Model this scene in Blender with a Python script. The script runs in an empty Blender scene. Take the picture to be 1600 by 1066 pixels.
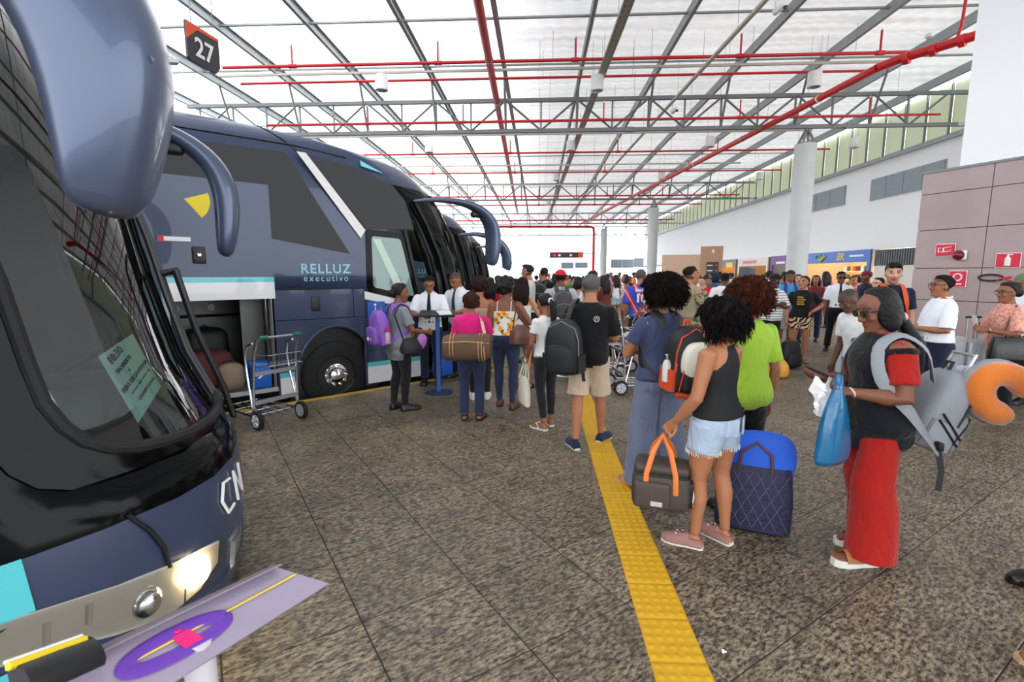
import bpy, bmesh, math, random
import numpy as np
from mathutils import Vector, Matrix
random.seed(7); RNG = np.random.default_rng(7)
SC = bpy.context.scene
COL = SC.collection
R_ = math.radians

# ------------------------------------------------------------------ camera, sky, sun, exposure
F, H, PITCH, YAW = 770.0, 1.72, math.atan(105 / 770.0), R_(3.04)
cam_d = bpy.data.cameras.new('camera'); cam = bpy.data.objects.new('camera', cam_d); COL.objects.link(cam)
cam_d.sensor_width = 36; cam_d.lens = 36 * F / 1600; cam_d.clip_start = .05; cam_d.clip_end = 500
cam.location = (0, 0, H); cam.rotation_euler = (math.pi / 2 - PITCH, 0, YAW)
cam_d.dof.use_dof = True; cam_d.dof.focus_distance = 6.0; cam_d.dof.aperture_fstop = 5.6
SC.camera = cam
W = bpy.data.worlds.new('sky'); SC.world = W; W.use_nodes = True
_n = W.node_tree.nodes; _l = W.node_tree.links
_bg = _n['Background']; _bg.inputs['Color'].default_value = (.90, .95, 1, 1); _bg.inputs['Strength'].default_value = 2.6
sun_d = bpy.data.lights.new('sun', 'SUN'); sun_d.energy = 5.0; sun_d.angle = R_(1.0); sun_d.color = (1, .96, .9)
sun = bpy.data.objects.new('sun', sun_d); COL.objects.link(sun); sun.rotation_euler = (R_(26), R_(14), 0)
SC.view_settings.view_transform = 'Standard'; SC.view_settings.look = 'None'
SC.view_settings.exposure = 0.78; SC.view_settings.gamma = 1.0; SC.view_settings.use_curve_mapping = False
SC.cycles.use_denoising = True
SC.cycles.max_bounces = 10; SC.cycles.diffuse_bounces = 5; SC.cycles.glossy_bounces = 4
SC.cycles.transmission_bounces = 6; SC.cycles.transparent_max_bounces = 16
SC.cycles.sample_clamp_indirect = 6; SC.cycles.caustics_reflective = False; SC.cycles.caustics_refractive = False

# ------------------------------------------------------------------ measuring helpers (image pixel -> place in the hall)
_f = np.array([-math.sin(YAW) * math.cos(PITCH), math.cos(YAW) * math.cos(PITCH), -math.sin(PITCH)])
_r = np.array([math.cos(YAW), math.sin(YAW), 0]); _u = np.cross(_r, _f)
def ray(u, v): return _f * F + _r * (u - 800) - _u * (v - 533)
def at(u, v, z=0.0):
    d = ray(u, v); return np.array([0, 0, H]) + d * ((z - H) / d[2])
def atd(u, depth):
    """ground point under column u at a given forward distance"""
    return _r * ((u - 800) / F * depth) + np.array([-math.sin(YAW), math.cos(YAW), 0]) * depth

# ------------------------------------------------------------------ materials
def lin(c):
    return tuple((x / 12.92 if x <= .04045 else ((x + .055) / 1.055) ** 2.4) for x in (v / 255 for v in c))
MATS = {}
def mat(key, rgb, rough=.6, metal=0, bump=0, bscale=60, var=0, vscale=8, coat=0, spec=.5, trans=0, emit=None, estr=0, vcol=False, sheen=0):
    if key in MATS: return MATS[key]
    m = bpy.data.materials.new(key); m.use_nodes = True; MATS[key] = m
    n, l = m.node_tree.nodes, m.node_tree.links; b = n['Principled BSDF']
    c = (*lin(rgb), 1); b.inputs['Base Color'].default_value = c
    b.inputs['Roughness'].default_value = rough; b.inputs['Metallic'].default_value = metal
    b.inputs['Coat Weight'].default_value = coat; b.inputs['Specular IOR Level'].default_value = spec
    if sheen: b.inputs['Sheen Weight'].default_value = sheen
    if emit: b.inputs['Emission Color'].default_value = (*lin(emit), 1); b.inputs['Emission Strength'].default_value = estr
    tc = n.new('ShaderNodeTexCoord')
    if vcol:
        a = n.new('ShaderNodeAttribute'); a.attribute_name = 'Col'; l.new(a.outputs['Color'], b.inputs['Base Color'])
    elif var:
        t = n.new('ShaderNodeTexNoise'); t.inputs['Scale'].default_value = vscale; t.inputs['Detail'].default_value = 5
        l.new(tc.outputs['Object'], t.inputs['Vector'])
        mx = n.new('ShaderNodeMix'); mx.data_type = 'RGBA'; mx.inputs[6].default_value = tuple(min(1, x * (1 + var)) for x in c[:3]) + (1,)
        mx.inputs[7].default_value = tuple(x * (1 - var) for x in c[:3]) + (1,)
        l.new(t.outputs['Fac'], mx.inputs[0]); l.new(mx.outputs[2], b.inputs['Base Color'])
    if bump:
        t = n.new('ShaderNodeTexNoise'); t.inputs['Scale'].default_value = bscale; t.inputs['Detail'].default_value = 3
        l.new(tc.outputs['Object'], t.inputs['Vector'])
        bp = n.new('ShaderNodeBump'); bp.inputs['Strength'].default_value = bump; bp.inputs['Distance'].default_value = .01
        l.new(t.outputs['Fac'], bp.inputs['Height']); l.new(bp.outputs['Normal'], b.inputs['Normal'])
    return m
def glass(key, tint, refl=.0, rough=.0, dens=1.0):
    """see-through pane: tinted transmission with a mirror-like reflection that grows at grazing angles"""
    if key in MATS: return MATS[key]
    m = bpy.data.materials.new(key); m.use_nodes = True; MATS[key] = m
    n, l = m.node_tree.nodes, m.node_tree.links; n.remove(n['Principled BSDF'])
    tr = n.new('ShaderNodeBsdfTransparent'); tr.inputs[0].default_value = (*lin(tint), 1)
    gl = n.new('ShaderNodeBsdfGlossy'); gl.inputs['Roughness'].default_value = rough
    fr = n.new('ShaderNodeFresnel'); fr.inputs['IOR'].default_value = 1.5 + refl
    mx = n.new('ShaderNodeMixShader'); l.new(fr.outputs[0], mx.inputs[0]); l.new(tr.outputs[0], mx.inputs[1]); l.new(gl.outputs[0], mx.inputs[2])
    l.new(mx.outputs[0], n['Material Output'].inputs[0]); return m
def cloth(key, rgb, var=.08, kind=None, rgb2=None, scale=1.0):
    """woven cloth with soft folds; kind adds a printed pattern in the cloth's own space"""
    key = 'cloth ' + key
    if key in MATS: return MATS[key]
    m = mat(key, rgb, rough=.85, var=var, vscale=5, spec=.2, sheen=.15); n, l = m.node_tree.nodes, m.node_tree.links; b = n['Principled BSDF']
    tc = n.new('ShaderNodeTexCoord'); mp = n.new('ShaderNodeMapping'); mp.inputs['Scale'].default_value = (9, 9, 5); l.new(tc.outputs['Object'], mp.inputs[0])
    t = n.new('ShaderNodeTexNoise'); t.inputs['Scale'].default_value = 1; t.inputs['Detail'].default_value = 2.5; t.inputs['Distortion'].default_value = 1.2; l.new(mp.outputs[0], t.inputs[0])
    bp = n.new('ShaderNodeBump'); bp.inputs['Strength'].default_value = .75; bp.inputs['Distance'].default_value = .035; l.new(t.outputs['Fac'], bp.inputs['Height']); l.new(bp.outputs[0], b.inputs['Normal'])
    if kind:
        if kind == 'stripe':
            w = n.new('ShaderNodeTexWave'); w.bands_direction = 'Z'; w.inputs['Scale'].default_value = 4 * scale; w.inputs['Distortion'].default_value = .6; src = w.outputs['Fac']; lo, hi = .86, .9
        elif kind == 'zebra':
            w = n.new('ShaderNodeTexWave'); w.bands_direction = 'DIAGONAL'; w.inputs['Scale'].default_value = 7 * scale; w.inputs['Distortion'].default_value = 7; w.inputs['Detail'].default_value = 1.5; src = w.outputs['Fac']; lo, hi = .48, .54
        elif kind == 'spots':
            w = n.new('ShaderNodeTexVoronoi'); w.inputs['Scale'].default_value = 22 * scale; src = w.outputs['Distance']; lo, hi = .34, .4
        else:
            w = n.new('ShaderNodeTexNoise'); w.inputs['Scale'].default_value = 16 * scale; w.inputs['Detail'].default_value = 2; src = w.outputs['Fac']; lo, hi = .5, .54
        l.new(tc.outputs['Object'], w.inputs['Vector'])
        r = n.new('ShaderNodeValToRGB'); r.color_ramp.elements[0].position = lo; r.color_ramp.elements[0].color = (*lin(rgb), 1); r.color_ramp.elements[1].position = hi; r.color_ramp.elements[1].color = (*lin(rgb2), 1)
        l.new(src, r.inputs[0]); l.new(r.outputs[0], b.inputs['Base Color'])
    return m

# ------------------------------------------------------------------ mesh builder
class MB:
    def __init__(s): s.v = []; s.f = []; s.m = []
    def add(s, vs, fs, mi=0):
        o = len(s.v); s.v += [tuple(map(float, p)) for p in vs]; s.f += [tuple(i + o for i in f) for f in fs]; s.m += [mi] * len(fs); return s
    def join(s, o, M=None, mi=None):
        vs = o.v if M is None else [tuple(M @ Vector(p)) for p in o.v]
        k = len(s.v); s.v += vs; s.f += [tuple(i + k for i in f) for f in o.f]; s.m += (o.m if mi is None else [mi] * len(o.f)); return s
    def loft(s, rings, mi=0, cap=True, closed=True):
        n = len(rings[0]); vs = [p for r in rings for p in r]; fs = []
        for k in range(len(rings) - 1):
            for i in range(n if closed else n - 1):
                j = (i + 1) % n; fs.append((k * n + i, k * n + j, (k + 1) * n + j, (k + 1) * n + i))
        if cap and closed:
            fs.append(tuple(range(n - 1, -1, -1))); fs.append(tuple((len(rings) - 1) * n + i for i in range(n)))
        return s.add(vs, fs, mi)
    def tube(s, pts, r, n=8, mi=0, flat=None, up=(0, 0, 1), cap=True):
        """r: number or list; flat: (wide, thin) multipliers with the thin axis near UP"""
        P = [np.array(p, float) for p in pts]; N = len(P)
        rr = [r] * N if np.isscalar(r) else list(r); rings = []; prev = None
        for i in range(N):
            t = P[min(i + 1, N - 1)] - P[max(i - 1, 0)]; t = t / (np.linalg.norm(t) + 1e-9)
            if prev is None or flat is not None:
                a = np.array(up[i] if isinstance(up, list) else up, float)
                if abs(a @ t) > .95: a = np.array((1, 0, 0)) if abs(t[0]) < .9 else np.array((0, 1, 0))
            else: a = prev
            y = a - t * (a @ t); y /= np.linalg.norm(y) + 1e-9; x = np.cross(t, y); prev = y
            fx, fy = flat if flat is not None else (1, 1)
            rings.append([P[i] + rr[i] * (fx * math.cos(2 * math.pi * k / n) * x + fy * math.sin(2 * math.pi * k / n) * y) for k in range(n)])
        return s.loft(rings, mi, cap)
    def box(s, c, d, mi=0, M=None):
        x, y, z = [k / 2 for k in d]
        vs = [Vector(p) for p in ((-x, -y, -z), (x, -y, -z), (x, y, -z), (-x, y, -z), (-x, -y, z), (x, -y, z), (x, y, z), (-x, y, z))]
        if M is not None: vs = [M @ p for p in vs]
        return s.add([p + Vector(c) for p in vs], [(3, 2, 1, 0), (4, 5, 6, 7), (0, 1, 5, 4), (1, 2, 6, 5), (2, 3, 7, 6), (3, 0, 4, 7)], mi)
    def rbox(s, c, d, r=.02, seg=2, mi=0, M=None, puff=0):
        """box with rounded edges; puff swells the faces"""
        h = [k / 2 for k in d]; r = min(r, min(h) * .98)
        def line(a):
            o = [-a + r * (1 - math.cos(math.pi / 2 * i / seg)) for i in range(seg + 1)]
            mid = [(-a + r) + (2 * a - 2 * r) * i / 3 for i in (1, 2)]
            return o + mid + [-q for q in reversed(o)]
        L = [line(a) for a in h]; ix = {}; vs = []; fs = []
        def vid(i, j, k):
            if (i, j, k) in ix: return ix[i, j, k]
            p = np.array([L[0][i], L[1][j], L[2][k]]); q = np.array([max(-a + r, min(a - r, t)) for a, t in zip(h, p)])
            dd = p - q; nn = np.linalg.norm(dd)
            if nn > 1e-9: p = q + dd / nn * r
            if puff:
                w = [1 - (t / a) ** 2 for t, a in zip(p, h)]
                for ax in range(3):
                    o = [w[b] for b in range(3) if b != ax]; p[ax] *= 1 + puff * max(0, o[0]) * max(0, o[1])
            ix[i, j, k] = len(vs); vs.append(p); return ix[i, j, k]
        n = [len(a) for a in L]
        for ax in range(3):
            b, e = [q for q in range(3) if q != ax]
            for side in (0, n[ax] - 1):
                for i in range(n[b] - 1):
                    for j in range(n[e] - 1):
                        q = []
                        for (p1, p2) in ((i, j), (i + 1, j), (i + 1, j + 1), (i, j + 1)):
                            t = [0, 0, 0]; t[ax] = side; t[b] = p1; t[e] = p2; q.append(vid(*t))
                        if (side == 0) == (ax != 1): q.reverse()
                        fs.append(tuple(q))
        if M is not None: vs = [M @ Vector(p) for p in vs]
        return s.add([Vector(p) + Vector(c) for p in vs], fs, mi)
    def ell(s, c, r, n=12, m=8, mi=0, M=None):
        vs = [Vector((0, 0, -r[2]))]
        for j in range(1, m):
            a = math.pi * j / m
            vs += [Vector((r[0] * math.sin(a) * math.cos(2 * math.pi * i / n), r[1] * math.sin(a) * math.sin(2 * math.pi * i / n), -r[2] * math.cos(a))) for i in range(n)]
        vs.append(Vector((0, 0, r[2]))); fs = [(0, 1 + (i + 1) % n, 1 + i) for i in range(n)]
        for j in range(m - 2):
            for i in range(n):
                a, b = 1 + j * n + i, 1 + j * n + (i + 1) % n; fs.append((a, b, b + n, a + n))
        e = len(vs) - 1; fs += [(e, e - n + i, e - n + (i + 1) % n) for i in range(n)]
        if M is not None: vs = [M @ p for p in vs]
        return s.add([p + Vector(c) for p in vs], fs, mi)
    def cyl(s, a, b, r, n=12, mi=0, r2=None): return s.tube([a, b], [r, r if r2 is None else r2], n, mi)
    def lathe(s, prof, c=(0, 0, 0), n=16, mi=0, M=None):
        rings = [[Vector((r * math.cos(2 * math.pi * i / n), r * math.sin(2 * math.pi * i / n), z)) for i in range(n)] for r, z in prof]
        if M is not None: rings = [[M @ p for p in q] for q in rings]
        return s.loft([[p + Vector(c) for p in q] for q in rings], mi)
    def plate(s, poly, o, ex, ez, en, th, mi=0):
        """polygon in the plane (ex, ez) through o, thickened along en"""
        o, ex, ez, en = [np.array(q, float) for q in (o, ex, ez, en)]; n = len(poly)
        A = [o + ex * p[0] + ez * p[1] for p in poly]; B = [p + en * th for p in A]
        return s.add(A + B, [tuple(range(n)), tuple(range(2 * n - 1, n - 1, -1))] + [(i, n + i, n + (i + 1) % n, (i + 1) % n) for i in range(n)], mi)
    def mesh(s, name, mats, smooth=True):
        me = bpy.data.meshes.new(name); me.from_pydata(s.v, [], s.f)
        for m in (mats if isinstance(mats, (list, tuple)) else [mats]): me.materials.append(m)
        if any(s.m): me.polygons.foreach_set('material_index', s.m)
        if smooth:
            me.polygons.foreach_set('use_smooth', [True] * len(me.polygons))
            try: me.set_sharp_from_angle(angle=R_(38))
            except Exception: pass
        me.update(); return me
    def build(s, name, mats, parent=None, smooth=True, fix=True):
        me = s.mesh(name, mats, smooth)
        if fix:
            bm = bmesh.new(); bm.from_mesh(me); bmesh.ops.recalc_face_normals(bm, faces=bm.faces); bm.to_mesh(me); bm.free()
        return link(name, me, parent)
def link(name, data, parent=None, loc=None):
    o = bpy.data.objects.new(name, data); COL.objects.link(o)
    if parent is not None: o.parent = parent
    if loc is not None: o.location = loc
    return o
def tag(o, label, cat=None, group=None):
    o['label'] = label
    if cat: o['category'] = cat
    if group: o['group'] = group
    return o
def smooth_path(P, n=4):
    P = [np.array(p, float) for p in P]; out = []
    for i in range(len(P) - 1):
        p0, p1, p2, p3 = P[max(i - 1, 0)], P[i], P[i + 1], P[min(i + 2, len(P) - 1)]
        for k in range(n):
            t = k / n; out.append(.5 * (2 * p1 + (p2 - p0) * t + (2 * p0 - 5 * p1 + 4 * p2 - p3) * t * t + (3 * p1 - p0 - 3 * p2 + p3) * t ** 3))
    return out + [P[-1]]
def strap_tube(P, w, th=.22, n=10):
    """flat webbing that lies on the body: thin axis points away from the trunk"""
    Q = smooth_path(P); ups = [np.array((q[0] * .6, q[1], max(0, (q[2] - 1.33)) * 1.8 + .01)) for q in Q]; ups = [u / (np.linalg.norm(u) + 1e-6) for u in ups]
    return MB().tube(Q, w, n, flat=(1, th), up=ups)
def empty(name, loc, rz=0, label=None, cat=None, group=None):
    o = link(name, None, loc=tuple(map(float, loc))); o.rotation_euler = (0, 0, rz)
    o.empty_display_size = .1
    if label: tag(o, label, cat, group)
    return o
def structure(o): o['kind'] = 'structure'; return o
def kids(o): return [c for c in ALLKIDS.get(o.name, [])]
def copy_tree(o, loc=None, rz=None, label=None, group=None, mats=None):
    """a thing with copies of its parts and sub-parts (mesh data shared)"""
    def cp(a, par):
        c = a.copy(); COL.objects.link(c)
        if par is not None: c.parent = par
        if mats and a.type == 'MESH':
            key = a.name.split('.')[0]
            if key in mats:
                for sl in c.material_slots[:1]: sl.link = 'OBJECT'; sl.material = mats[key]
        for ch in [q for q in a.children]: cp(ch, c)
        return c
    c = cp(o, None)
    if loc is not None: c.location = loc
    if rz is not None: c.rotation_euler = (0, 0, rz)
    if label: c['label'] = label
    if group: c['group'] = group
    return c
def text_mesh(txt, size, name, m, parent, loc, rot, extrude=.001, align='CENTER', M=None, bold=0, space=1.0, shear=0):
    cu = bpy.data.curves.new(name, 'FONT'); cu.body = txt; cu.size = size; cu.extrude = extrude; cu.align_x = align; cu.align_y = 'CENTER'
    cu.offset = bold; cu.space_character = space; cu.shear = shear; cu.resolution_u = 3
    ob = bpy.data.objects.new(name, cu); COL.objects.link(ob)
    bpy.context.view_layer.update()
    me = bpy.data.meshes.new_from_object(ob.evaluated_get(bpy.context.evaluated_depsgraph_get()))
    bpy.data.objects.remove(ob); me.materials.clear(); me.materials.append(m); me.name = name
    o = link(name, me, parent, loc)
    if M is not None: o.matrix_local = M
    else: o.rotation_euler = rot
    return o
def frame(ex, ez, o):
    """matrix with local x along ex, local y along ez (text lies in this plane), origin o"""
    ex, ez = Vector(ex).normalized(), Vector(ez).normalized(); n = ex.cross(ez)
    return Matrix(((ex.x, ez.x, n.x, o[0]), (ex.y, ez.y, n.y, o[1]), (ex.z, ez.z, n.z, o[2]), (0, 0, 0, 1)))

# shared materials
M_white = mat('white paint', (246, 247, 250), .7, var=.02, vscale=.6)
M_steel = mat('galvanised steel', (158, 166, 168), .5, metal=.35, var=.15, vscale=4)
M_steel_d = mat('grey steel', (128, 132, 132), .55, metal=.3, var=.1)
M_red = mat('red pipe paint', (206, 32, 40), .4, var=.08, vscale=3)
M_black = mat('black plastic', (18, 18, 20), .45)
M_rubber = mat('rubber', (16, 16, 17), .75, bump=.15, bscale=80)
M_chrome = mat('chrome', (214, 216, 220), .16, metal=1)
M_alu = mat('brushed aluminium', (178, 182, 186), .35, metal=.9)
M_lampwhite = mat('lamp white', (240, 240, 240), .4)
# ------------------------------------------------------------------ floor of granite tiles
def granite():
    m = bpy.data.materials.new('granite'); m.use_nodes = True; n, l = m.node_tree.nodes, m.node_tree.links; b = n['Principled BSDF']
    g = n.new('ShaderNodeNewGeometry'); mp = n.new('ShaderNodeMapping'); l.new(g.outputs['Position'], mp.inputs['Vector'])
    mp.vector_type = 'TEXTURE'; mp.inputs['Rotation'].default_value = (0, 0, R_(38)); mp.inputs['Scale'].default_value = (1.0, .46, 1)
    def noise(sc, det, v=mp.outputs[0], dist=0):
        t = n.new('ShaderNodeTexNoise'); t.inputs['Scale'].default_value = sc; t.inputs['Detail'].default_value = det
        t.inputs['Distortion'].default_value = dist; t.inputs['Roughness'].default_value = .65; l.new(v, t.inputs['Vector']); return t.outputs['Fac']
    def ramp(x, stops):
        r = n.new('ShaderNodeValToRGB'); e = r.color_ramp.elements
        for i, (p, c) in enumerate(stops):
            q = e[i] if i < 2 else e.new(p); q.position = p; q.color = (*lin(c), 1)
        l.new(x, r.inputs[0]); return r.outputs[0]
    def mix(f, a, c, mode='MIX'):
        x = n.new('ShaderNodeMix'); x.data_type = 'RGBA'; x.blend_type = mode
        for v, i in ((f, 0), (a, 6), (c, 7)):
            if hasattr(v, 'is_linked'): l.new(v, x.inputs[i])
            else: x.inputs[i].default_value = v if i == 0 else (*v, 1)
        return x.outputs[2]
    base = ramp(noise(27, 8, dist=.15), [(.38, (44, 39, 33)), (.47, (122, 110, 94)), (.57, (165, 151, 128)), (.74, (194, 181, 158))])
    vein = ramp(noise(11, 7, dist=.35), [(.42, (44, 41, 38)), (.52, (255, 255, 255))])
    c = mix(.55, base, vein, 'MULTIPLY')
    spots = ramp(noise(2.2, 4, g.outputs['Position']), [(.3, (150, 146, 140)), (.62, (255, 255, 255))])
    c = mix(.6, c, spots, 'MULTIPLY')
    oi = n.new('ShaderNodeObjectInfo'); tone = ramp(oi.outputs['Random'], [(0, (226, 224, 220)), (1, (255, 252, 246))])
    c = mix(1.0, c, tone, 'MULTIPLY')
    l.new(c, b.inputs['Base Color'])
    rr = n.new('ShaderNodeMapRange'); rr.inputs[3].default_value = .32; rr.inputs[4].default_value = .6
    l.new(noise(6, 5), rr.inputs[0]); l.new(rr.outputs[0], b.inputs['Roughness'])
    bp = n.new('ShaderNodeBump'); bp.inputs['Strength'].default_value = .12; bp.inputs['Distance'].default_value = .004
    l.new(noise(40, 4), bp.inputs['Height']); l.new(bp.outputs[0], b.inputs['Normal']); return m
M_gran = granite()
M_grout = mat('dark grout', (52, 47, 42), .9)
M_asph = mat('bay asphalt', (58, 57, 56), .9, var=.2, bump=.3, bscale=40)
M_kerb = mat('yellow kerb paint', (188, 150, 52), .7, var=.25, vscale=5)
# the bus bays: heading HD, left normal LN, wheel of the middle coach at BUS0
HD = np.array([math.sin(R_(46)), math.cos(R_(46)), 0]); LN = np.array([-math.cos(R_(46)), math.sin(R_(46)), 0])
BUS0 = np.array([-2.943, 6.995, 0]); STEP = np.array([-.35, 6.9, 0])
S_S, S_T = float(STEP @ HD), float(STEP @ LN)
def bay(s, t, k=0): return BUS0 + STEP * k + HD * s + LN * t
NHD = np.array([math.sin(R_(60)), math.cos(R_(60)), 0]); NLN = np.array([-NHD[1], NHD[0], 0])      # the foremost coach stands a little turned
NEAR0 = np.array([-1.0, 1.25, 0]) - NHD * 2.92 + NLN * .34
def nbay(s, t): return NEAR0 + NHD * s + NLN * t
poly = [nbay(-14, -.3)[:2], nbay(2.0, -.3)[:2]]
for k in range(0, 9): poly += [bay(-2.08 if k == 0 else 3.02 - S_S, -.27, k)[:2], bay(3.02, -.27, k)[:2]]
E1 = poly + [(30, 78), (30, -14), (poly[0][0] + 4, -14)]
mb = MB(); mb.plate(E1, (0, 0, -.004), (1, 0, 0), (0, 1, 0), (0, 0, 1), -.30)
floor = structure(mb.build('floor', M_grout, smooth=False)); floor['label'] = 'speckled grey brown granite platform of the bus station'
mb = MB(); mb.box((-25, 30, -.35), (130, 150, .1)); o = structure(mb.build('floor_bays', M_asph, smooth=False)); o.name = 'floor.001'; o['label'] = 'lower asphalt of the bus bays'
for k in range(-1, 8):
    mb = MB()
    for (p, q) in ((bay(-2.08 if k == 0 else 3.02 - S_S, -.27, k), bay(3.02, -.27, k)), (bay(3.02, -.27, k), bay(3.02, S_T - .27, k))) if k >= 0 else ((nbay(-8, -.3), nbay(2.0, -.3)), (nbay(2.0, -.3), bay(-2.08, -.27, 0))):
        c = (p + q) / 2; L = np.linalg.norm(q - p); ang = math.atan2(q[1] - p[1], q[0] - p[0])
        mb.rbox((c[0], c[1], -.05), (L + .1, .12, .115), .015, 1, M=Matrix.Rotation(ang, 3, 'Z'))
    mb.build('kerb', M_kerb, floor)
def inside(p):
    x, y = p; c = False; n = len(E1)
    for i in range(n):
        (x1, y1), (x2, y2) = E1[i], E1[(i + 1) % n]
        if (y1 > y) != (y2 > y) and x < (x2 - x1) * (y - y1) / (y2 - y1) + x1: c = not c
    return c
TA = R_(54.5); tx = np.array([math.sin(TA), math.cos(TA)]); ty = np.array([-math.cos(TA), math.sin(TA)]); TS = .605
T0 = tx * (-.03) + ty * 1.09
tm = MB(); g_ = .0035; a_ = TS / 2 - g_
tm.loft([[(-a_, -a_, -.012), (a_, -a_, -.012), (a_, a_, -.012), (-a_, a_, -.012)], [(-a_, -a_, -.002), (a_, -a_, -.002), (a_, a_, -.002), (-a_, a_, -.002)],
         [(-a_ + .002, -a_ + .002, 0), (a_ - .002, -a_ + .002, 0), (a_ - .002, a_ - .002, 0), (-a_ + .002, a_ - .002, 0)]])
tile_me = tm.mesh('tile', M_gran, False)
cand = []
for i in range(-40, 90):
    for j in range(-40, 90):
        p = T0 + tx * TS * (i + .5) + ty * TS * (j + .5)
        if p[1] < -3 or p[1] > 60 or p[0] > 26: continue
        cs = [p + tx * TS * .5 * a + ty * TS * .5 * b for a in (-1, 1) for b in (-1, 1)]
        ins = [inside(q) for q in cs]
        if not any(ins): continue
        dep = p[1]; u = 841 + 770 * p[0] / max(dep, .3); vis = dep > 1.2 and -80 < u < 1700
        cand.append((0 if vis and all(ins) else 1, math.hypot(*p), p, all(ins)))
cand.sort(key=lambda c: c[:2]); rest = MB()
for n_, (pr, _, p, full) in enumerate(cand):
    zz = random.uniform(-.0006, .0006)
    if n_ < 300 and pr == 0:
        o = link('tile', tile_me, floor, (p[0], p[1], zz)); o.rotation_euler = (0, 0, math.pi / 2 - TA)
    else:
        if full: rest.join(tm, Matrix.Translation((p[0], p[1], zz)) @ Matrix.Rotation(math.pi / 2 - TA, 4, 'Z'))
        else:
            bmq = [p + tx * a_ * a + ty * a_ * b for a, b in ((-1, -1), (1, -1), (1, 1), (-1, 1))]
            # clip the edge tiles against the platform outline (grid of small cells)
            for a in range(6):
                for b in range(6):
                    q = p + tx * a_ * (-1 + (a + .5) / 3) + ty * a_ * (-1 + (b + .5) / 3)
                    if inside(q):
                        cs = [(*(q + tx * a_ / 6 * c1 + ty * a_ / 6 * c2), 0) for c1, c2 in ((-1, -1), (1, -1), (1, 1), (-1, 1))]
                        rest.add(cs, [(0, 1, 2, 3)])
o = rest.build('tile', M_gran, floor, smooth=False, fix=False); o['kind'] = 'stuff'
# tactile strip
M_tact = mat('yellow tactile paving', (208, 158, 16), .55, var=.12, vscale=7, bump=.1, bscale=60)
strip = structure(MB().box((.636, 14, -.003), (.25, 29, .012)).build('trim_1', M_tact)); strip['label'] = 'yellow tactile guide strip laid along the platform'
TW, TL, NB = .25, .2825, 5; G = 36; vs = []; fs = []
for j in range(G + 1):
    for i in range(G + 1):
        x, y = -TW / 2 + TW * i / G, -TL / 2 + TL * j / G
        cx = (math.floor((x + TW / 2) / (TW / NB)) + .5) * TW / NB - TW / 2; cy = (math.floor((y + TL / 2) / (TL / NB)) + .5) * TL / NB - TL / 2
        d = math.hypot(x - cx, y - cy); z = .006 + (.0055 * min(1, max(0, (.0155 - d) / .006)))
        if i in (0, G) or j in (0, G): z = .0
        vs.append((x * .992, y * .985, z))
for j in range(G):
    for i in range(G): a = j * (G + 1) + i; fs.append((a, a + 1, a + G + 2, a + G + 1))
tme = MB().add(vs, fs).mesh('tactile_tile', M_tact)
for k in range(100):
    y = 2.30 - 6 * TL + TL * (k + .5)
    if y > 28: break
    link('tactile_tile', tme, strip, (.636 + random.uniform(-.001, .001), y, .003))

# ------------------------------------------------------------------ canopy
def sheet_mat():
    m = bpy.data.materials.new('roof sheet'); m.use_nodes = True; n, l = m.node_tree.nodes, m.node_tree.links; n.remove(n['Principled BSDF'])
    g = n.new('ShaderNodeNewGeometry'); mp = n.new('ShaderNodeMapping'); mp.inputs['Scale'].default_value = (.25, 3.2, 1); l.new(g.outputs['Position'], mp.inputs[0])
    t = n.new('ShaderNodeTexNoise'); t.inputs['Scale'].default_value = 1.0; t.inputs['Detail'].default_value = 4; l.new(mp.outputs[0], t.inputs['Vector'])
    r = n.new('ShaderNodeValToRGB'); r.color_ramp.elements[0].position = .3; r.color_ramp.elements[0].color = (.62, .62, .63, 1); r.color_ramp.elements[1].position = .7; r.color_ramp.elements[1].color = (.86, .87, .88, 1)
    l.new(t.outputs['Fac'], r.inputs[0])
    d = n.new('ShaderNodeBsdfDiffuse'); tr = n.new('ShaderNodeBsdfTranslucent'); gl = n.new('ShaderNodeBsdfGlossy'); gl.inputs['Roughness'].default_value = .35
    bp = n.new('ShaderNodeBump'); bp.inputs['Strength'].default_value = .5; bp.inputs['Distance'].default_value = .05; l.new(t.outputs['Fac'], bp.inputs['Height'])
    for q in (d, gl): l.new(bp.outputs[0], q.inputs['Normal'])
    for q in (d, tr, gl): l.new(r.outputs[0], q.inputs[0])
    # translucency added to let in daylight: strong over bays, slight over the hall
    sx_ = n.new('ShaderNodeSeparateXYZ'); l.new(g.outputs['Position'], sx_.inputs[0]); mr = n.new('ShaderNodeMapRange'); mr.interpolation_type = 'SMOOTHSTEP'
    for i_, v_ in ((1, -7.0), (2, 1.5), (3, .60), (4, .15)): mr.inputs[i_].default_value = v_
    l.new(sx_.outputs[0], mr.inputs[0])
    a = n.new('ShaderNodeMixShader'); l.new(mr.outputs[0], a.inputs[0]); l.new(d.outputs[0], a.inputs[1]); l.new(tr.outputs[0], a.inputs[2])
    b = n.new('ShaderNodeMixShader'); b.inputs[0].default_value = .12; l.new(a.outputs[0], b.inputs[1]); l.new(gl.outputs[0], b.inputs[2])
    l.new(b.outputs[0], n['Material Output'].inputs[0]); return m
M_sheet = sheet_mat()
PX0, PXS, ZR = -1.30, 2.72, 9.0
XL, XR, YB, YF = -14.0, 15.9, -16.0, 76.0
vs = []; fs = []; nx = 240
for i in range(nx + 1):
    x = XL + (XR - XL) * i / nx; z = ZR + .14 + (.035 if (i // 2) % 2 else 0)
    vs += [(x, YB, z), (x, YF, z)]
fs = [(2 * i, 2 * i + 1, 2 * i + 3, 2 * i + 2) for i in range(nx)]
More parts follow.
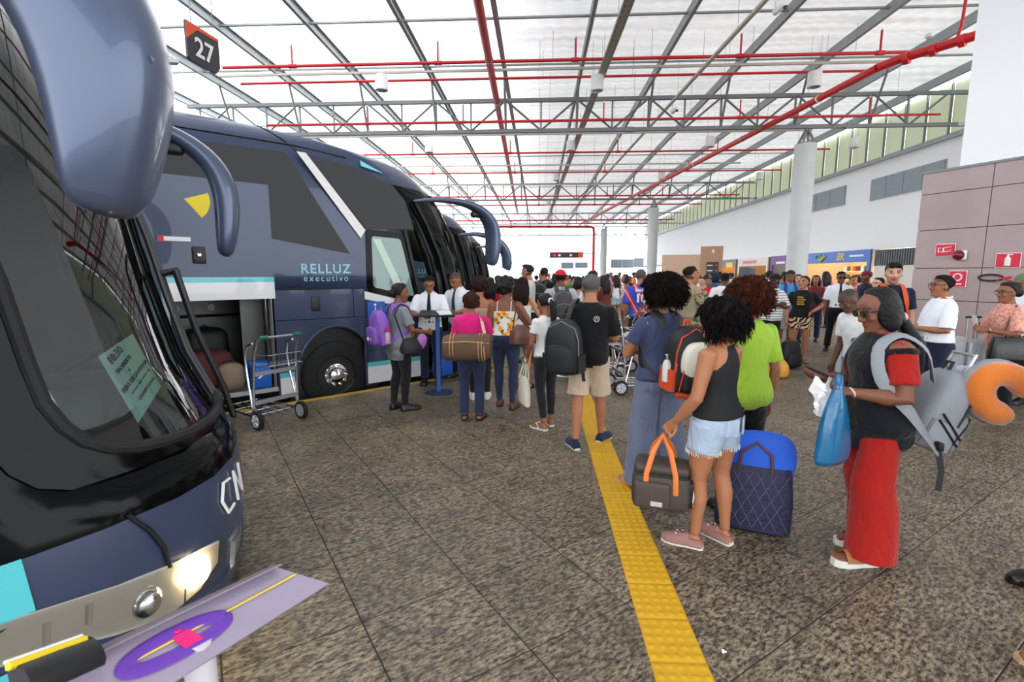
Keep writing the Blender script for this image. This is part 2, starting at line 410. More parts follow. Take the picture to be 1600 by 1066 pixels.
ceiling = structure(MB().add(vs, fs).build('ceiling', M_sheet, smooth=False, fix=False)); ceiling['label'] = 'white corrugated roof sheeting of the canopy'
pm = MB()
for (c, d) in (((0, 0, 0), (.016, YF - YB, .30)), ((.045, 0, .142), (.1, YF - YB, .016)), ((.045, 0, -.142), (.1, YF - YB, .016))): pm.box((c[0], (YF + YB) / 2, c[2]), d)
pme = pm.mesh('beam', M_steel, False)
for k in range(-5, 7):
    link('beam', pme, ceiling, (PX0 + PXS * k, 0, ZR - .05))
rodm = MB().box((0, 0, 0), (XR - XL, .07, .05)).mesh('cross_bar', M_steel, False)
for y in (4, 10, 15.2, 18.4, 25, 32, 36.4, 43, 50, 54, 62, 70): link('cross_bar', rodm, ceiling, ((XL + XR) / 2, y, ZR - .02))
def truss(y, label):
    root = empty('roof_truss', (0, y, 7.2), 0, label, 'truss')
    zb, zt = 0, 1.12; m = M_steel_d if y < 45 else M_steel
    for z in (zb, zt):
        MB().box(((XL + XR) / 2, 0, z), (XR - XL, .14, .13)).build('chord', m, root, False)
    x = PX0 - 5 * PXS
    diag = [MB().tube([(0, -.05, zt), (1.36, -.05, zb)], .04, 4).mesh('diagonal', m, False), MB().tube([(0, -.05, zb), (1.36, -.05, zt)], .04, 4).mesh('diagonal', m, False)]
    post = MB().box((0, .05, (zb + zt) / 2), (.06, .06, zt)).mesh('post', m, False); strut = MB().tube([(0, -.75, 1.7), (0, 0, .05)], .045, 4).mesh('strut', m, False)
    for k in range(11):
        for j in range(2):
            xx = x + k * PXS + j * 1.36
            link('diagonal', diag[j], root, (xx, 0, 0)); link('post', post, root, (xx, 0, 0))
        link('strut', strut, root, (x + k * PXS, 0, 0))
        if k % 3 == 1: MB().box((0, 0, 0), (.34, .16, .16)).build('splice_plate', m, root, False).location = (x + k * PXS - .7, 0, zb)
    return root
truss(20, 'nearest galvanised lattice truss carried by the nearest round column')
truss(38, 'second lattice truss spanning behind the nearest one, on the second column')
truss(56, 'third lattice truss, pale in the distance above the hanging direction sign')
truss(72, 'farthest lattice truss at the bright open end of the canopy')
truss(2, 'lattice truss above the foremost coach, over the camera side of the canopy')
# concrete columns
M_conc = mat('pale concrete', (206, 209, 210), .8, var=.14, vscale=2.2, bump=.1, bscale=14)
def column(x, y, r, label, z=6.55):
    c = empty('column', (x, y, 0), 0, label, 'column')
    MB().lathe([(r, 0), (r, z - .45), (r * 1.02, z - .42), (r * 1.02, z)], n=28).build('shaft', M_conc, c)
    h = MB(); h.box((0, 0, z + .04), (.5, .5, .06)); h.build('cap_plate', M_steel_d, c, False)
    for a in range(4):
        MB().tube([(math.cos(a * 1.571 + .78) * .3, math.sin(a * 1.571 + .78) * .3, z + .02), (0, 0, z + .62)], .05, 4).build('bracket', M_steel_d, c, False)
    return c
column(10.05, 20, .37, 'thick round concrete column rising behind the waiting passengers')
column(8.5, 38, .36, 'second round column, farther and thinner, left of the wooden kiosk')
column(7.2, 56, .36, 'far pale round column beside the red drop pipe')
# sprinkler pipes
def hpipe(y, z, x0, x1, r, label, risers=(), hang=True):
    root = empty('sprinkler_pipe', ((x0 + x1) / 2, y, z), 0, label, 'pipe'); L = (x1 - x0) / 2
    MB().tube([(-L, 0, 0), (L, 0, 0)], r, 10).build('pipe', M_red, root)
    for x in risers:
        q = x - (x0 + x1) / 2
        MB().tube([(q, 0, 0), (q, 0, .62)], r * .62, 8).build('riser', M_red, root)
        MB().tube([(q - .12, 0, 0), (q + .12, 0, 0)], r * 1.35, 10).build('coupling', M_red, root)
        MB().lathe([(.02, .60), (.035, .63), (.035, .65), (.01, .68)], (q, 0, 0), 8).build('sprinkler_head', M_chrome, root)
    if hang:
        k = int((x1 - x0) // 3)
        for i in range(k):
            q = -L + (i + .5) * (2 * L / k); MB().tube([(q, 0, 0), (q, 0, 9.16 - z)], .006, 4).build('hanger', M_steel_d, root)
    return root
hpipe(16.4, 8.3, -10.2, 11.0, .05, 'nearest red sprinkler pipe with short upright risers, under the roof sheets', [-7.9, -3.2, 1.1, 6.1, 10.2])
hpipe(17.7, 8.28, -10.4, 10.6, .042, 'slimmer red pipe just beyond the nearest sprinkler pipe', [])
hpipe(19.6, 7.45, -10.6, 14.5, .042, 'red sprinkler pipe hung along the nearest truss', [-6.6, -2.9, 2.4, 7.4, 12.0])
hpipe(26.5, 7.9, -10.5, 14.5, .045, 'red sprinkler pipe between the first and second trusses', [-6.6, -1.5, 4, 9])
hpipe(31.5, 7.9, -10.5, 14.5, .045, 'red sprinkler pipe a little before the second truss', [-6.6, -1.5, 4, 9])
hpipe(37.6, 7.4, -10.5, 14.5, .05, 'red sprinkler pipe hung along the second truss', [-6, 0, 5, 9])
hpipe(46, 7.9, -10.5, 14.5, .06, 'faint red sprinkler pipe beyond the second truss', [-6, 0, 5, 9])
hpipe(55, 7.5, -10.5, 14.5, .07, 'faint red sprinkler pipe along the third truss', [])
def pipe(pts, r, label, rings=0, name='fire_main'):
    p0 = np.array(pts[0]); root = empty(name, p0, 0, label, 'pipe'); P = [np.array(p) - p0 for p in pts]
    MB().tube(P, r, 14).build('pipe', M_red, root)
    if rings:
        L = P[1] - P[0]
        for i in range(rings):
            c = P[0] + L * (i + .5) / rings; d = L / np.linalg.norm(L)
            MB().tube([c - d * .03, c + d * .03], r * 1.12, 14).build('clamp', M_steel if i % 2 else M_lampwhite, root)
    return root
pipe([(-1.32, 3, 8.3), (-2.35, 56, 8.3)], .12, 'thick red fire main running along the hall left of the cable tray', 14)
pipe([(9.05, 14.6, 7.2), (4.6, 56.6, 7.2)], .105, 'thick bright red fire main slanting from the white wall to the far end', 9)
pipe([(-5.6, 56.5, 7.0), (5.9, 57.2, 7.0), (6.2, 57.3, 6.8), (6.25, 57.4, 6.3), (6.25, 57.4, 0)], .15, 'far red fire main that bends down to the floor beside the direction sign')
v_ = pipe([(9.05, 14.6, 7.2), (9.35, 14.3, 7.28), (9.75, 13.75, 7.28), (10.4, 12.9, 7.3)], .11, 'red fire main elbow with valve beside the white wall')
for q in (.3, .55, .8): MB().tube([np.array((1.35 * q - .05, -1.7 * q + .05, .08 * q)), np.array((1.35 * q + .02, -1.7 * q - .05, .08 * q))], .145, 14).build('flange', M_red, v_)
MB().tube([(1.0, -1.25, .1), (1.05, -1.3, .4), (1.12, -1.3, 1.7)], .035, 8).build('branch_pipe', M_red, v_)
MB().lathe([(.05, 0), (.09, .03), (.09, .1), (.03, .13)], (.55, -1.0, .28), 14).build('valve_wheel', M_lampwhite, v_)
# conduits, cable trays
M_cond = mat('cream conduit', (206, 202, 192), .6)
for (y, z, lab) in ((17.05, 8.3, 'cream conduit strung between the two nearest red pipes'), (21.0, 7.35, 'cream conduit running just behind the nearest truss'), (28, 7.6, 'cream conduit between the first and second truss'), (34, 7.6, 'cream conduit shortly before the second truss')):
    c = empty('conduit', (0, y, z), 0, lab, 'conduit'); MB().box((0, 0, 0), (21.5, .07, .07)).build('channel', M_cond, c, False)
    for x in range(-9, 11, 3): MB().tube([(x, 0, 0), (x, 0, 9.16 - z)], .006, 4).build('hanger', M_steel_d, c)
def tray(p, q, w, label, m):
    p, q = np.array(p, float), np.array(q, float); d = q - p; L = np.linalg.norm(d); root = empty('cable_tray', p, -math.atan2(d[0], d[1]), label, 'cable tray')
    t = MB(); t.box((0, L / 2, 0), (w, L, .012)); t.box((-w / 2, L / 2, .035), (.012, L, .07)); t.box((w / 2, L / 2, .035), (.012, L, .07)); t.build('channel', m, root, False)['kind'] = 'stuff'
    for i in range(int(L / 2.4)): MB().tube([(0, 1 + i * 2.4, 0), (0, 1 + i * 2.4, 9.16 - p[2])], .006, 4).build('hanger', M_steel_d, root)
    if w > .15:
        mm = MB()
        for i in range(int(min(L, 24) / .25)):
            for sx in (-.3, .3): mm.box((sx * w, .2 + i * .25, -.007), (.03, .12, .004))
        mm.build('slot', M_steel_d, root, False)['kind'] = 'stuff'
    return root
tray((2.25, 6, 8.1), (1.0, 62, 8.1), .24, 'perforated grey cable tray carrying the middle row of lamps', mat('tray grey', (176, 172, 164), .5, metal=.3))
tray((5.55, 6, 8.0), (3.2, 56, 8.0), .09, 'slim cream cable channel with two small cameras', M_cond)
def lamp(x, y, z, label):
    r = empty('pendant_lamp', (x, y, z), 0, label, 'lamp', 'cylindrical pendant lamps')
    MB().lathe([(.19, .46), (.205, .44), (.205, 0), (.18, -.01), (.17, .06)], n=20).build('housing', M_lampwhite, r)
    MB().lathe([(.165, .05), (.10, .12), (.03, .13)], n=16).build('reflector', M_chrome, r)
    for sx in (-.15, .15): MB().tube([(sx, 0, .45), (sx, 0, 9.16 - z)], .005, 4).build('wire', M_steel_d, r)
    return r
for i, (x, y, lab) in enumerate(((-5.12, 16.7, 'white cylinder lamp over the middle coach, left of the row nearest the camera'), (1.86, 17.1, 'white cylinder lamp on the cable tray, nearest the camera'), (8.73, 17.15, 'white cylinder lamp beside the slanting red fire main, before the first truss'),
        (1.52, 25, 'white cylinder lamp on the cable tray, second one from the camera'), (8.0, 24.6, 'white cylinder lamp left of the thick concrete column, behind the first truss'), (14.83, 25.1, 'white cylinder lamp near the pale green clerestory, right of the thick column'),
        (1.1, 32.6, 'white cylinder lamp on the cable tray, third one from the camera'), (7.7, 32.6, 'white cylinder lamp over the kiosk side, third row from the camera'), (13.9, 33, 'white cylinder lamp by the clerestory in the third row'), (-5.4, 25, 'white cylinder lamp above the roof of the middle coach, second row'), (.8, 44, 'small far white lamp on the cable tray beyond the second truss'))):
    lamp(x, y, 7.62, lab)
def camera_thing(x, y, z, label):
    r = empty('security_camera', (x, y, z), 0, label, 'camera'); Mx = Matrix.Rotation(.5, 3, 'Z') @ Matrix.Rotation(-.3, 3, 'X')
    MB().tube([(0, 0, .2), (0, 0, 0)], .02, 8).build('mount', M_lampwhite, r)
    MB().rbox((.06, -.05, -.03), (.12, .3, .12), .03, 2, M=Mx).build('housing', M_lampwhite, r); MB().cyl((.1, -.22, -.09), (.12, -.26, -.1), .045, 12).build('lens', M_black, r)
camera_thing(5.42, 12.6, 7.78, 'white security camera on the slim channel near the top edge')
camera_thing(4.95, 19.7, 7.78, 'white security camera on the slim channel by the nearest truss')

# ------------------------------------------------------------------ right hand building
XW = 16.0
wall = structure(MB().box((XW + .15, 46, 4.98), (.3, 62, 4.22)).build('wall_right', M_white, smooth=False)); wall['label'] = 'long white upper wall of the terminal building'
M_grn = bpy.data.materials.new('pale green translucent panel'); M_grn.use_nodes = True
_nn = M_grn.node_tree; _b = _nn.nodes['Principled BSDF']; _t = _nn.nodes.new('ShaderNodeBsdfTranslucent'); _t.inputs[0].default_value = (*lin((218, 224, 204)), 1); _b.inputs['Base Color'].default_value = (*lin((222, 226, 204)), 1)
_m = _nn.nodes.new('ShaderNodeMixShader'); _m.inputs[0].default_value = .28; _nn.links.new(_b.outputs[0], _m.inputs[1]); _nn.links.new(_t.outputs[0], _m.inputs[2]); _nn.links.new(_m.outputs[0], _nn.nodes['Material Output'].inputs[0])
cl = structure(MB().box((XW + .12, 46, 7.12), (.2, 62, .1)).build('window_1', M_steel, smooth=False)); cl['label'] = 'pale green clerestory glazing under the roof edge'
pan = MB().box((0, 0, 0), (.03, 1.18, 1.9)).mesh('pane', M_grn, False); mul = MB().box((0, 0, 0), (.08, .06, 1.95)).mesh('mullion', M_steel_d, False)
for i in range(50):
    y = 15.6 + i * 1.24
    link('pane', pan, cl, (XW + .12, y, 8.12)); link('mullion', mul, cl, (XW + .05, y + .62, 8.12))
rl = structure(MB().box((XW - .1, 46, 7.0), (.12, 62, .16)).build('trim_2', M_steel, smooth=False)); rl['label'] = 'grey steel rail along the foot of the clerestory'
M_wing = mat('grey window glass', (150, 162, 170), .15, var=.1); M_dkglass = mat('dark window glass', (74, 82, 90), .2, var=.15)
def winrow(n, y0, y1, z0, z1, k, label, m):
    w = structure(MB().box((XW - .02, (y0 + y1) / 2, (z0 + z1) / 2), (.06, y1 - y0, z1 - z0)).build('window_%d' % n, M_steel, smooth=False)); w['label'] = label
    L = (y1 - y0) / k
    for i in range(k): MB().box((XW - .055, y0 + L * (i + .5), (z0 + z1) / 2), (.03, L - .07, z1 - z0 - .08)).build('pane', m, w, False)
winrow(2, 21.0, 25.4, 5.2, 6.2, 4, 'row of grey upper windows next to the stone cladding', M_wing)
winrow(3, 27.4, 31.4, 5.3, 6.3, 3, 'grey upper windows behind the thick concrete column', M_wing)
# far end building and its windows
fw = structure(MB().box((24, 84, 3.2), (56, .4, 6.4)).build('wall_back', M_white, smooth=False)); fw['label'] = 'far white building closing the end of the hall'
def backwin(n, x0, x1, z0, z1, k, label):
    w = structure(MB().box(((x0 + x1) / 2, 83.77, (z0 + z1) / 2), (x1 - x0, .08, z1 - z0)).build('window_%d' % n, M_steel_d, smooth=False)); w['label'] = label
    L = (x1 - x0) / k
    for i in range(k): MB().box((x0 + L * (i + .5), 83.71, (z0 + z1) / 2), (L - .12, .06, z1 - z0 - .16)).build('pane', M_dkglass, w, False)
for i, (u0, u1, v0, v1, k) in enumerate(((877, 896, 410, 419, 1), (899, 918, 410, 418, 1), (955, 990, 405, 418, 2), (991, 1013, 403, 417, 1), (1026, 1058, 404, 416, 2))):
    a, b = at(u0, v0, 1.9), at(u1, v1, 1.9); f = lambda u, v: (ray(u, v) * (83.7 / ray(u, v)[1]))
    p, q = f(u0, v0), f(u1, v1); backwin(4 + i, p[0], q[0], H + q[2], H + p[2], k, ['small dark far window left of the red drop pipe, first of two', 'small dark far window next to the red drop pipe', 'wide dark far window right of the red drop pipe', 'dark far window left of the second column', 'dark far window right of the second column'][i])
# shops along the right side
M_blue = mat('shop sign blue', (52, 104, 196), .4); M_cream = mat('cream wall', (238, 232, 222), .7); M_purple = mat('purple sign', (108, 62, 140), .5)
M_yel = mat('sign yellow', (246, 206, 40), .5); M_wood = mat('kiosk veneer', (178, 138, 106), .5, var=.12, vscale=3); M_dark = mat('dark sign', (52, 50, 54), .5)
M_orange = mat('sign orange', (226, 84, 46), .5); M_greyp = mat('grey panel', (122, 130, 138), .6); M_lit = mat('lit shop ceiling', (255, 240, 214), .6, emit=(255, 236, 205), estr=1.6)
def shop(y0, y1, label, sign_m, inner, h=2.9):
    s = empty('shop', (XW, (y0 + y1) / 2, 0), 0, label, 'shop'); L = y1 - y0
    MB().box((0, 0, h - .3), (.14, L, .6)).build('fascia', sign_m, s, False)
    for e in (-1, 1): MB().box((0, e * (L / 2 - .12), (h - .6) / 2), (.14, .22, h - .6)).build('pillar', sign_m, s, False)
    MB().box((3.2, 0, h / 2), (.1, L, h)).build('back_wall', inner, s, False)
    for e in (-1, 1): MB().box((1.6, e * L / 2, h / 2), (3.2, .08, h)).build('side_wall', inner, s, False)
    MB().box((1.7, 0, h - .03), (3.0, L, .05)).build('ceiling_panel', M_lit, s, False)
    return s
br = shop(24.9, 31.8, 'convenience shop with a blue sign reading BR, behind the thick column', M_blue, mat('shop inside', (226, 196, 158), .6, var=.1))
TF = lambda y, z, x=-.075: frame((0, -1, 0), (0, 0, 1), (x, y, z))
text_mesh('BR', .52, 'sign_text', M_yel, br, None, None, M=TF(-1.05, 2.6), bold=.012, shear=.2)
MB().tube([(-.09, .95 + .3 * math.cos(a), 2.55 + .22 * math.sin(a)) for a in np.linspace(.3, 3.6, 12)], .05, 6).build('sign_emblem', mat('sign green', (72, 176, 92), .5), br)
MB().tube([(-.1, .75, 2.42), (-.1, .35, 2.68)], .08, 6).build('sign_emblem', M_yel, br)
for y in (-2.4, 2.6): MB().box((-.08, y, 2.62), (.02, 1.1, .09)).build('sign_strip', M_lampwhite, br, False)
for r_ in range(4):
    MB().box((2.0, -.4, .5 + r_ * .45), (.6, 4.6, .05)).build('shelf', M_lampwhite, br, False)
    for i in range(14):
        MB().box((1.85, -2.4 + i * .3, .66 + r_ * .45), (.2, .22, .26)).build('packet', mat('packet %d' % (i % 5), [(200, 60, 50), (240, 180, 60), (70, 90, 60), (230, 225, 215), (90, 60, 40)][i % 5], .5), br, False)
s2 = shop(35.6, 40.8, 'shop front with cream sign, warm lights and wooden inside', M_cream, mat('warm inside', (150, 110, 76), .6)); MB().box((-.08, .4, 2.6), (.03, 2.4, .22)).build('sign_strip', mat('pink lettering', (226, 140, 160), .6), s2, False)
s3 = shop(32.3, 35.2, 'narrow shop with a purple sign beside the blue one', M_purple, M_greyp); MB().box((-.08, 0, 2.45), (.03, 1.2, .14)).build('sign_strip', M_lampwhite, s3, False)
s4 = shop(41.2, 45.6, 'dark framed shop with a yellow sign next to the kiosk', M_greyp, mat('warm inside 2', (196, 140, 84), .6)); MB().box((-.08, -.9, 2.45), (.04, 1.4, .4)).build('sign_board', M_yel, s4, False)
sh = empty('roller_shutter', (XW, 20.4, 0), 0, 'dark corrugated shutter box above a cream wall beside the stone cladding', 'shutter')
MB().box((.1, 0, 1.05), (.2, 8.6, 2.1)).build('low_wall', M_cream, sh, False)
sl = MB().box((0, 0, 0), (.05, .1, .72)).mesh('slat', mat('shutter grey', (88, 92, 96), .5, metal=.3), False)
MB().box((.1, 0, 2.46), (.12, 8.6, .76)).build('housing', M_dark, sh, False)
for i in range(56): link('slat', sl, sh, (0, -4.2 + i * .153, 2.46))
structure(MB().box((XW + .1, 56, 1.4), (.2, 20, 2.8)).build('wall_right.001', M_white, smooth=False))['label'] = 'plain white lower wall beyond the shops'
# kiosk
kp = atd(1100, 26.0); ki = empty('kiosk', (kp[0], kp[1], 0), R_(-20), 'wood clad kiosk block with a small dark information board', 'kiosk')
MB().rbox((.25, 0, 1.55), (1.05, 1.6, 3.1), .02, 1).build('tower', M_wood, ki, False); MB().rbox((-1.2, 0, 1.35), (1.9, 1.5, 2.7), .02, 1).build('body', mat('pale veneer', (206, 172, 146), .5, var=.1), ki, False)
MB().box((.32, -.82, 1.95), (.56, .04, .72)).build('board', M_dark, ki, False)
for i, z in enumerate((2.14, 1.88)):
    MB().box((.2, -.845, z), (.26, .01, .05)).build('board_text', M_lampwhite, ki, False); MB().box((.5, -.845, z), (.06, .01, .1)).build('board_number', M_orange, ki, False)
MB().box((.32, -.81, 2.85), (.1, .02, .16)).build('emblem', M_cream, ki, False)
# hanging direction sign
hs = empty('hanging_sign', (2.9, 40, 0), 0, 'long dark direction sign with orange ends hanging far down the hall', 'sign')
p = ray(859, 394) * (40 / ray(859, 394)[1]); q = ray(911, 403) * (40 / ray(911, 403)[1]); hs.location = ((p[0] + q[0]) / 2, 40, H + (p[2] + q[2]) / 2); w_ = q[0] - p[0]
MB().rbox((0, 0, 0), (w_, .12, .45), .02, 1).build('panel', M_dark, hs, False); MB().box((w_ / 2 - .2, -.065, 0), (.4, .02, .44)).build('end_block', M_orange, hs, False); MB().box((-.1, -.065, .2), (w_ - .3, .02, .05)).build('edge_strip', M_orange, hs, False)
for x in (-.95, -.55, .35): MB().box((x, -.066, -.02), (.2, .02, .16)).build('sign_text', M_lampwhite if x > -.6 else M_orange, hs, False)
MB().tube([(w_ / 2, 0, .12), (w_ / 2 + 1.2, 0, .12)], .04, 6).build('bracket', M_steel_d, hs)
for x in (-.9, .9): MB().tube([(x, 0, .2), (x, 0, 9.16 - hs.location.z)], .01, 4).build('wire', M_steel_d, hs)
# bay number sign 27
bp_ = np.array([ray(u, v) * (6.9 / ray(u, v)[1]) for u, v in ((290, 38), (338, 69), (338, 91), (331, 101), (296, 83))]); bp_[:, 2] += H
c0 = bp_.mean(0); ex = bp_[1] - bp_[0]; ex[2] = 0; ex /= np.linalg.norm(ex); sg = empty('bay_sign', c0, 0, 'grey hanging bay sign with number 27 and a red corner, over the coaches', 'sign')
sx, sz = .29, .24
MB().plate([(-sx, -sz + .03), (-sx + .06, -sz), (sx - .08, -sz), (sx, -sz + .1), (sx, sz), (-sx, sz)], (0, 0, 0), (.1, .99, 0), (0, 0, 1), (-.99, .1, 0), .03).build('panel', M_dark, sg, False)
ex3 = Vector((.1, .99, 0)); nn3 = Vector((.99, -.1, 0)) * .004
MB().plate([(-sx, sz), (sx, sz), (sx, sz - .04), (-.1, sz - .05), (-sx, .02)], nn3, ex3, (0, 0, 1), (-.99, .1, 0), .004).build('corner_flash', M_orange, sg, False)
text_mesh('27', .34, 'number', M_lampwhite, sg, None, None, M=frame(ex3, (0, 0, 1), (nn3.x * 2, nn3.y * 2, -.04)), bold=.006)
for x in (-.2, .2): MB().tube([(.1 * x, .99 * x, sz), (.1 * x, .99 * x, 9.16 - c0[2])], .006, 4).build('wire', M_steel_d, sg)
# near stone clad block with white wall above
Q = atd(1420, 9.3); Rr = atd(1640, 7.55); wd = (Rr - Q) / np.linalg.norm(Rr - Q); wn = np.array([wd[1], -wd[0], 0]);
if wn[1] > 0: wn = -wn
ang = math.atan2(wd[1], wd[0]); ZS = 3.52; WL = 5.6
def wpt(s, z, o=0): return Q + wd * s + wn * o + np.array([0, 0, z])
def wbox(s0, s1, z0, z1, d0, d1):
    c = wpt((s0 + s1) / 2, (z0 + z1) / 2, (d0 + d1) / 2); return MB().box(c, (s1 - s0, abs(d1 - d0), z1 - z0), M=Matrix.Rotation(ang, 3, 'Z'))
M_stone = mat('rust grey stone', (172, 152, 150), .55, var=.16, vscale=1.3, bump=.12, bscale=6)
st = structure(wbox(.02, WL, 0, ZS - .02, -2.5, -.03).build('wall_near_right', M_grout, smooth=False)); st.name = 'wall_front_right'; st['label'] = 'stone clad lower block of the near right building'
rows = [0, .42, 1.25, 1.82, 2.5, 3.14, ZS]; cols = [0, 1.02, 3.05, WL]
for i in range(len(rows) - 1):
    for j in range(3):
        wbox(cols[j] + .006, cols[j + 1] - .006, rows[i] + .006, rows[i + 1] - .006, -.03, random.uniform(-.002, .002)).build('stone_panel', M_stone, st, False)
    c = wpt(.01, (rows[i] + rows[i + 1]) / 2, -1.2); MB().box(c, (.03, 2.3, rows[i + 1] - rows[i] - .012), M=Matrix.Rotation(ang, 3, 'Z')).build('stone_panel', M_stone, st, False)
up = structure(wbox(.52, WL, ZS + .02, 11, -2.5, -.04).build('wall_front_right.001', M_white, smooth=False)); up['label'] = 'blank white wall above the stone cladding'
up2 = structure(wbox(-.02, WL, ZS - .01, ZS + .03, -2.5, .02).build('trim_3', M_steel_d, smooth=False)); up2['label'] = 'thin cap along the top of the stone cladding'
M_signred = mat('fire sign red', (214, 38, 66), .5)
def wall_sign(u, v, w, h, label, icon):
    d = ray(u, v); t = ((Q - np.array([0, 0, H])) @ wn) / (d @ wn); p = np.array([0, 0, H]) + d * t + wn * .012
    s = empty('safety_sign', p, ang, label, 'sign'); sgn = 1 if wd[0] > 0 else -1
    MB().rbox((0, -.004, 0), (w, .008, h), .003, 1).build('plate', M_lampwhite, s, False); MB().box((0, -.010, 0), (w - .02, .004, h - .02)).build('field', M_signred, s, False); icon(s, w, h); return s
def ic_ext(s, w, h):
    MB().lathe([(.035, -.09), (.04, -.08), (.04, .03), (.015, .06), (.015, .08)], (0, -.016, .0), 12).build('icon', M_lampwhite, s); MB().box((.02, -.02, .09), (.07, .01, .014)).build('icon', M_lampwhite, s, False)
def ic_horn(s, w, h):
    for pl in ([(-.1, -.03), (-.1, .04), (-.03, .04), (-.03, -.03)], [(-.02, -.03), (-.02, .04), (.1, .06), (.08, -.02)]):
        MB().tube([(p[0], -.016, p[1]) for p in pl + pl[:1]], .008, 5).build('icon', M_lampwhite, s)
def ic_hose(s, w, h):
    MB().tube([(.06 * math.cos(a), -.016, .02 + .06 * math.sin(a)) for a in np.linspace(0, 6.28, 14)], .012, 5).build('icon', M_lampwhite, s); MB().box((0, -.016, .0), (.13, .004, .15)).build('icon', M_lampwhite, s, False).scale = (.0, 1, .0)
wall_sign(1478, 391, .30, .22, 'red alarm sign with white horn, above and left of the round alarm', ic_horn)
wall_sign(1576, 407, .32, .24, 'red sign with a white fire extinguisher on the stone wall', ic_ext)
def ic_hose2(s, w, h):
    MB().tube([(.06 * math.cos(a), -.016, .03 + .06 * math.sin(a)) for a in np.linspace(0, 6.28, 14)], .013, 5).build('icon', M_lampwhite, s); MB().box((0, -.016, -.09), (.14, .004, .02)).build('icon', M_lampwhite, s, False)
wall_sign(1497, 436, .26, .29, 'red hose reel sign behind the officer with glasses', ic_hose2)
d = ray(1500, 399); t = ((Q - np.array([0, 0, H])) @ wn) / (d @ wn); p = np.array([0, 0, H]) + d * t
al = empty('alarm', p + wn * .03, ang, 'round dark red alarm beacon on a white plate on the stone wall', 'alarm')
MB().rbox((.03, 0, 0), (.16, .03, .16), .01, 1).build('plate', M_lampwhite, al); MB().lathe([(.085, 0), (.085, .03), (.06, .07), (.02, .085)], n=18, M=Matrix.Rotation(R_(90), 3, 'X')).build('lens', mat('dark red lens', (110, 20, 34), .2), al)
d = ray(1552, 434); t = ((Q - np.array([0, 0, H])) @ wn) / (d @ wn); p = np.array([0, 0, H]) + d * t
hz = empty('hose', p + wn * .04, ang, 'black hose loop with red nozzle hanging on the stone wall', 'hose')
MB().tube([(.16 * math.cos(a) - .02, 0, .05 * math.sin(a)) for a in np.linspace(-.8, 5.2, 20)], .014, 8).build('hose_loop', M_black, hz); MB().tube([(.06, 0, -.04), (.24, .0, .02)], .014, 8).build('nozzle', M_signred, hz); MB().tube([(.1, 0, .02), (.26, .0, -.06)], .012, 8).build('nozzle', M_signred, hz)
# grey fence rail + loudspeaker in front of the kiosk
fr = empty('guard_rail', (0, 0, 0), 0, 'white metal guard rail behind the crowd, left of the shops', 'railing'); fa, fb = atd(1080, 15), atd(1215, 15)
for z in (1.52, 1.0, .5): MB().tube([(*fa[:2], z), (*fb[:2], z)], .03, 8).build('rail', M_lampwhite, fr)
for i in range(5):
    p = fa + (fb - fa) * i / 4; MB().tube([(*p[:2], 0), (*p[:2], 1.52)], .03, 8).build('post', M_lampwhite, fr)
sp = atd(1163, 12.2); s_ = empty('loudspeaker', (sp[0], sp[1], 0), R_(25), 'grey loudspeaker on a tripod stand above the crowd', 'loudspeaker')
MB().rbox((0, 0, 1.62), (.30, .26, .5), .03, 2, M=Matrix.Rotation(.12, 3, 'Y')).build('cabinet', mat('speaker grey', (70, 76, 82), .6), s_); MB().tube([(0, 0, .5), (0, 0, 1.4)], .02, 8).build('pole', M_black, s_)
for a in (0, 2.1, 4.2): MB().tube([(0, 0, .7), (.45 * math.cos(a), .45 * math.sin(a), .02)], .014, 6).build('leg', M_black, s_)
# ------------------------------------------------------------------ coaches
def paint(key, rgb, metal=.25):
    return mat(key, rgb, .32, metal=metal, coat=.35, spec=.3)
M_bus = paint('coach slate blue', (58, 68, 94), .1); M_busl = paint('coach mirror blue grey', (84, 94, 118), .3); M_teal = mat('teal stripe', (84, 196, 206), .35, coat=.6)
M_buswhite = mat('coach white', (232, 232, 234), .35, coat=.6); M_gblack = mat('gloss black', (6, 7, 8), .12, spec=.12); M_dglass = mat('dark tinted window', (7, 8, 10), .03, spec=.2)
M_silver = mat('silver strip', (206, 202, 198), .4, metal=.3); M_inner = mat('dark interior', (34, 36, 40), .8); M_seat = mat('seat blue', (44, 58, 92), .9, bump=.3, bscale=40)
M_shield = glass('windscreen glass', (184, 214, 206), .45); M_sideg = glass('door glass', (176, 208, 200), .05); M_hold = mat('hold steel sheet', (104, 104, 100), .4, metal=.5, var=.2, vscale=3)
M_lampg = glass('lamp lens', (235, 230, 220), .1); M_dash = mat('grey dashboard', (66, 72, 76), .6); M_curtain = mat('curtain', (96, 94, 120), .9)
ZG = -.29
ZP = np.array([.03, .09, .16, .3, .52, .74, .96, 1.3, 1.51, 1.7, 2.0, 2.4, 2.62, 2.85, 3.08, 3.25, 3.4, 3.5, 3.58, 3.65, 3.71, 3.75])
SCT = [2.88, 2.96, 3.0, 3.0, 3.0, 2.96, 2.93, 2.82, 2.74, 2.45, 2.2, 1.8, 1.5, .95, -.1, -1.2]
def sc(z): return float(np.interp(z, [-.06, .16, .5, .74, .96, 1.3, 1.6, 2.0, 2.2, 2.8, 3.1, 3.4, 3.5, 3.6, 3.7, 3.76], SCT))
def ins(z): return float(np.interp(z, [-.06, 2.2, 3.0, 3.4, 3.55, 3.65, 3.72, 3.76], [0, 0, .035, .09, .16, .28, .5, .85]))
KF = 1.2
def send(z): return sc(z) - KF
def front(z, u):
    """point on the rounded front: u in -1..1 from the door side to the driver side"""
    hw = 1.3 - ins(z); return np.array([sc(z) - KF * abs(u) ** 3, 1.3 + u * hw, z])
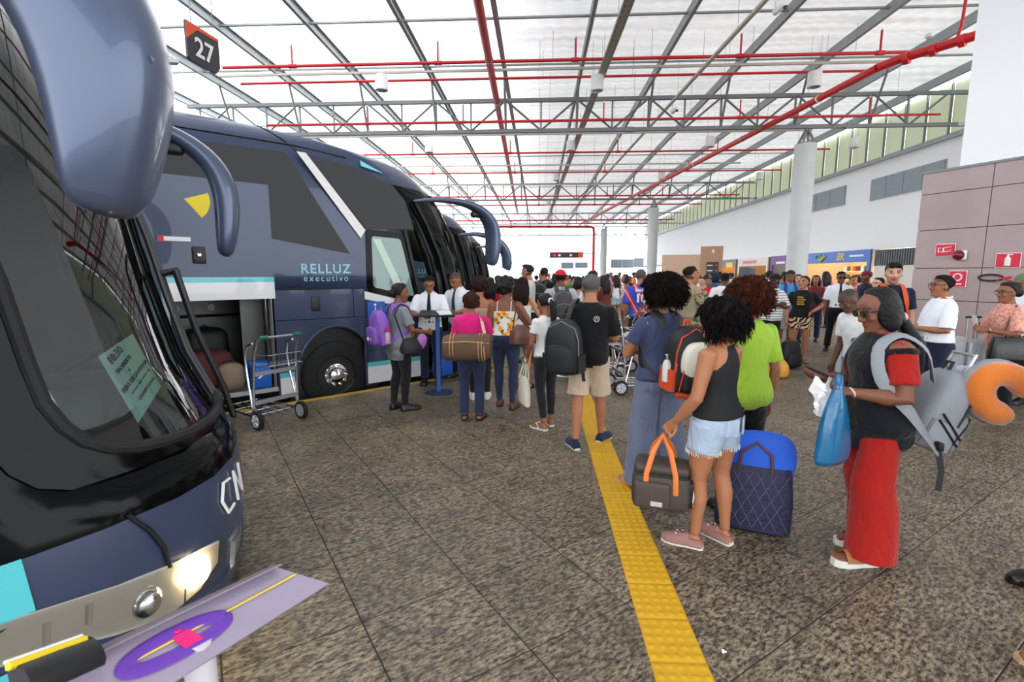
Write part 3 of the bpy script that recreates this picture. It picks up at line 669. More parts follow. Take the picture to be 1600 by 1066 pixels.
US = [-1, -.95, -.88, -.8, -.7, -.55, -.4, -.2, 0, .2, .4, .55, .7, .8, .88, .95, 1]
SL = [-9.6, -6, -3.2, -2.6, -.84, .45]
FR = [.35, .70, .9]                      # fractions of the side between s = .45 and the corner
def outline(z):
    e = send(z); hi = ins(z); side = [s for s in SL if s < e - .3 or s < .4] ; side = [min(s, e - .02 - .01 * (5 - i)) for i, s in enumerate(SL)]
    ss = side + [side[-1] + (e - side[-1]) * f for f in FR]
    pts = [(s, hi, z) for s in ss]
    pts += [tuple(front(z, u)) for u in US]
    pts += [(s, 2.6 - hi, z) for s in reversed(ss)]
    return [np.array(p) for p in pts]
NS = len(SL) + len(FR); NU = len(US)
def grid_faces(rows, keep, off=0.0):
    """faces of the shell between heights in ROWS; keep(kind, col, zmid) -> material index or None"""
    mb = MB(); R0 = [outline(z) for z in rows]; n = len(R0[0]); vs = [p for r in R0 for p in r]; fs = []; ms = []
    for k in range(len(rows) - 1):
        for i in range(n - 1):
            mi = keep(i, (rows[k] + rows[k + 1]) / 2, (R0[k][i] + R0[k + 1][i + 1]) / 2)
            if mi is None: continue
            fs.append((k * n + i, k * n + i + 1, (k + 1) * n + i + 1, (k + 1) * n + i)); ms.append(mi)
    mb.v = [tuple(p) for p in vs]; mb.f = fs; mb.m = ms; return mb
def tidy(o, solid=0):
    bm = bmesh.new(); bm.from_mesh(o.data); bmesh.ops.delete(bm, geom=[v for v in bm.verts if not v.link_faces], context='VERTS'); bm.to_mesh(o.data); bm.free()
    if solid:
        md = o.modifiers.new('thickness', 'SOLIDIFY'); md.thickness = solid; md.offset = -1
    return o
def splat(o_, poly, m, name, root, t=-.008, th=.012):
    return MB().plate(poly, (0, t, 0), (1, 0, 0), (0, 0, 1), (0, 1, 0), th).build(name, m, root, False)
def rounded(poly, r=.06, n=4):
    out = []; P = [np.array(p, float) for p in poly]; N = len(P)
    for i in range(N):
        a, b, c = P[i - 1], P[i], P[(i + 1) % N]; d1 = (a - b) / np.linalg.norm(a - b); d2 = (c - b) / np.linalg.norm(c - b)
        for k in range(n + 1):
            t = k / n; p0, p2 = b + d1 * r, b + d2 * r; out.append(tuple((1 - t) ** 2 * p0 + 2 * t * (1 - t) * b + t * t * p2))
    return out
def mirror_arm(root, side, dm=0.0):
    """antenna style mirror: arm from the roof front, housing hanging ahead of the windscreen"""
    sg = -1 if side == 'r' else 1; t0 = .06 if side == 'r' else 2.54
    m = M_busl
    pts = [(1.45, t0 - sg * -.0, 2.86), (1.75, t0 + sg * .16, 2.90), (2.1, t0 + sg * .30, 2.90), (2.45, t0 + sg * .38, 2.83), (2.72, t0 + sg * .40, 2.66), (2.83, t0 + sg * .40, 2.46)]
    rr = [.02, .06, .085, .10, .12, .14]
    P = [np.array(p) for p in pts]
    arm = MB(); n = 16; rings = []
    # arm and housing as one flowing shell: flattened sections that turn downwards
    secs = [(P[0], .02, .03), (P[1], .07, .06), (P[2], .10, .075), (P[3], .125, .10), (P[4] - np.array((.03, 0, 0)), .15, .14), (P[5] - np.array((.04, 0, 0)), .165, .165), (np.array((2.80, t0 + sg * .40, 2.25)), .17, .155), (np.array((2.78, t0 + sg * .39, 2.02)), .165, .135), (np.array((2.76, t0 + sg * .385, 1.90)), .145, .10), (np.array((2.745, t0 + sg * .38, 1.865)), .09, .06)]
    fat = 1.0 if (dm > .1 and side == 'r') else .62
    for i, (c, wd, th) in enumerate(secs):
        th *= fat
        if fat == 1.0:
            c = np.array(c) + np.array((-.085 - max(0, c[2] - 2.25) * .42, 0, 0)); th *= .80 if c[2] < 2.1 else .95
        a = secs[max(0, i - 1)][0]; b = secs[min(len(secs) - 1, i + 1)][0]; t = (b - a) / np.linalg.norm(b - a)
        x = np.array((0, 1.0, 0)); x = x - t * (x @ t); x /= np.linalg.norm(x); y = np.cross(t, x)
        ring = []
        for k in range(n):
            q = 2 * math.pi * k / n; cx, sy = math.cos(q), math.sin(q); e = .75
            ring.append(c + x * wd * math.copysign(abs(cx) ** e, cx) + y * th * math.copysign(abs(sy) ** e, sy))
        rings.append(ring)
    arm.loft(rings); h = arm.build('mirror', m, root)
    h.location.x = dm
    md = h.modifiers.new('smooth', 'SUBSURF'); md.levels = 1; md.render_levels = 2
    MB().rbox((2.655 if fat == 1 else 2.725, t0 + sg * .39, 2.12), (.014, .24, .28), .006, 2).build('mirror_glass', M_dglass, h)
    if fat == 1.0: MB().tube([(2.79, t0 + sg * .24, 2.33), (2.838, t0 + sg * .36, 2.27), (2.80, t0 + sg * .52, 2.21)], .011, 8).build('mirror_crease', M_busl, h)
    MB().rbox((2.45, t0 + sg * .36, 2.70), (.16, .10, .10), .03, 2).build('mirror_bracket', M_black, h)
    return h
def wheel(root, s, t):
    w = MB().tube([(s, t + .0, .23), (s, t + .30, .23)], .01, 8)
    prof = [(.29, 0), (.46, -.01), (.505, .02), (.52, .08), (.52, .22), (.505, .28), (.46, .31), (.29, .30)]
    Mx = Matrix.Translation((s, t, .23)) @ Matrix.Rotation(R_(-90), 4, 'X')
    ty = MB(); rings = [[Mx @ Vector((r * math.cos(a), r * math.sin(a), z)) for a in np.linspace(0, 2 * math.pi, 40, endpoint=False)] for r, z in prof]
    ty.loft(rings, cap=False); tyre = ty.build('wheel', M_rubber, root)
    rim = MB(); rprof = [(.30, .02), (.285, .0), (.27, .05), (.255, .10), (.17, .075), (.165, .04), (.12, .035), (.115, .03), (.10, -.02), (.055, -.04), (.001, -.045)]
    rings = [[Mx @ Vector((r * math.cos(a), r * math.sin(a), z)) for a in np.linspace(0, 2 * math.pi, 40, endpoint=False)] for r, z in rprof]
    rim.loft(rings, cap=False); rim.build('rim', M_chrome, tyre)
    for k in range(10):
        a = 2 * math.pi * k / 10
        c = Mx @ Vector((.143 * math.cos(a), .143 * math.sin(a), .035)); d = Mx @ Vector((.143 * math.cos(a), .143 * math.sin(a), -.012)); MB().tube([c, d], .016, 6).build('lug_nut', M_chrome, tyre)
        a += .31; c = Mx @ Vector((.212 * math.cos(a), .212 * math.sin(a), .080)); d = Mx @ Vector((.212 * math.cos(a), .212 * math.sin(a), .086)); MB().tube([c, d], .026, 12).build('vent_hole', M_black, tyre)
    return tyre
def coach(label, kind):
    root = empty('coach', (0, 0, 0), 0, label, 'coach', 'slate blue coaches parked along the platform')
    iS = len(SL)                          # first column after s = .45
    def body(i, z, p):
        right = i < NS - 1; frontc = NS - 1 <= i < NS - 1 + NU; left = not right and not frontc
        u = US[min(NU - 1, max(0, i - (NS - 1)))] if frontc else 0
        if right:
            if z < 1.51 and i < iS - 1: return None
            if i == iS + 1 and .1 < z < 2.4: return None      # door opening
            if i >= iS + 2 and .74 < z < 3.1: return 1
            return 0
        if frontc:
            if 0.96 < z < 3.08 and NS - 1 + 5 <= i < NS - 1 + NU - 4: return None
            if .74 < z < 3.1: return 1
            if z < .52 and (z > .16): return 3 if False else 0
            return 0
        if left and 1.30 < z < 2.4 and i < NS - 1 + NU + 4 and i >= NS - 1 + NU: return None
        return 0
    g = grid_faces(list(ZP), body)
    n = len(outline(0)); top = outline(ZP[-1]); k = len(g.v); g.v += [tuple(p) for p in top]
    g.f.append(tuple(k + i for i in range(n))); g.m.append(0)
    rear = [outline(z)[0] for z in ZP] + [outline(z)[-1] for z in reversed(ZP)]; k = len(g.v); g.v += [tuple(p) for p in rear]; g.f.append(tuple(k + i for i in range(len(rear)))); g.m.append(0)
    sh = tidy(g.build('body_shell', [M_bus, M_gblack, M_black], root), .03)
    # windscreen: the faces left out of the shell
    ws = grid_faces([.96, 1.3, 1.51, 1.7, 2.0, 2.4, 2.62, 2.85, 3.08], lambda i, z, p: 0 if NS - 1 + 5 <= i < NS - 1 + NU - 4 else None)
    tidy(ws.build('windscreen', M_shield, root))
    half = [(3.05, .64), (2.4, .64), (1.7, .65), (1.4, .66), (1.25, .667), (1.15, .664), (1.08, .65), (1.03, .62), (1.0, .57), (.985, .5), (.975, .4), (.965, .2)]
    rz = [(z, -u) for z, u in half] + [(.96, 0)] + [(z, u) for z, u in reversed(half)]
    rimpts = [front(z, u) for z, u in rz]
    fr_ = MB(); fr_.loft([[front(max(.92, z - (.03 * q if z < 1.3 else 0)), max(-.86, min(.86, u * (1 + .035 * q)))) + np.array((.007, 0, 0)) for q in range(5)] for z, u in rz], closed=False, cap=False); fr_.build('glass_border', M_gblack, root)
    MB().tube([p + np.array((.012, 0, 0)) for p in rimpts], .026, 8).build('windscreen_seal', M_rubber, root)
    MB().tube([front(z, -.93) + np.array((.0, -.02, 0)) for z in (1.05, 1.5, 2.0, 2.5, 2.9)], .035, 8).build('pillar_trim', M_black, root)
    for u in (-.02, .06):
        MB().tube([front(z, u) + np.array((.03, 0, 0)) for z in (1.05, 1.3, 1.6, 1.9, 2.3)], .014, 6).build('wiper_blade', M_black, root)
    MB().tube([front(1.72, .02) + np.array((.1, 0, .02)), front(1.4, .04) + np.array((.10, 0, 0)), front(1.06, .10) + np.array((.08, 0, 0)), front(.86, .12) + np.array((.04, 0, 0))], .018, 8).build('wiper_arm', M_black, root)
    MB().tube([front(1.72, -.02) + np.array((.03, 0, 0)), front(1.72, .06) + np.array((.10, 0, .02))], .02, 6).build('wiper_arm', M_black, root)
    # side windows and strips (flat on the door side)
    W1 = [(-9.2, 3.27), (-.56, 3.32), (.26, 2.01), (-.83, 2.19), (-9.2, 2.24)]
    for a, b in ((-9.2, -7.6), (-7.56, -5.96), (-5.92, -4.32), (-4.28, -2.68)):
        splat(0, [(a, 2.24), (b, 2.24), (b, 3.26), (a, 3.26)], M_dglass, 'side_window', root)
    splat(0, [(-2.64, 2.22), (-.83, 2.19), (.26, 2.01), (-.56, 3.31), (-2.64, 3.27)], M_dglass, 'side_window', root)
    splat(0, [(-.42, 3.34), (-.30, 3.34), (.51, 2.36), (.43, 2.24)], M_silver, 'slanted_strip', root, -.016)
    splat(0, [(-.28, 3.32), (.40, 3.24), (send(3.08) - .04, 3.06), (send(2.85) - .02, 2.84), (send(2.6) - .02, 2.42), (.52, 2.38)], M_dglass, 'upper_window', root, -.010)
    # the panel with the wheelchair sign and its window
    splat(0, rounded([(.50, 1.46), (1.38, 1.25), (1.12, 2.36), (.52, 2.38)], .05), M_gblack, 'window_frame', root, -.012)
    splat(0, rounded([(.60, 1.52), (1.30, 1.36), (1.08, 2.26), (.60, 2.28)], .05), mat('pale green window', (128, 152, 146), .04, spec=.5), 'window_pane', root, -.018)
    splat(0, [(.62, 2.24), (.74, 2.24), (1.12, 1.48), (1.16, 1.40), (1.0, 1.43)], mat('pale pillar', (202, 222, 208), .5), 'pillar_inside', root, -.021, .002)
    splat(0, [(.46, 1.34), (.46, 1.46), (1.42, 1.22), (1.42, 1.14)], M_buswhite, 'swoosh', root, -.006)
    for (z0, z1, m, nm) in ((.04, .30, M_buswhite, 'white_skirt'), (.30, .37, M_teal, 'teal_stripe')):
        splat(0, [(.46, z0), (1.44, z0), (1.44, z1), (.46, z1)], m, nm, root, -.006)
    wc = splat(0, [(.50, 1.0), (.78, 1.0), (.78, 1.30), (.50, 1.30)], mat('access sign blue', (34, 92, 190), .4), 'access_sign', root, -.010, .004)
    MB().tube([(.64 + .065 * math.cos(a), -.012, 1.1 + .065 * math.sin(a)) for a in np.linspace(1.7, 6.0, 14)], .009, 5).build('access_symbol', M_lampwhite, wc)
    MB().tube([(.62, -.012, 1.215), (.625, -.012, 1.13), (.69, -.012, 1.125), (.715, -.012, 1.06)], .011, 5).build('access_symbol', M_lampwhite, wc); MB().ell((.62, -.012, 1.25), (.02, .006, .02)).build('access_symbol', M_lampwhite, wc)
    # lower side panels
    arc = [(.66 * math.cos(a), .25 + .66 * math.sin(a)) for a in np.linspace(math.pi - .1, .1, 20)]
    splat(0, [(-.84, .37), (-.66, .37)] + arc + [(.66, .37)][:0] + [(.45, .55)][:0] + [(.45, 1.075), (-.84, 1.09)], M_bus, 'wheel_panel', root, 0, .03) if False else None
    arc2 = [(.58 * math.cos(a), .25 + .72 * math.sin(a)) for a in np.linspace(math.pi, math.acos(.44 / .58), 20)]
    splat(0, [(-.82, .02), (-.60, .02)] + arc2 + [(.45, 1.075), (-.82, 1.085)], M_bus, 'wheel_panel', root, 0, .03)
    MB().tube([(p[0], -.006, p[1]) for p in arc2], .028, 8).build('arch_lip', M_bus, root)
    MB().tube([(.445, .0, .7), (.445, .0, .02)], .02, 6).build('arch_lip', M_bus, root)
    splat(0, [(-.80, .04), (-.60, .04), (-.60, .30), (-.80, .30)], M_buswhite, 'white_skirt', root, -.006); splat(0, [(-.80, .30), (-.60, .30), (-.60, .37), (-.80, .37)], M_teal, 'teal_stripe', root, -.006)
    hatch = splat(0, [(-.82, 1.095), (.28, 1.085), (.28, 1.505), (-.82, 1.505)], M_bus, 'hatch', root, 0, .03); splat(0, [(.29, 1.085), (.45, 1.08), (.45, 1.505), (.29, 1.505)], M_bus, 'hatch', root, 0, .03)
    MB().rbox((-.27, -.004, 1.3), (.12, .02, .2), .02, 2).build('handle', M_black, hatch)
    well = MB(); well.tube([(0, .02, .25), (0, .6, .25)], .72, 24); well.build('wheel_well', M_black, root).location.y = .05
    wheel(root, 0, .03); wheel(root, -6.2, .03)
    # hold doors
    for a, b in ((-4.4, -2.64), (-5.3, -4.44), (-9.5, -7.1)):
        d_ = splat(0, [(a, .37), (b, .37), (b, 1.505), (a, 1.505)], M_bus, 'hold_door', root, 0, .03)
        MB().plate([(a, .04), (b, .04), (b, .30), (a, .30)], (0, 0, 0), (1, 0, 0), (0, 0, 1), (0, 1, 0), .03).build('white_skirt', M_buswhite, d_, False); MB().plate([(a, .30), (b, .30), (b, .37), (a, .37)], (0, 0, 0), (1, 0, 0), (0, 0, 1), (0, 1, 0), .03).build('teal_stripe', M_teal, d_, False)
    up = 1.38 if kind == 'open' else 0; yo = -.16 if kind == 'open' else 0; a, b = -2.6, -.84
    d_ = MB().plate([(a, .30 + up), (b, .30 + up), (b, 1.46 + up), (a, 1.46 + up)], (0, yo, 0), (1, 0, 0), (0, 0, 1), (0, 1, 0), .05).build('hold_door', M_bus, root, False)
    MB().plate([(a, .02 + up), (b, .02 + up), (b, .235 + up), (a, .235 + up)], (0, yo, 0), (1, 0, 0), (0, 0, 1), (0, 1, 0), .05).build('white_skirt', M_buswhite, d_, False); MB().plate([(a, .235 + up), (b, .235 + up), (b, .30 + up), (a, .30 + up)], (0, yo, 0), (1, 0, 0), (0, 0, 1), (0, 1, 0), .05).build('teal_stripe', M_teal, d_, False)
    MB().rbox((-1.66, yo - .005, .56 + up), (.14, .03, .2), .02, 2).build('latch', M_black, d_); MB().rbox((-1.66, yo - .02, .56 + up), (.05, .02, .05), .01, 1).build('latch_key', M_chrome, d_)
    MB().box((-1.86, yo - .004, .74 + up), (.26, .006, .05)).build('reflector', M_lampwhite, d_, False); MB().box((-2.02, yo - .005, .74 + up), (.06, .006, .07)).build('reflector', M_red, d_, False)
    MB().plate([(0, 0)] + [(.26 * math.cos(q), .26 * math.sin(q)) for q in np.linspace(-.9, .35, 8)], (-1.76, yo - .004, 1.20 + up), (1, 0, 0), (0, 0, 1), (0, 1, 0), .003).build('sticker', mat('yellow sticker', (240, 214, 30), .5), d_, False)
    # hold interior
    hb = MB(); hb.box((-1.72, 1.0, .16), (1.78, 2.0, .06)); hb.build('hold_floor', M_alu, root, False)
    MB().box((-1.72, 1.5, .82), (1.78, .04, 1.3)).build('hold_back', M_hold, root, False); MB().box((-1.72, .9, 1.49), (1.78, 1.8, .04)).build('hold_top', M_inner, root, False)
    MB().box((-2.62, .8, .82), (.04, 1.5, 1.3)).build('hold_side', M_hold, root, False); MB().box((-.85, .8, .82), (.04, 1.5, 1.3)).build('hold_side', M_hold, root, False)
    MB().box((-1.02, .35, .84), (.28, .04, 1.2)).build('hold_side', M_hold, root, False)
    for z in (1.1, 1.36): MB().tube([(-2.6, 1.46, z), (-.88, 1.46, z)], .025, 6).build('hold_rail', M_inner, root)
    for s in (-2.3, -1.75, -1.3): MB().tube([(s, 1.478, 1.22), (s, 1.474, 1.22)], .05, 14).build('port', M_lampwhite, root)
    MB().tube([(-.87, -.02, .2), (-.87, -.02, 1.5)], .022, 6).build('frame_post', M_alu, root); MB().tube([(-.94, -.03, 1.46), (-.94, -.06, .5)], .014, 6).build('gas_strut', M_chrome, root)
    MB().box((-3.4, 1.3, .2), (12, 2.3, .1)).build('underframe', M_black, root, False)
    # logo
    lt = mat('logo pale blue', (150, 206, 222), .5)
    text_mesh('RELLUZ', .185, 'logo_text', lt, root, None, None, M=frame((1, 0, 0), (0, 0, 1), (-.10, -.008, 1.785)), bold=.004, space=1.16); text_mesh('executivo', .125, 'logo_text', lt, root, None, None, M=frame((1, 0, 0), (0, 0, 1), (-.10, -.008, 1.655)), space=1.3)
    # roof seams, teal roof accent, body seams
    for z in (3.44,): MB().tube([(-9.4, ins(z) - .004, z), (-.4, ins(z) - .004, z), (.3, ins(3.38), 3.38)], .012, 5).build('seam', M_black, root)
    MB().tube([(-.80, ins(3.66), 3.665), (-.70, ins(3.6) - .004, 3.6), (-.55, ins(3.5) - .004, 3.5), (-.36, ins(3.34) - .004, 3.34)], .012, 5).build('seam', M_black, root)
    splat(0, [(send(3.3) - .25, 3.36), (send(3.2) - .02, 3.22), (send(3.25) - .3, 3.28)], M_teal, 'roof_accent', root, .02)
    MB().tube([(-.82, -.004, 1.508), (.46, -.004, 1.508)], .008, 5).build('seam', M_black, root)
    # door: pillar, interior seen through the opening
    MB().tube([(1.42 + .0, .0, .1), (1.44, -.01, 1.2), (1.16, -.01, 2.4)], .035, 8).build('door_pillar', M_black, root)
    MB().box((1.6, 1.3, .12), (2.2, 2.4, .05)).build('cab_floor', M_inner, root, False)
    for k_ in range(3): MB().box((1.7, .5 + k_ * .3, .25 + k_ * .22), (.8, .3, .22)).build('step', M_inner, root, False)
    MB().box((.62, 1.3, 1.2), (.05, 2.4, 2.1)).build('cab_bulkhead', M_inner, root, False)
    da = MB(); da.loft([[(sx, 1.3 + w, z) for sx, z in ((sc(1.0) - .10 - KF * (abs(w) / 1.3) ** 3 * .9, .98), (sc(1.0) - .55 - KF * (abs(w) / 1.3) ** 3 * .5, 1.06), (sc(1.0) - .8, .95), (sc(1.0) - .8, .5), (sc(1.0) - .12 - KF * (abs(w) / 1.3) ** 3, .5))] for w in np.linspace(-1.12, 1.15, 11)]); da.build('dashboard', M_dash, root)
    MB().rbox((2.35, 1.0, 1.14), (.35, .5, .2), .05, 2).build('instrument_hood', M_dash, root)
    st_ = MB(); Ms = Matrix.Translation((2.1, 1.85, 1.16)) @ Matrix.Rotation(R_(-35), 4, 'Y'); st_.tube([Ms @ Vector((.24 * math.cos(a), .24 * math.sin(a), 0)) for a in np.linspace(0, 6.2832, 25)], .018, 8); st_.tube([Ms @ Vector((-.22, 0, 0)), Ms @ Vector((.22, 0, 0))], .016, 6); st_.build('steering_wheel', M_black, root)
    for (s, t, nm) in ((1.35, 1.85, 'driver_seat'), (1.2, .75, 'guide_seat')):
        e = MB(); e.rbox((s, t, .85), (.5, .5, .14), .05, 2, puff=.1); e.rbox((s - .25, t, 1.25), (.14, .48, .8), .06, 2, puff=.1); e.rbox((s - .26, t, 1.72), (.1, .28, .2), .04, 2); o_ = e.build(nm, mat('yellow patterned seat', (150, 156, 96), .9, var=.4, vscale=14) if nm == 'driver_seat' else M_seat, root); o_['kind'] = 'stuff'
    lw = grid_faces([1.3, 1.51, 1.7, 2.0, 2.4], lambda i, z, p: 0 if NS - 1 + NU <= i < NS - 1 + NU + 4 else None); tidy(lw.build('driver_window', M_sideg, root))
    MB().tube([(1.25, 2.57, 1.3), (1.1, 2.57, 2.4)], .03, 6).build('window_post', M_black, root)
    # open door leaf shown ahead of the opening, angled
    MB().tube([(1.55, .12, 2.36), (1.95, .1, 2.36), (2.05, .16, 2.2)], .02, 6).build('door_rail', M_black, root)
    for t in (.35, .7): MB().tube([(2.05, t, 2.3), (2.25, t - .05, 1.4)], .03, 6).build('door_frame', M_black, root)
    # front lamps and bumper
    for sd in (-1, 1):
        hl = MB(); us = [sd * q for q in (.42, .5, .6, .7, .8, .88)]
        lo = [.31, .25, .23, .29, .37, .42]; hi_ = [.42, .45, .47, .50, .54, .56]
        rA = [[front(a, u) + np.array((.012, 0, 0)), front(b, u) + np.array((.012, 0, 0)), front(b, u) - np.array((.10, 0, 0)), front(a, u) - np.array((.10, 0, 0))] for u, a, b in zip(us, lo, hi_)]
        case = MB().loft([[p - np.array((.008, 0, 0)) for p in r] for r in rA]).build('headlamp', mat('lamp reflector', (214, 214, 212), .25, metal=.15), root)
        MB().add([p + np.array((.03, 0, 0)) for r in rA for p in r[:2]], [(2 * i, 2 * i + 1, 2 * i + 3, 2 * i + 2) for i in range(5)]).build('lamp_lens', M_lampg, case)
        for q, r in ((.50, .085), (.63, .07)):
            c = front(.355, sd * q) + np.array((-.035, 0, -.0)); nrm = np.array((1, sd * .55 * q, 0)); nrm /= np.linalg.norm(nrm)
            lit = kind == 'near' and sd < 0 and q == .50
            b_ = MB().ell(c, (r * .9, r, r), 16, 10); b_.build('bulb', mat('lit lamp', (255, 236, 200), .3, emit=(255, 226, 170), estr=14) if lit else M_chrome, case)
        for q in (.74, .79): MB().tube([front(.40, sd * q) + np.array((.0, 0, 0)), front(.48, sd * q) + np.array((.0, 0, 0))], .012, 6).build('lamp_rib', M_silver, case)
        MB().tube([front(z, sd * uu) + np.array((.004, 0, 0)) for z, uu in ((.46, .60), (.56, .61), (.66, .63), (.76, .66))], .010, 6).build('bonnet_gap', M_black, root)
    MB().loft([[front(z, u) + np.array((.02, 0, 0)), front(z + .16, u) + np.array((.02, 0, 0)), front(z + .16, u) - np.array((.06, 0, 0)), front(z, u) - np.array((.06, 0, 0))] for z, u in [(.03, q) for q in np.linspace(-.93, .93, 15)]]).build('bumper', M_buswhite if False else M_bus, root)
    MB().loft([[front(z, u) + np.array((.012, 0, 0)), front(z + .12, u) + np.array((.012, 0, 0)), front(z + .12, u) - np.array((.04, 0, 0)), front(z, u) - np.array((.04, 0, 0))] for z, u in [(.19, q) for q in np.linspace(-.28, .28, 7)]]).build('grille', M_chrome, root)
    # teal patches on the door side corner of the front
    for z0, z1 in ((.545, .745), (.22, .36)):
        rr = [[front(a, u) + np.array((.006, -.004, 0)) for a in (z0, z1)] for u in np.linspace(-.93, -.80, 5)]; MB().add([p for r in rr for p in r], [(2 * i, 2 * i + 1, 2 * i + 3, 2 * i + 2) for i in range(4)]).build('teal_patch', M_teal, root)
    pp = [front(.9, .1) + np.array((.02, 0, 0))]
    MB().tube([front(z, u) + np.array((.008, 0, 0)) for z, u in ((.53, -.30), (.52, -.36), (.6, -.39), (.68, -.36), (.67, -.30))], .008, 5).build('front_letter', M_lampwhite, root)
    MB().tube([front(z, u) + np.array((.008, 0, 0)) for z, u in ((.52, -.25), (.68, -.25), (.52, -.15), (.68, -.15))], .008, 5).build('front_letter', M_lampwhite, root)
    for sd_ in 'rl': mirror_arm(root, sd_, {'near': .16, 'open': -.12}.get(kind, 0))
    # destination glass strip above windscreen
    return root
rz_bus = math.atan2(HD[1], HD[0])
def put(o, k):
    p = BUS0 + STEP * k; o.location = (p[0], p[1], 0); o.rotation_euler = (0, 0, rz_bus)
c_mid = coach('middle slate blue coach with raised hold door and people boarding, RELLUZ lettering', 'open'); put(c_mid, 0)
SCT = [2.88, 2.96, 3.0, 2.98, 2.89, 2.75, 2.68, 2.60, 2.55, 2.34, 2.12, 1.75, 1.5, .95, -.1, -1.2]
c_near = coach('foremost coach whose windscreen shows a paper timetable and a lit headlamp', 'near'); c_near.location = (NEAR0[0], NEAR0[1], 0); c_near.rotation_euler = (0, 0, math.atan2(NHD[1], NHD[0]))
c_far = copy_tree(c_near, label='third coach along the kerb, only its front showing past the middle coach'); put(c_far, 1)
for o in c_far.children_recursive:
    if o.type == 'MESH' and o.name.startswith('bulb') and o.material_slots[0].material.name == 'lit lamp':
        o.material_slots[0].link = 'OBJECT'; o.material_slots[0].material = M_chrome
c_far2 = copy_tree(c_far, label='fourth coach, farthest along the kerb, a sliver beyond the third'); put(c_far2, 2)
# paper timetable behind the foremost windscreen
def bus_pt(k, s, t, z): return BUS0 + STEP * k + HD * s + LN * t + np.array([0, 0, z])
# ------------------------------------------------------------------ people
def skin_mat():
    m = mat('skin', (120, 80, 60), .5, vcol=True, spec=.4, bump=.06, bscale=120); return m
M_skin = skin_mat()
ADAPT = 0.15
PENDING = []                      # (object, voxel, smooth, paint) remeshed together at the end
def blob(mb, name, mats, parent, voxel, smooth=2, paint=None, dec=None, disp=None):
    o = mb.build(name, mats, parent, fix=False)
    PENDING.append((o, voxel, smooth, paint, dec, disp)); return o
def flush():
    for o, vx, sm, paint, dec, disp in PENDING:
        md = o.modifiers.new('r', 'REMESH'); md.mode = 'VOXEL'; md.voxel_size = vx; md.use_smooth_shade = True; md.adaptivity = 0 if paint is not None and not o.name.startswith('body') else ADAPT
        if sm: s = o.modifiers.new('s', 'SMOOTH'); s.factor = .5; s.iterations = sm
        if dec: d = o.modifiers.new('d', 'DECIMATE'); d.ratio = dec
    dg = bpy.context.evaluated_depsgraph_get(); dg.update()
    for o, vx, sm, paint, dec, disp in PENDING:
        me = bpy.data.meshes.new_from_object(o.evaluated_get(dg)); old = o.data; me.name = old.name
        o.modifiers.clear(); mats = [m for m in old.materials]; o.data = me; bpy.data.meshes.remove(old)
        me.materials.clear()
        for m in mats: me.materials.append(m)
        n = len(me.vertices); co = np.empty(n * 3, np.float32); me.vertices.foreach_get('co', co); co = co.reshape(-1, 3)
        if disp is not None: co = disp(co); me.vertices.foreach_set('co', co.astype(np.float32).ravel())
        if paint is not None:
            c = np.ones((n, 4), np.float32); c[:, :3] = paint(co); a = me.color_attributes.new('Col', 'FLOAT_COLOR', 'POINT'); a.data.foreach_set('color', c.ravel())
        me.polygons.foreach_set('use_smooth', [True] * len(me.polygons)); me.update()
    PENDING.clear()
FEM = [(.79, .085, .06, .065), (.86, .155, .095, .115), (.92, .168, .10, .13), (.98, .160, .105, .115), (1.07, .132, .10, .088), (1.15, .130, .098, .088), (1.235, .145, .122, .094), (1.30, .152, .112, .10), (1.355, .146, .085, .094), (1.395, .118, .066, .08), (1.425, .082, .056, .066), (1.45, .055, .048, .055)]
MAL = [(.79, .085, .06, .065), (.86, .148, .09, .105), (.92, .158, .10, .115), (.98, .154, .105, .105), (1.07, .150, .108, .095), (1.15, .155, .108, .095), (1.235, .168, .115, .10), (1.30, .176, .112, .105), (1.355, .168, .09, .10), (1.40, .135, .07, .085), (1.43, .092, .06, .07), (1.455, .06, .05, .058)]
def ering(c, rx, yf, yb, n=20, e=.9, M=None):
    """superellipse ring in the xy plane: half width rx, reach yf forward and yb backward"""
    out = []
    for k in range(n):
        a = 2 * math.pi * k / n; x, y = math.cos(a), math.sin(a)
        out.append(np.array((c[0] + rx * math.copysign(abs(x) ** e, x), c[1] + (yf if y > 0 else yb) * math.copysign(abs(y) ** e, y), c[2])))
    return out
HEADP = [(-.114, .020, .074, -.028), (-.104, .036, .083, -.010), (-.085, .050, .088, .018), (-.06, .058, .089, .045), (-.03, .065, .088, .068), (.0, .071, .087, .088), (.03, .075, .090, .098), (.06, .074, .086, .100), (.085, .063, .070, .086), (.105, .042, .044, .06), (.116, .016, .014, .024)]
def head_mb(n=22):
    h = MB(); h.loft([ering((0, 0, z), rx, yf, max(yb, -yf + .03), n, .92) if yb > 0 else [np.array((0, (yf + -yb) / 2 * 0 + (yf - yb * -1) * 0, 0)) + p for p in ering((0, (yf + yb * -1) / 2 if False else (yf + (-yb)) / 2, z), rx, (yf - (-yb)) / 2, (yf - (-yb)) / 2, n, .92)] for z, rx, yf, yb in HEADP])
    h.tube([(0, .083, .022), (0, .094, .0), (0, .108, -.026), (0, .098, -.036)], [.008, .010, .0135, .010], 8)
    for s in (-1, 1):
        h.ell((s * .013, .093, -.030), (.009, .012, .008), 8, 6); h.ell((s * .033, .080, .030), (.024, .014, .008), 8, 6); h.ell((s * .040, .070, -.022), (.022, .020, .020), 8, 6)
        h.ell((s * .076, -.004, -.006), (.010, .019, .031), 8, 6)
    h.ell((0, .086, -.056), (.024, .011, .007), 8, 6); h.ell((0, .085, -.067), (.021, .011, .008), 8, 6); h.ell((0, .079, -.096), (.026, .016, .016), 8, 6)
    return h
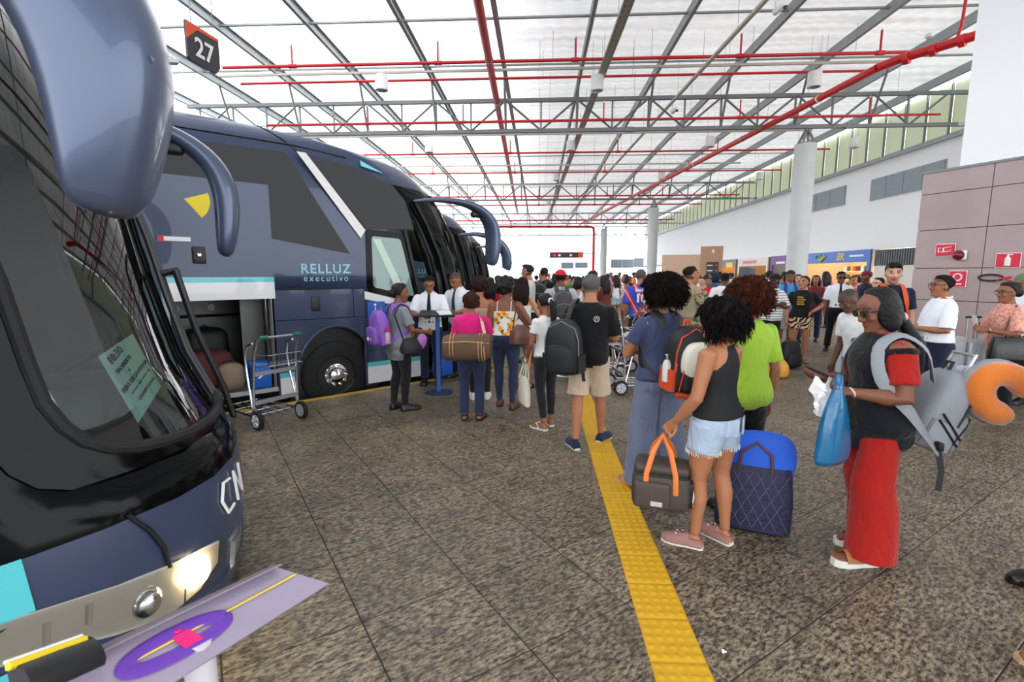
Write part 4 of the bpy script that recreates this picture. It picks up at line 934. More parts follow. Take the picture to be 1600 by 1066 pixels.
def hand_mb(curl=.4, side=1, spread=.25):
    """hand pointing -z from the wrist at the origin; palm faces -x*side, thumb at +y"""
    h = MB(); s = side
    h.loft([[np.array((tx * .5 * t_ * (1 if True else 0), wy * w, z)) for tx, wy in ((-1, -.5), (-.4, -1), (.4, -1), (1, -.5), (1, .5), (.4, 1), (-.4, 1), (-1, .5))] for z, w, t_ in ((0, .024, .036), (-.03, .033, .034), (-.065, .040, .030), (-.092, .040, .024))])
    for k, (y, L) in enumerate(((.030, .070), (.010, .078), (-.011, .072), (-.031, .056))):
        p = np.array((0, y, -.088)); a = 0.0; sp = spread * (y / .04) * .25; pts = [p + np.array((0, 0, .03)), p]
        for q, f in ((.45, .8), (.3, 1.0), (.25, .8)):
            a += curl * f * 1.15; p = p + L * q * np.array((-s * math.sin(a), math.sin(sp) * math.cos(a), -math.cos(a))); pts.append(p)
        h.tube(pts, [.0095, .0095, .0088, .008, .0062], 7)
    a = curl * .6; pts = [np.array((0, .022, -.022)), np.array((-s * .008, .042, -.045)), np.array((-s * (.016 + .02 * a), .054, -.072)), np.array((-s * (.022 + .05 * a), .056 - .01 * a, -.098))]
    h.tube(pts, [.014, .0125, .0105, .0075], 7); return h
def dirmat(d, palm):
    """matrix taking -z to direction d, with the palm normal (-x) turned towards PALM"""
    z = -Vector(d).normalized(); x = -Vector(palm); x = (x - z * x.dot(z)).normalized(); y = z.cross(x)
    return Matrix(((x.x, y.x, z.x), (x.y, y.y, z.y), (x.z, y.z, z.z)))
DEF = dict(sex='f', w=1.0, hip=1.0, belly=0, bust=1.0, sh=1.0, arm=1.0, leg=1.0, lean=0, bend=0, head=(0, 0), feet=((.10, 0, 8), (-.10, 0, -8)), ra=None, la=None, rh=None, lh=None, rcurl=.45, lcurl=.45,
           skin=(150, 100, 74), hair='short', hc=(26, 20, 18), lips=(140, 70, 66), vox=.009, hvox=None, beard=0, neck=1.0)
PEOPLE = []
class Person:
    def __init__(s, label, pos, az, h=1.68, **kw):
        P = dict(DEF); P.update(kw); s.P = P; s.k = k = h / 1.70; s.vox = P['vox']
        s.root = empty('person', (pos[0], pos[1], P.get('z0', 0)), -R_(az), label, 'person', P.get('group'))
        PEOPLE.append(s); s.root.scale = (k, k, k); s.sole = P.get('sole', .015) / k; s.az = az
        T = FEM if P['sex'] == 'f' else MAL; s.T = []
        for z, rx, yf, yb in T:
            w = P['w']; wz = w * (P['hip'] if z < 1.0 else 1) * (P['sh'] if z > 1.28 else 1)
            yf2, yb2 = yf * w, yb * (w * .5 + .5)
            if .9 < z < 1.25: yf2 += P['belly'] * (1 - abs(z - 1.07) / .19 * .6) if abs(z - 1.07) < .3 else 0; wz *= 1 + P['belly'] * 1.2
            if 1.18 < z < 1.32: yf2 *= P['bust']
            if z < 1.0: yb2 *= P['hip'] ** .7
            s.T.append((z, rx * wz, yf2, yb2))
        s.J()
    # bend of the upper body about the hips
    def up(s, p):
        p = np.array(p, float); a = R_(s.P['lean']); z0 = .92
        if p[2] > z0:
            t = min(1, (p[2] - z0) / .25); a2 = a * t; y, z = p[1], p[2] - z0
            p = np.array((p[0], y * math.cos(a2) + z * math.sin(a2), z0 + z * math.cos(a2) - y * math.sin(a2)))
        return p
    def J(s):
        P = s.P; shx = (.160 if P['sex'] == 'f' else .182) * P['sh'] * (P['w'] * .6 + .4); s.shx = shx
        s.j = {}
        for n, sg in (('r', 1), ('l', -1)):
            S = s.up((sg * shx, -.005, 1.355)); arm = P[n + 'a']
            if arm is None: E, Wr = S + np.array((sg * .05, -.03, -.275)), S + np.array((sg * .065, .03, -.525))
            else:
                E, Wr = [np.array(q, float) for q in arm]
                # keep arm lengths human
                d = E - S; E = S + d / np.linalg.norm(d) * .285; d = Wr - E; Wr = E + d / np.linalg.norm(d) * .25
            s.j[n] = (S, E, Wr)
            fx, fy, fa = P['feet'][0 if n == 'r' else 1]; hx = sg * .085 * P['hip']
            hip = np.array((hx, 0, .88)); ank = np.array((fx, fy - .045, .085 + s.sole)); kn = (hip + ank) / 2 + np.array((sg * .008, .03, .01)); 
            s.j[n + 'leg'] = (hip, kn, ank, fa)
        s.hc = s.up((0, .02, 1.575)); hy, hp = P['head']
        s.HM = Matrix.Translation(Vector(s.hc)) @ Matrix.Translation((0, -.01, -.09)) @ Matrix.Rotation(R_(-hy), 4, 'Z') @ Matrix.Rotation(R_(-hp), 4, 'X') @ Matrix.Translation((0, .01, .09)) @ Matrix.Scale(1.06, 4)
    def torso(s, mb, z0, z1, g=0.0, flare=0.0, n=22, maxrx=None, gz=None, bx=0):
        zs = [t[0] for t in s.T]; rows = sorted(set([z0, z1] + [z for z in zs if z0 < z < z1])); rings = []
        for z in rows:
            rx, yf, yb = [float(np.interp(z, zs, [t[i] for t in s.T])) for i in (1, 2, 3)]
            if z < zs[0]: pass
            gg = g + (flare * max(0, (1.1 - z)) / .3 if flare else 0)
            rx, yf, yb = rx + gg, yf + gg, yb + gg
            if maxrx and z > 1.26: rx = min(rx, maxrx(z))
            rings.append([s.up(p) for p in ering((0, 0, z), rx, yf, yb, n)])
        mb.loft(rings); return mb
    def limb(s, mb, pts, rad, n=12, g=0.0): mb.tube(pts, [r + g for r in rad], n); return mb
    def legpts(s, n, f1=1.0):
        hip, kn, ank, fa = s.j[n + 'leg']; k = s.P['leg']
        th = hip + (kn - hip) * .45; cf = kn + (ank - kn) * .35 + np.array((0, -.014, 0)); lo = kn + (ank - kn) * .75 + np.array((0, -.006, 0))
        pts = [hip + np.array((0, 0, .02)), th, kn, cf, lo, ank]; rad = [.096 * k * s.P['hip'] ** .5, .084 * k, .056 * k, .056 * k, .039 * (k * .5 + .5), .034]
        if f1 < 1:
            z1 = hip[2] - f1 * (hip[2] - ank[2]); out = []; rr = []
            for i, p in enumerate(pts):
                if p[2] > z1 + .01: out.append(p); rr.append(rad[i])
                else:
                    a, b = pts[i - 1], p; t = (a[2] - z1) / (a[2] - b[2]); out.append(a + (b - a) * t); rr.append(rad[i - 1] + (rad[i] - rad[i - 1]) * t); break
            return out, rr
        return pts, rad
    def armpts(s, n, f=2.0):
        S, E, Wr = s.j[n]; k = s.P['arm'] * (1.12 if s.P['sex'] == 'm' else 1); m1 = S + (E - S) * .5; m2 = E + (Wr - E) * .3
        pts = [S, m1, E, m2, Wr]; rad = [.050 * k, .043 * k, .036 * k, .037 * k, .0245 * (k * .4 + .6)]
        tt = [0, .5, 1, 1.3, 2]
        if f < 2:
            out = []; rr = []
            for i, t in enumerate(tt):
                if t < f: out.append(pts[i]); rr.append(rad[i])
                else:
                    q = (f - tt[i - 1]) / (t - tt[i - 1]); out.append(pts[i - 1] + (pts[i] - pts[i - 1]) * q); rr.append(rad[i - 1] + (rad[i] - rad[i - 1]) * q); break
            return out, rr
        return pts, rad
    def body(s, bare=True):
        P = s.P; mb = MB(); s.torso(mb, .79, 1.455)
        for n in 'rl':
            sg = 1 if n == 'r' else -1
            pts, rad = s.legpts(n); mb.tube(pts, rad, 14); hip, kn, ank, fa = s.j[n + 'leg']
            if P['sex'] == 'f' or True: mb.ell(hip + np.array((sg * -.005, -.055, -.0)), (.085 * P['hip'], .075, .085), 12, 8)
            # foot
            Fm = Matrix.Translation((ank[0], ank[1], s.sole)) @ Matrix.Rotation(R_(-fa), 4, 'Z')
            rings = [[Fm @ Vector(p) for p in ering_v(y, hw, 0, hh)] for y, hw, hh in ((-.052, .018, .04), (-.035, .032, .062), (.0, .035, .095), (.05, .036, .07), (.10, .044, .048), (.15, .046, .036), (.185, .036, .026), (.205, .014, .016))]
            mb.loft(rings)
            for i, (tx, ty, tr) in enumerate(((-.028 * sg, .195, .015), (-.006 * sg, .20, .011), (.012 * sg, .193, .010), (.027 * sg, .182, .010), (.038 * sg, .168, .009))): mb.ell(Fm @ Vector((tx, ty, tr)), (tr, tr * 1.8, tr), 7, 5)
            pts, rad = s.armpts(n); mb.tube(pts, rad, 12); mb.ell(pts[0], (.052 * P['arm'], .052 * P['arm'], .05), 12, 8)
            Wr, E = s.j[n][2], s.j[n][1]; hd = P[n + 'h']; d, palm = (Wr - E, (-sg, .15, 0)) if hd is None else hd
            Hm = Matrix.Translation(Vector(Wr)) @ dirmat(d, palm).to_4x4(); mb.join(hand_mb(P[n + 'curl'], sg if True else 1), Hm)
            s.j[n + 'hand'] = np.array(Hm @ Vector((-sg * .02, 0, -.09)))
        nk = .056 * P['neck'] * (1.1 if P['sex'] == 'm' else .95)
        mb.tube([s.up((0, -.015, 1.41)), s.up((0, -.005, 1.47)), np.array(s.HM @ Vector((0, -.012, -.05)))], [nk * 1.25, nk, nk * .98], 14)
        mb.join(head_mb(), s.HM)
        inv = np.array(s.HM.inverted()); sk = np.array(lin(P['skin'])); hc = np.array(lin(P['hc'])); lp = np.array(lin(P['lips']))
        def paint(co):
            q = np.c_[co, np.ones(len(co))] @ inv.T; x, y, z = q[:, 0], q[:, 1], q[:, 2]; ax = np.abs(x)
            c = np.tile(sk, (len(co), 1)); onh = (np.abs(z) < .13) & (ax < .1) & (np.abs(y) < .13)
            m = onh & (y > .04) & (((ax - .031) / .016) ** 2 + ((z - .012) / .0072) ** 2 < 1); c[m] = (.42, .39, .36)
            m = onh & (y > .04) & (((ax - .031) / .008) ** 2 + ((z - .012) / .009) ** 2 < 1); c[m] = (.02, .014, .01)
            m = onh & (y > .03) & (((ax - .034) / .024) ** 2 + ((z - .036) / .0065) ** 2 < 1); c[m] = hc * .8 + sk * .1
            m = onh & (y > .05) & ((x / .027) ** 2 + ((z + .061) / .012) ** 2 < 1); c[m] = lp
            if P['beard']:
                m = onh & (y > -.01) & (z < -.035) & ~((x / .027) ** 2 + ((z + .061) / .012) ** 2 < 1) & (z < -.03 - .2 * np.maximum(0, .02 - y)); m &= (np.abs(z + .04) < .02) & (ax < .035) | (z < -.07) | (ax > .045) if P['beard'] > 0 else (z > -.055) & (ax < .035) & (z < -.038)
                c[m] = sk * .35 + hc * .65 if P['beard'] != 2 else sk * .6 + hc * .4
            if P['hair'] in ('short', 'top', 'fade'):
                m = onh & ((y < .012) & (z > -.05 - .25 * np.minimum(0, y + .04)) & (z < .03) | (z > .048 + .5 * np.maximum(0, y - .045))) & ~((ax > .078) & (z < .028) & (y > -.03)); c[m] = hc * .75 + sk * .25
            if P['hair'] in ('buzz', 'fade'):
                m = onh & (z > .045 + .35 * np.maximum(0, y - .02)) | onh & (y < -.01) & (z > -.02 if P['hair'] == 'buzz' else z > .0); m &= ~((ax > .07) & (z < .02)); c[m] = hc * .85 + sk * .15
            return c
        s.bo = blob(mb, 'body', M_skin, s.root, s.vox, 2, paint, dec=P.get('dec')); s.hair(); return s
    # ---- hair
    def hcap(s, mb, g=.012, front=.028, low=-.03, back=1.0, taper=False):
        """scalp shell: head sections grown a little, pulled back from the face"""
        rings = []
        for z, rx, yf, yb in HEADP:
            if z < low: continue
            fy = yf + g - max(0, (front + .055 - z)) * 1.7 if z < front + .055 else yf + g
            fy = max(fy, -.02); q = min(1, (z - low + .008) / .05) if taper else 1; gg = g * q - (.004 if taper and q < .5 else 0); fy = fy - (g - gg if fy > .02 else 0); rings.append(ering((0, -.004, z + (g if z > .1 else g * .5)), rx + gg, fy, (yb + gg) * back, 22, .95))
        z, rx, yf, yb = HEADP[-1]; mb.loft(rings); return mb
    def hair(s):
        P = s.P; st = P['hair']; col = P['hc']; k = 'hair %d %d %d' % tuple(col); HM = s.HM
        m = mat(k, col, .55 if st in ('long', 'pony', 'bun', 'sleek') else .8, bump=.5, bscale=55 if st in ('long', 'pony', 'bun', 'sleek') else 130, var=.25, vscale=30, spec=.28 if st in ('long', 'pony', 'bun', 'sleek') else .1)
        vx = max(s.vox, .007); mb = MB(); disp = None
        def J(q): mb.join(q, HM)
        if st in ('none', 'buzz'): return
        if st in ('short', 'fade'):
            h = MB(); s.hcap(h, .011 if st == 'short' else .008, .034, -.03 if st == 'short' else .0, taper=True); J(h)
        elif st == 'top':
            h = MB(); s.hcap(h, .010, .045, -.02, taper=True); h.ell((0, .02, .098), (.062, .075, .036), 12, 8); J(h)
        elif st in ('bun', 'pony', 'long', 'longwavy', 'bob'):
            h = MB(); s.hcap(h, .014, .036, -.03 if st != 'long' else -.06); J(h)
            up = Matrix.Identity(4)
            if st == 'bun': h2 = MB(); h2.ell((0, -.115, -.01 if not P.get('bunhigh') else .06), (.05, .045, .05), 12, 8); J(h2)
            if st == 'pony':
                h2 = MB(); h2.ell((0, -.105, .02), (.035, .03, .035), 10, 8); h2.tube([(0, -.11, .02), (.0, -.145, -.02), (0, -.14, -.10), (0, -.12, -.20), (0, -.11, -.28)], [.03, .042, .045, .038, .012], 12); J(h2)
            if st in ('long', 'longwavy'):
                h2 = MB(); L = P.get('hlen', .30)
                for sx in (-.05, 0, .05): h2.tube([(sx * .9, -.06, .04), (sx * 1.3, -.095, -.05), (sx * 1.5, -.10, -.05 - L * .5), (sx * 1.3, -.085, -.05 - L * .85), (sx, -.08, -.05 - L)], [.045, .052, .05, .04, .015], 12)
                for sx in (-1, 1): h2.tube([(sx * .06, .03, .06), (sx * .082, .0, -.02), (sx * .085, -.02, -.12), (sx * .075, -.04, -.2)], [.02, .022, .026, .012], 10)
                J(h2)
            if st == 'bob':
                h2 = MB(); h2.ell((0, -.035, -.01), (.108, .105, .12), 16, 12); 
                for sx in (-1, 1): h2.ell((sx * .075, .0, -.07), (.035, .06, .07), 12, 8)
                J(h2)
        if st == 'sleek':
            h = MB(); s.hcap(h, .014, .060, -.02); h.ell((0, -.024, .010), (.094, .103, .118), 18, 14)
            for sx in (-1, 1): h.ell((sx * .066, -.016, -.05), (.030, .060, .078), 14, 10)
            h.ell((0, -.075, -.055), (.066, .05, .07), 14, 10); J(h); b0 = s.HM @ Vector((0, -.115, -.075))
            h2 = MB(); h2.tube([s.HM @ Vector((0, -.09, -.05)), b0, s.up((0, -.19, 1.36)), s.up((0.01, -.20, 1.22)), s.up((.0, -.185, 1.08))], [.045, .03, .048, .044, .012], 14); mb.join(h2)
        if st in ('afro', 'curls'):
            h = MB(); A = P.get('afro', (.0, -.03, .035, .135, .14, .13)); r = np.random.default_rng(int(abs(s.hc[2]) * 1e4) + int(P['skin'][0]))
            h.ell(A[:3], A[3:], 18, 12)
            for i in range(150):
                d = r.normal(size=3); d /= np.linalg.norm(d)
                if d[1] > .45 and d[2] < .25: continue
                if d[2] < -.75: continue
                q = np.array(A[:3]) + d * np.array(A[3:]) * r.uniform(.92, 1.08); b = r.uniform(.012, .026); h.ell(q, (b, b, b), 7, 5)
            J(h)
        if st in ('short', 'top', 'fade'):
            cH = np.array(s.hc)
            def disp(co):
                d = co - cH; d /= np.linalg.norm(d, axis=1)[:, None] + 1e-6; f = np.sin(co[:, 0] * 210 + co[:, 2] * 130) * np.sin(co[:, 1] * 190 - co[:, 2] * 90); return co + d * (f * .0035)[:, None]
        o = blob(mb, 'hair', m, s.root, vx, {'afro': 1, 'curls': 1, 'sleek': 9}.get(st, 3), dec=P.get('dec'), disp=disp)
        if st in ('afro', 'curls') and P.get('strands'):
            c = MB(); A = P.get('afro', (.0, -.03, .035, .135, .14, .13)); r = np.random.default_rng(5)
            for i in range(P['strands']):
                d = r.normal(size=3); d /= np.linalg.norm(d)
                if d[1] > .5 and d[2] < .3 or d[2] < -.8: continue
                q = np.array(A[:3]) + d * np.array(A[3:]) * .93; t1 = np.cross(d, (0, 0, 1)); t1 /= np.linalg.norm(t1) + 1e-6; t2 = np.cross(d, t1); ph = r.uniform(0, 6.28); rc = r.uniform(.006, .012); L = r.uniform(.025, .06); drop = P.get('drop', .4)
                pts = [q + d * L * u + np.array((0, 0, -drop * L * u * u)) + rc * (math.cos(ph + u * 9) * t1 + math.sin(ph + u * 9) * t2) * min(1, u * 3) for u in np.linspace(0, 1, 7)]
                c.tube(pts, [.0028] * 6 + [.001], 3, cap=False)
            cm = MB().join(c, HM); oc = cm.build('curls', m, s.root, fix=False); oc['kind'] = 'stuff'
    # ---- clothes
    def add_blob(s, mb, name, m, vx=None, sm=2, paint=None, label=None, disp=None):
        o = blob(mb, name, m, s.root, vx or max(s.vox, .008), sm, paint, dec=s.P.get('dec'), disp=disp)
        if label: o['label'] = label
        return o
    def top(s, m, kind='tee', hem=.86, g=.014, sleeve=.75, flare=.01, name='shirt', paint=None, sg_=.016, label=None):
        mb = MB()
        if kind == 'tee':
            s.torso(mb, hem, 1.44, g, flare)
            for n in 'rl':
                pts, rad = s.armpts(n, sleeve); rad = [r + (.008 if i == 0 else sg_ + .004 * i) for i, r in enumerate(rad)]; mb.tube(pts, rad, 14); mb.ell(pts[0], (.059, .06, .056), 12, 8)
        elif kind == 'tank':
            wz = lambda z: .16 if z < 1.28 else max(.055, .155 - (z - 1.28) * .62)
            s.torso(mb, hem, 1.42, g * .7, flare, maxrx=wz)
        elif kind == 'strapless': s.torso(mb, hem, 1.285, g * .8, flare)
        elif kind == 'vest':
            s.torso(mb, hem, 1.435, g, flare)
            for n in 'rl': pts, rad = s.armpts(n, .12); mb.tube(pts, [r + .018 for r in rad], 14)
        if kind in ('tee', 'vest') and hem < .93:
            for n in 'rl':
                sg = 1 if n == 'r' else -1; hip = s.j[n + 'leg'][0]; rz = min(.10, max(.03, .90 - hem)); mb.ell(np.array((hip[0] - sg * .005, -.055, hem + rz)), (.085 * s.P['hip'] + g + .006, .075 + g + .008, rz), 12, 8)
        return s.add_blob(mb, name, m, paint=paint, label=label)
    def pants(s, m, style='straight', end=1.0, g=.012, waist=1.0, name='trousers', paint=None, label=None):
        mb = MB(); s.torso(mb, .80, waist, g)
        for n in 'rl':
            sg = 1 if n == 'r' else -1; pts, rad = s.legpts(n, end); hip = s.j[n + 'leg'][0]
            mb.ell(hip + np.array((sg * -.005, -.055, 0)), (.085 * s.P['hip'] + g, .075 + g, .085 + g), 12, 8)
            if style == 'slim': rad = [r + g * .7 for r in rad]
            elif style == 'straight': rad = [max(r + g, .068) for r in rad]
            elif style == 'wide':
                z0, z1 = pts[0][2], pts[-1][2]; rad = [max(r + g, .095 + .045 * (z0 - p[2]) / (z0 - z1 + 1e-6)) for r, p in zip(rad, pts)]
                pts = [p + np.array((sg * .012 * i / 5, -.0, 0)) for i, p in enumerate(pts)]
            elif style == 'short': rad = [max(r + g * 1.6, .092 * s.P['leg'] + .01 * i) for i, r in enumerate(rad)]
            elif style == 'tight': rad = [r + g * .9 for r in rad]
            if style == 'wide' and end >= 1: pts[-1] = pts[-1] + np.array((0, 0, -.055))
            mb.tube(pts, rad, 16)
        return s.add_blob(mb, name, m, paint=paint, label=label)
    def skirt(s, m, z0, w0=.2, name='skirt', top_=1.0):
        mb = MB(); rx, yf, yb = [float(np.interp(top_, [t[0] for t in s.T], [t[i] for t in s.T])) + .012 for i in (1, 2, 3)]; hx = float(np.interp(.9, [t[0] for t in s.T], [t[1] for t in s.T]))
        mb.loft([ering((0, 0, z0), w0, w0 * .8, w0 * .85), ering((0, 0, .88), hx + .02, .12, .14), ering((0, 0, top_), rx, yf, yb)]); return s.add_blob(mb, name, m)
    def shoes(s, m, kind='shoe', msole=None, name='shoe', mstrap=None):
        msole = msole or M_rubber; st = s.sole; out = []
        for n in 'rl':
            sg = 1 if n == 'r' else -1; hip, kn, ank, fa = s.j[n + 'leg']; Fm = Matrix.Translation((ank[0], ank[1], 0)) @ Matrix.Rotation(R_(-fa), 4, 'Z')
            prof = [(-.060, .022), (-.04, .036), (.0, .038), (.05, .039), (.10, .048), (.15, .050), (.19, .042), (.222, .020)]
            so = MB(); th = st + .008 if kind != 'flip' else st + .004
            so.loft([[Fm @ Vector(p) for p in ((-hw, y, 0), (hw, y, 0), (hw * 1.02, y, th), (-hw * 1.02, y, th))] for y, hw in prof]); S = so.build('sole' if kind in ('shoe', 'clog') else name, msole, s.root, False) if kind not in ('shoe', 'clog', 'boot') else None
            if kind in ('shoe', 'clog', 'boot'):
                u = MB(); hts = {'shoe': (.066, .08, .10, .088, .07, .058, .05, .036), 'clog': (.03, .035, .05, .085, .075, .066, .052, .034), 'boot': (.07, .09, .10, .09, .075, .066, .055, .04)}[kind]
                u.loft([[Fm @ Vector(p) for p in ering_v(y, hw + .006, st * .7, hh + st)] for (y, hw), hh in zip(prof, hts)])
                if kind == 'boot': u.tube([Fm @ Vector((0, 0, .06)), Fm @ Vector((0, -.004, .22))], .056, 14)
                o = s.add_blob(u, name, m, vx=max(.007, s.vox * .9), sm=2); MB().join(so).build('sole', msole, o, False)
                if kind == 'clog':
                    MB().tube([Fm @ Vector((-.046, .03, .055 + st)), Fm @ Vector((-.03, -.045, .05 + st)), Fm @ Vector((0, -.068, .05 + st)), Fm @ Vector((.03, -.045, .05 + st)), Fm @ Vector((.046, .03, .055 + st))], .010, 8, flat=(1, .4), up=(0, 0, 1)).build('heel_strap', m, o)
                    for i in range(6): MB().ell(Fm @ Vector(((i % 3 - 1) * .022, .08 + .04 * (i // 3), .085 + st - .02 * (i // 3))), (.007, .007, .005), 8, 6).build('charm', M_lampwhite if i % 2 else M_black, o)
            if kind == 'flip':
                for e in (-1, 1): MB().tube([Fm @ Vector((-.012 * sg, .16, st + .022)), Fm @ Vector((e * .03 - .004 * sg, .10, st + .062)), Fm @ Vector((e * .046, .04, st + .01))], .007, 6).build('strap', mstrap or m, S)
            if kind in ('sandal', 'slide'):
                for y, hgt, w in (((.125, .056, .030), (.02, .10, .016)) if kind == 'sandal' else ((.11, .066, .052),)):
                    MB().loft([[Fm @ Vector((.052 * math.cos(a), y + dy, st + hgt * math.sin(a) * (1 - .1 * (dy > 0)))) for dy in (-w, w)] for a in np.linspace(-.05, math.pi + .05, 11)], closed=False, cap=False).build('strap', mstrap or m, S)
                    if kind == 'sandal' and y < .1: MB().tube([Fm @ Vector((-.046, .02, st + .05)), Fm @ Vector((-.034, -.04, st + .06)), Fm @ Vector((0, -.062, st + .06)), Fm @ Vector((.034, -.04, st + .06)), Fm @ Vector((.046, .02, st + .05))], .008, 6).build('heel_strap', mstrap or m, S)
        return s
    def glasses(s, dark=True, m=None, up=False):
        g = MB(); z, y = (.010, .098) if not up else (.085, .085)
        for e in (-1, 1):
            if dark: g.loft([[s.HM @ Vector((e * .033 + .026 * math.cos(a) * q, y + dy, z + .019 * math.sin(a) * q)) for a in np.linspace(0, 6.2832, 14, endpoint=False)] for dy, q in ((0, .8), (.006, 1), (.009, .6))])
            else: g.tube([s.HM @ Vector((e * .033 + .025 * math.cos(a), y, z + .019 * math.sin(a))) for a in np.linspace(0, 6.2832, 15)], .0022, 5)
            g.tube([s.HM @ Vector((e * .056, y, z + .008)), s.HM @ Vector((e * .078, y - .04, z + .008)), s.HM @ Vector((e * .078, y - .10, z + .004))], .003, 5)
        g.tube([s.HM @ Vector((-.01, y + .003, z + .006)), s.HM @ Vector((.01, y + .003, z + .006))], .003, 5)
        o = g.build('glasses', m or M_gblack, s.root, fix=False); o['kind'] = 'stuff'; return o
    def cap(s, m, brim=True):
        h = MB(); h.loft([ering((0, -.005, z), rx, yf, yb, 20, .95) for z, rx, yf, yb in ((.045, .086, .098, .112), (.075, .085, .094, .11), (.105, .068, .072, .088), (.125, .036, .04, .05), (.132, .008, .01, .012))])
        if brim: h.loft([[np.array((x * .07, .085 + .075 * (1 - x * x) * t, .052 - .012 * t - .012 * x * x)) for x in np.linspace(-1, 1, 9)] for t in (0, .5, 1)] , closed=False, cap=False); 
        c = MB().join(h, s.HM); o = c.build('cap', m, s.root); md = o.modifiers.new('t', 'SOLIDIFY'); md.thickness = .004; return o
    def tie(s, m):
        pts = [s.up((0, y, z)) for z, y in ((1.425, .075), (1.36, .112), (1.25, .14 + s.P['belly'] * .3), (1.12, .132 + s.P['belly']), (1.04, .125 + s.P['belly']))]
        MB().tube(pts, [.018, .02, .028, .036, .012], 8, flat=(1, .22), up=(0, 1, 0)).build('tie', m, s.root); MB().ell(pts[0], (.022, .014, .02), 10, 8).build('tie_knot', m, s.root)
    def collar(s, m):
        for e in (-1, 1): MB().tube([s.up((e * .01, .080, 1.405)), s.up((e * .058, .052, 1.43)), s.up((e * .068, -.02, 1.45)), s.up((e * .03, -.072, 1.455)), s.up((0, -.08, 1.455))], [.02, .024, .024, .022, .022], 8, flat=(1, .35), up=(e * .7, .6, .3)).build('collar', m, s.root)
    def belt(s, m, z=1.0):
        rx, yf, yb = [float(np.interp(z, [t[0] for t in s.T], [t[i] for t in s.T])) + .018 for i in (1, 2, 3)]; b = MB(); b.loft([ering((0, 0, q), rx, yf, yb) for q in (z - .018, z + .018)]); b.build('belt', m, s.root)
    def w(s, p):
        """local point -> world"""
        a = -R_(s.az); k = s.k; x, y, z = p; L = s.root.location
        return np.array((L.x + k * (x * math.cos(a) - y * math.sin(a)), L.y + k * (x * math.sin(a) + y * math.cos(a)), L.z + k * z))
def ering_v(y, hw, z0, z1, n=12):
    """foot section at y: flat below, rounded above"""
    return [(hw * math.cos(a) * (1 if math.sin(a) >= 0 else 1), y, z0 + (z1 - z0) * max(0, math.sin(a)) ** .8 if math.sin(a) > 0 else z0) for a in np.linspace(0, 2 * math.pi, n, endpoint=False)]
# ------------------------------------------------------------------ the people
def hd(u, depth, v=440):
    d = ray(u, v); f = np.array([-math.sin(YAW), math.cos(YAW), 0]); return d * (depth / (d @ f))
C_white = cloth('white shirt', (232, 234, 240), .02); C_navy = cloth('navy trousers', (30, 34, 56)); C_black = cloth('black', (20, 20, 23)); C_denim = cloth('denim', (46, 54, 82), .18); C_dblack = cloth('charcoal', (34, 34, 38))
C_ldenim = cloth('light denim', (170, 186, 206), .2); C_wdenim = cloth('washed denim', (108, 116, 140), .16); C_khaki = cloth('khaki', (204, 182, 158)); C_gmarl = cloth('grey marl', (132, 136, 140), .12)
C_red = cloth('red', (168, 30, 24)); C_pink = cloth('hot pink', (222, 34, 122)); C_lime = cloth('lime', (156, 192, 58)); C_bluegrey = cloth('slate blue', (64, 72, 104)); C_tee_w = cloth('white tee', (226, 226, 226), .03)
L_black = mat('black leather', (16, 16, 18), .4, bump=.15, bscale=70); L_tan = mat('tan leather', (170, 112, 70), .5); L_brown = mat('brown leather', (92, 54, 40), .42, bump=.15, bscale=30); M_sole_w = mat('white sole', (226, 222, 214), .7); M_tan_sole = mat('cork sole', (196, 160, 124), .8)
DK, MD, LT = (100, 64, 48), (150, 102, 76), (204, 154, 126)

# woman with the purple backpack
p1 = Person('woman in grey marl top and black leggings wearing a purple backpack, nearest the coach', at(628, 640), 48, 1.60, skin=(129, 83, 61), hair='bun', vox=.0075, ra=((.26, .06, 1.10), (.20, .28, 1.06)), la=((-.22, .0, 1.1), (-.16, .2, 1.0)), head=(10, 6), feet=((.09, .05, 10), (-.08, -.03, -5)))
p1.body(); p1.top(C_gmarl, hem=.70, g=.022, flare=.05); p1.pants(C_dblack, 'tight', name='leggings'); p1.shoes(L_black, 'shoe', name='ballet_flat')
# the two officers at the stand
o1 = Person('officer in white shirt and dark tie with glasses, writing at the blue stand', at(674, 600), 172, 1.70, sex='m', skin=(165, 107, 79), hair='short', hc=(34, 30, 30), vox=.0075, belly=.02, ra=((.24, .10, 1.12), (.08, .34, 1.12)), la=((-.25, .10, 1.12), (-.10, .36, 1.12)), head=(-6, 26), rh=((-.6, .7, -.1), (-.3, 0, -1)), lh=((.6, .7, -.1), (.3, 0, -1)))
o1.body(); o1.top(C_white, sg_=.026, g=.018, sleeve=.85); o1.collar(C_white); o1.tie(cloth('dark tie', (26, 30, 46))); o1.pants(C_navy); o1.belt(L_black); o1.shoes(L_black, 'shoe', name='dress_shoe'); o1.glasses(False)
o2 = Person('bareheaded officer in white shirt and blue tie, looking down beside the writing officer', at(718, 590), 208, 1.76, sex='m', skin=(154, 99, 68), hair='buzz', hc=(40, 34, 32), vox=.0075, ra=((.24, .10, 1.12), (.05, .30, 1.06)), la=((-.25, .08, 1.12), (-.06, .30, 1.06)), head=(4, 30), rh=((-.6, .7, -.1), (-.3, 0, -1)), lh=((.6, .7, -.1), (.3, 0, -1)))
o2.body(); o2.top(C_white, sg_=.026, g=.018, sleeve=.85); o2.collar(C_white); o2.tie(cloth('blue tie', (44, 62, 92))); o2.pants(C_navy); o2.belt(L_black); o2.shoes(L_black, 'shoe', name='dress_shoe')
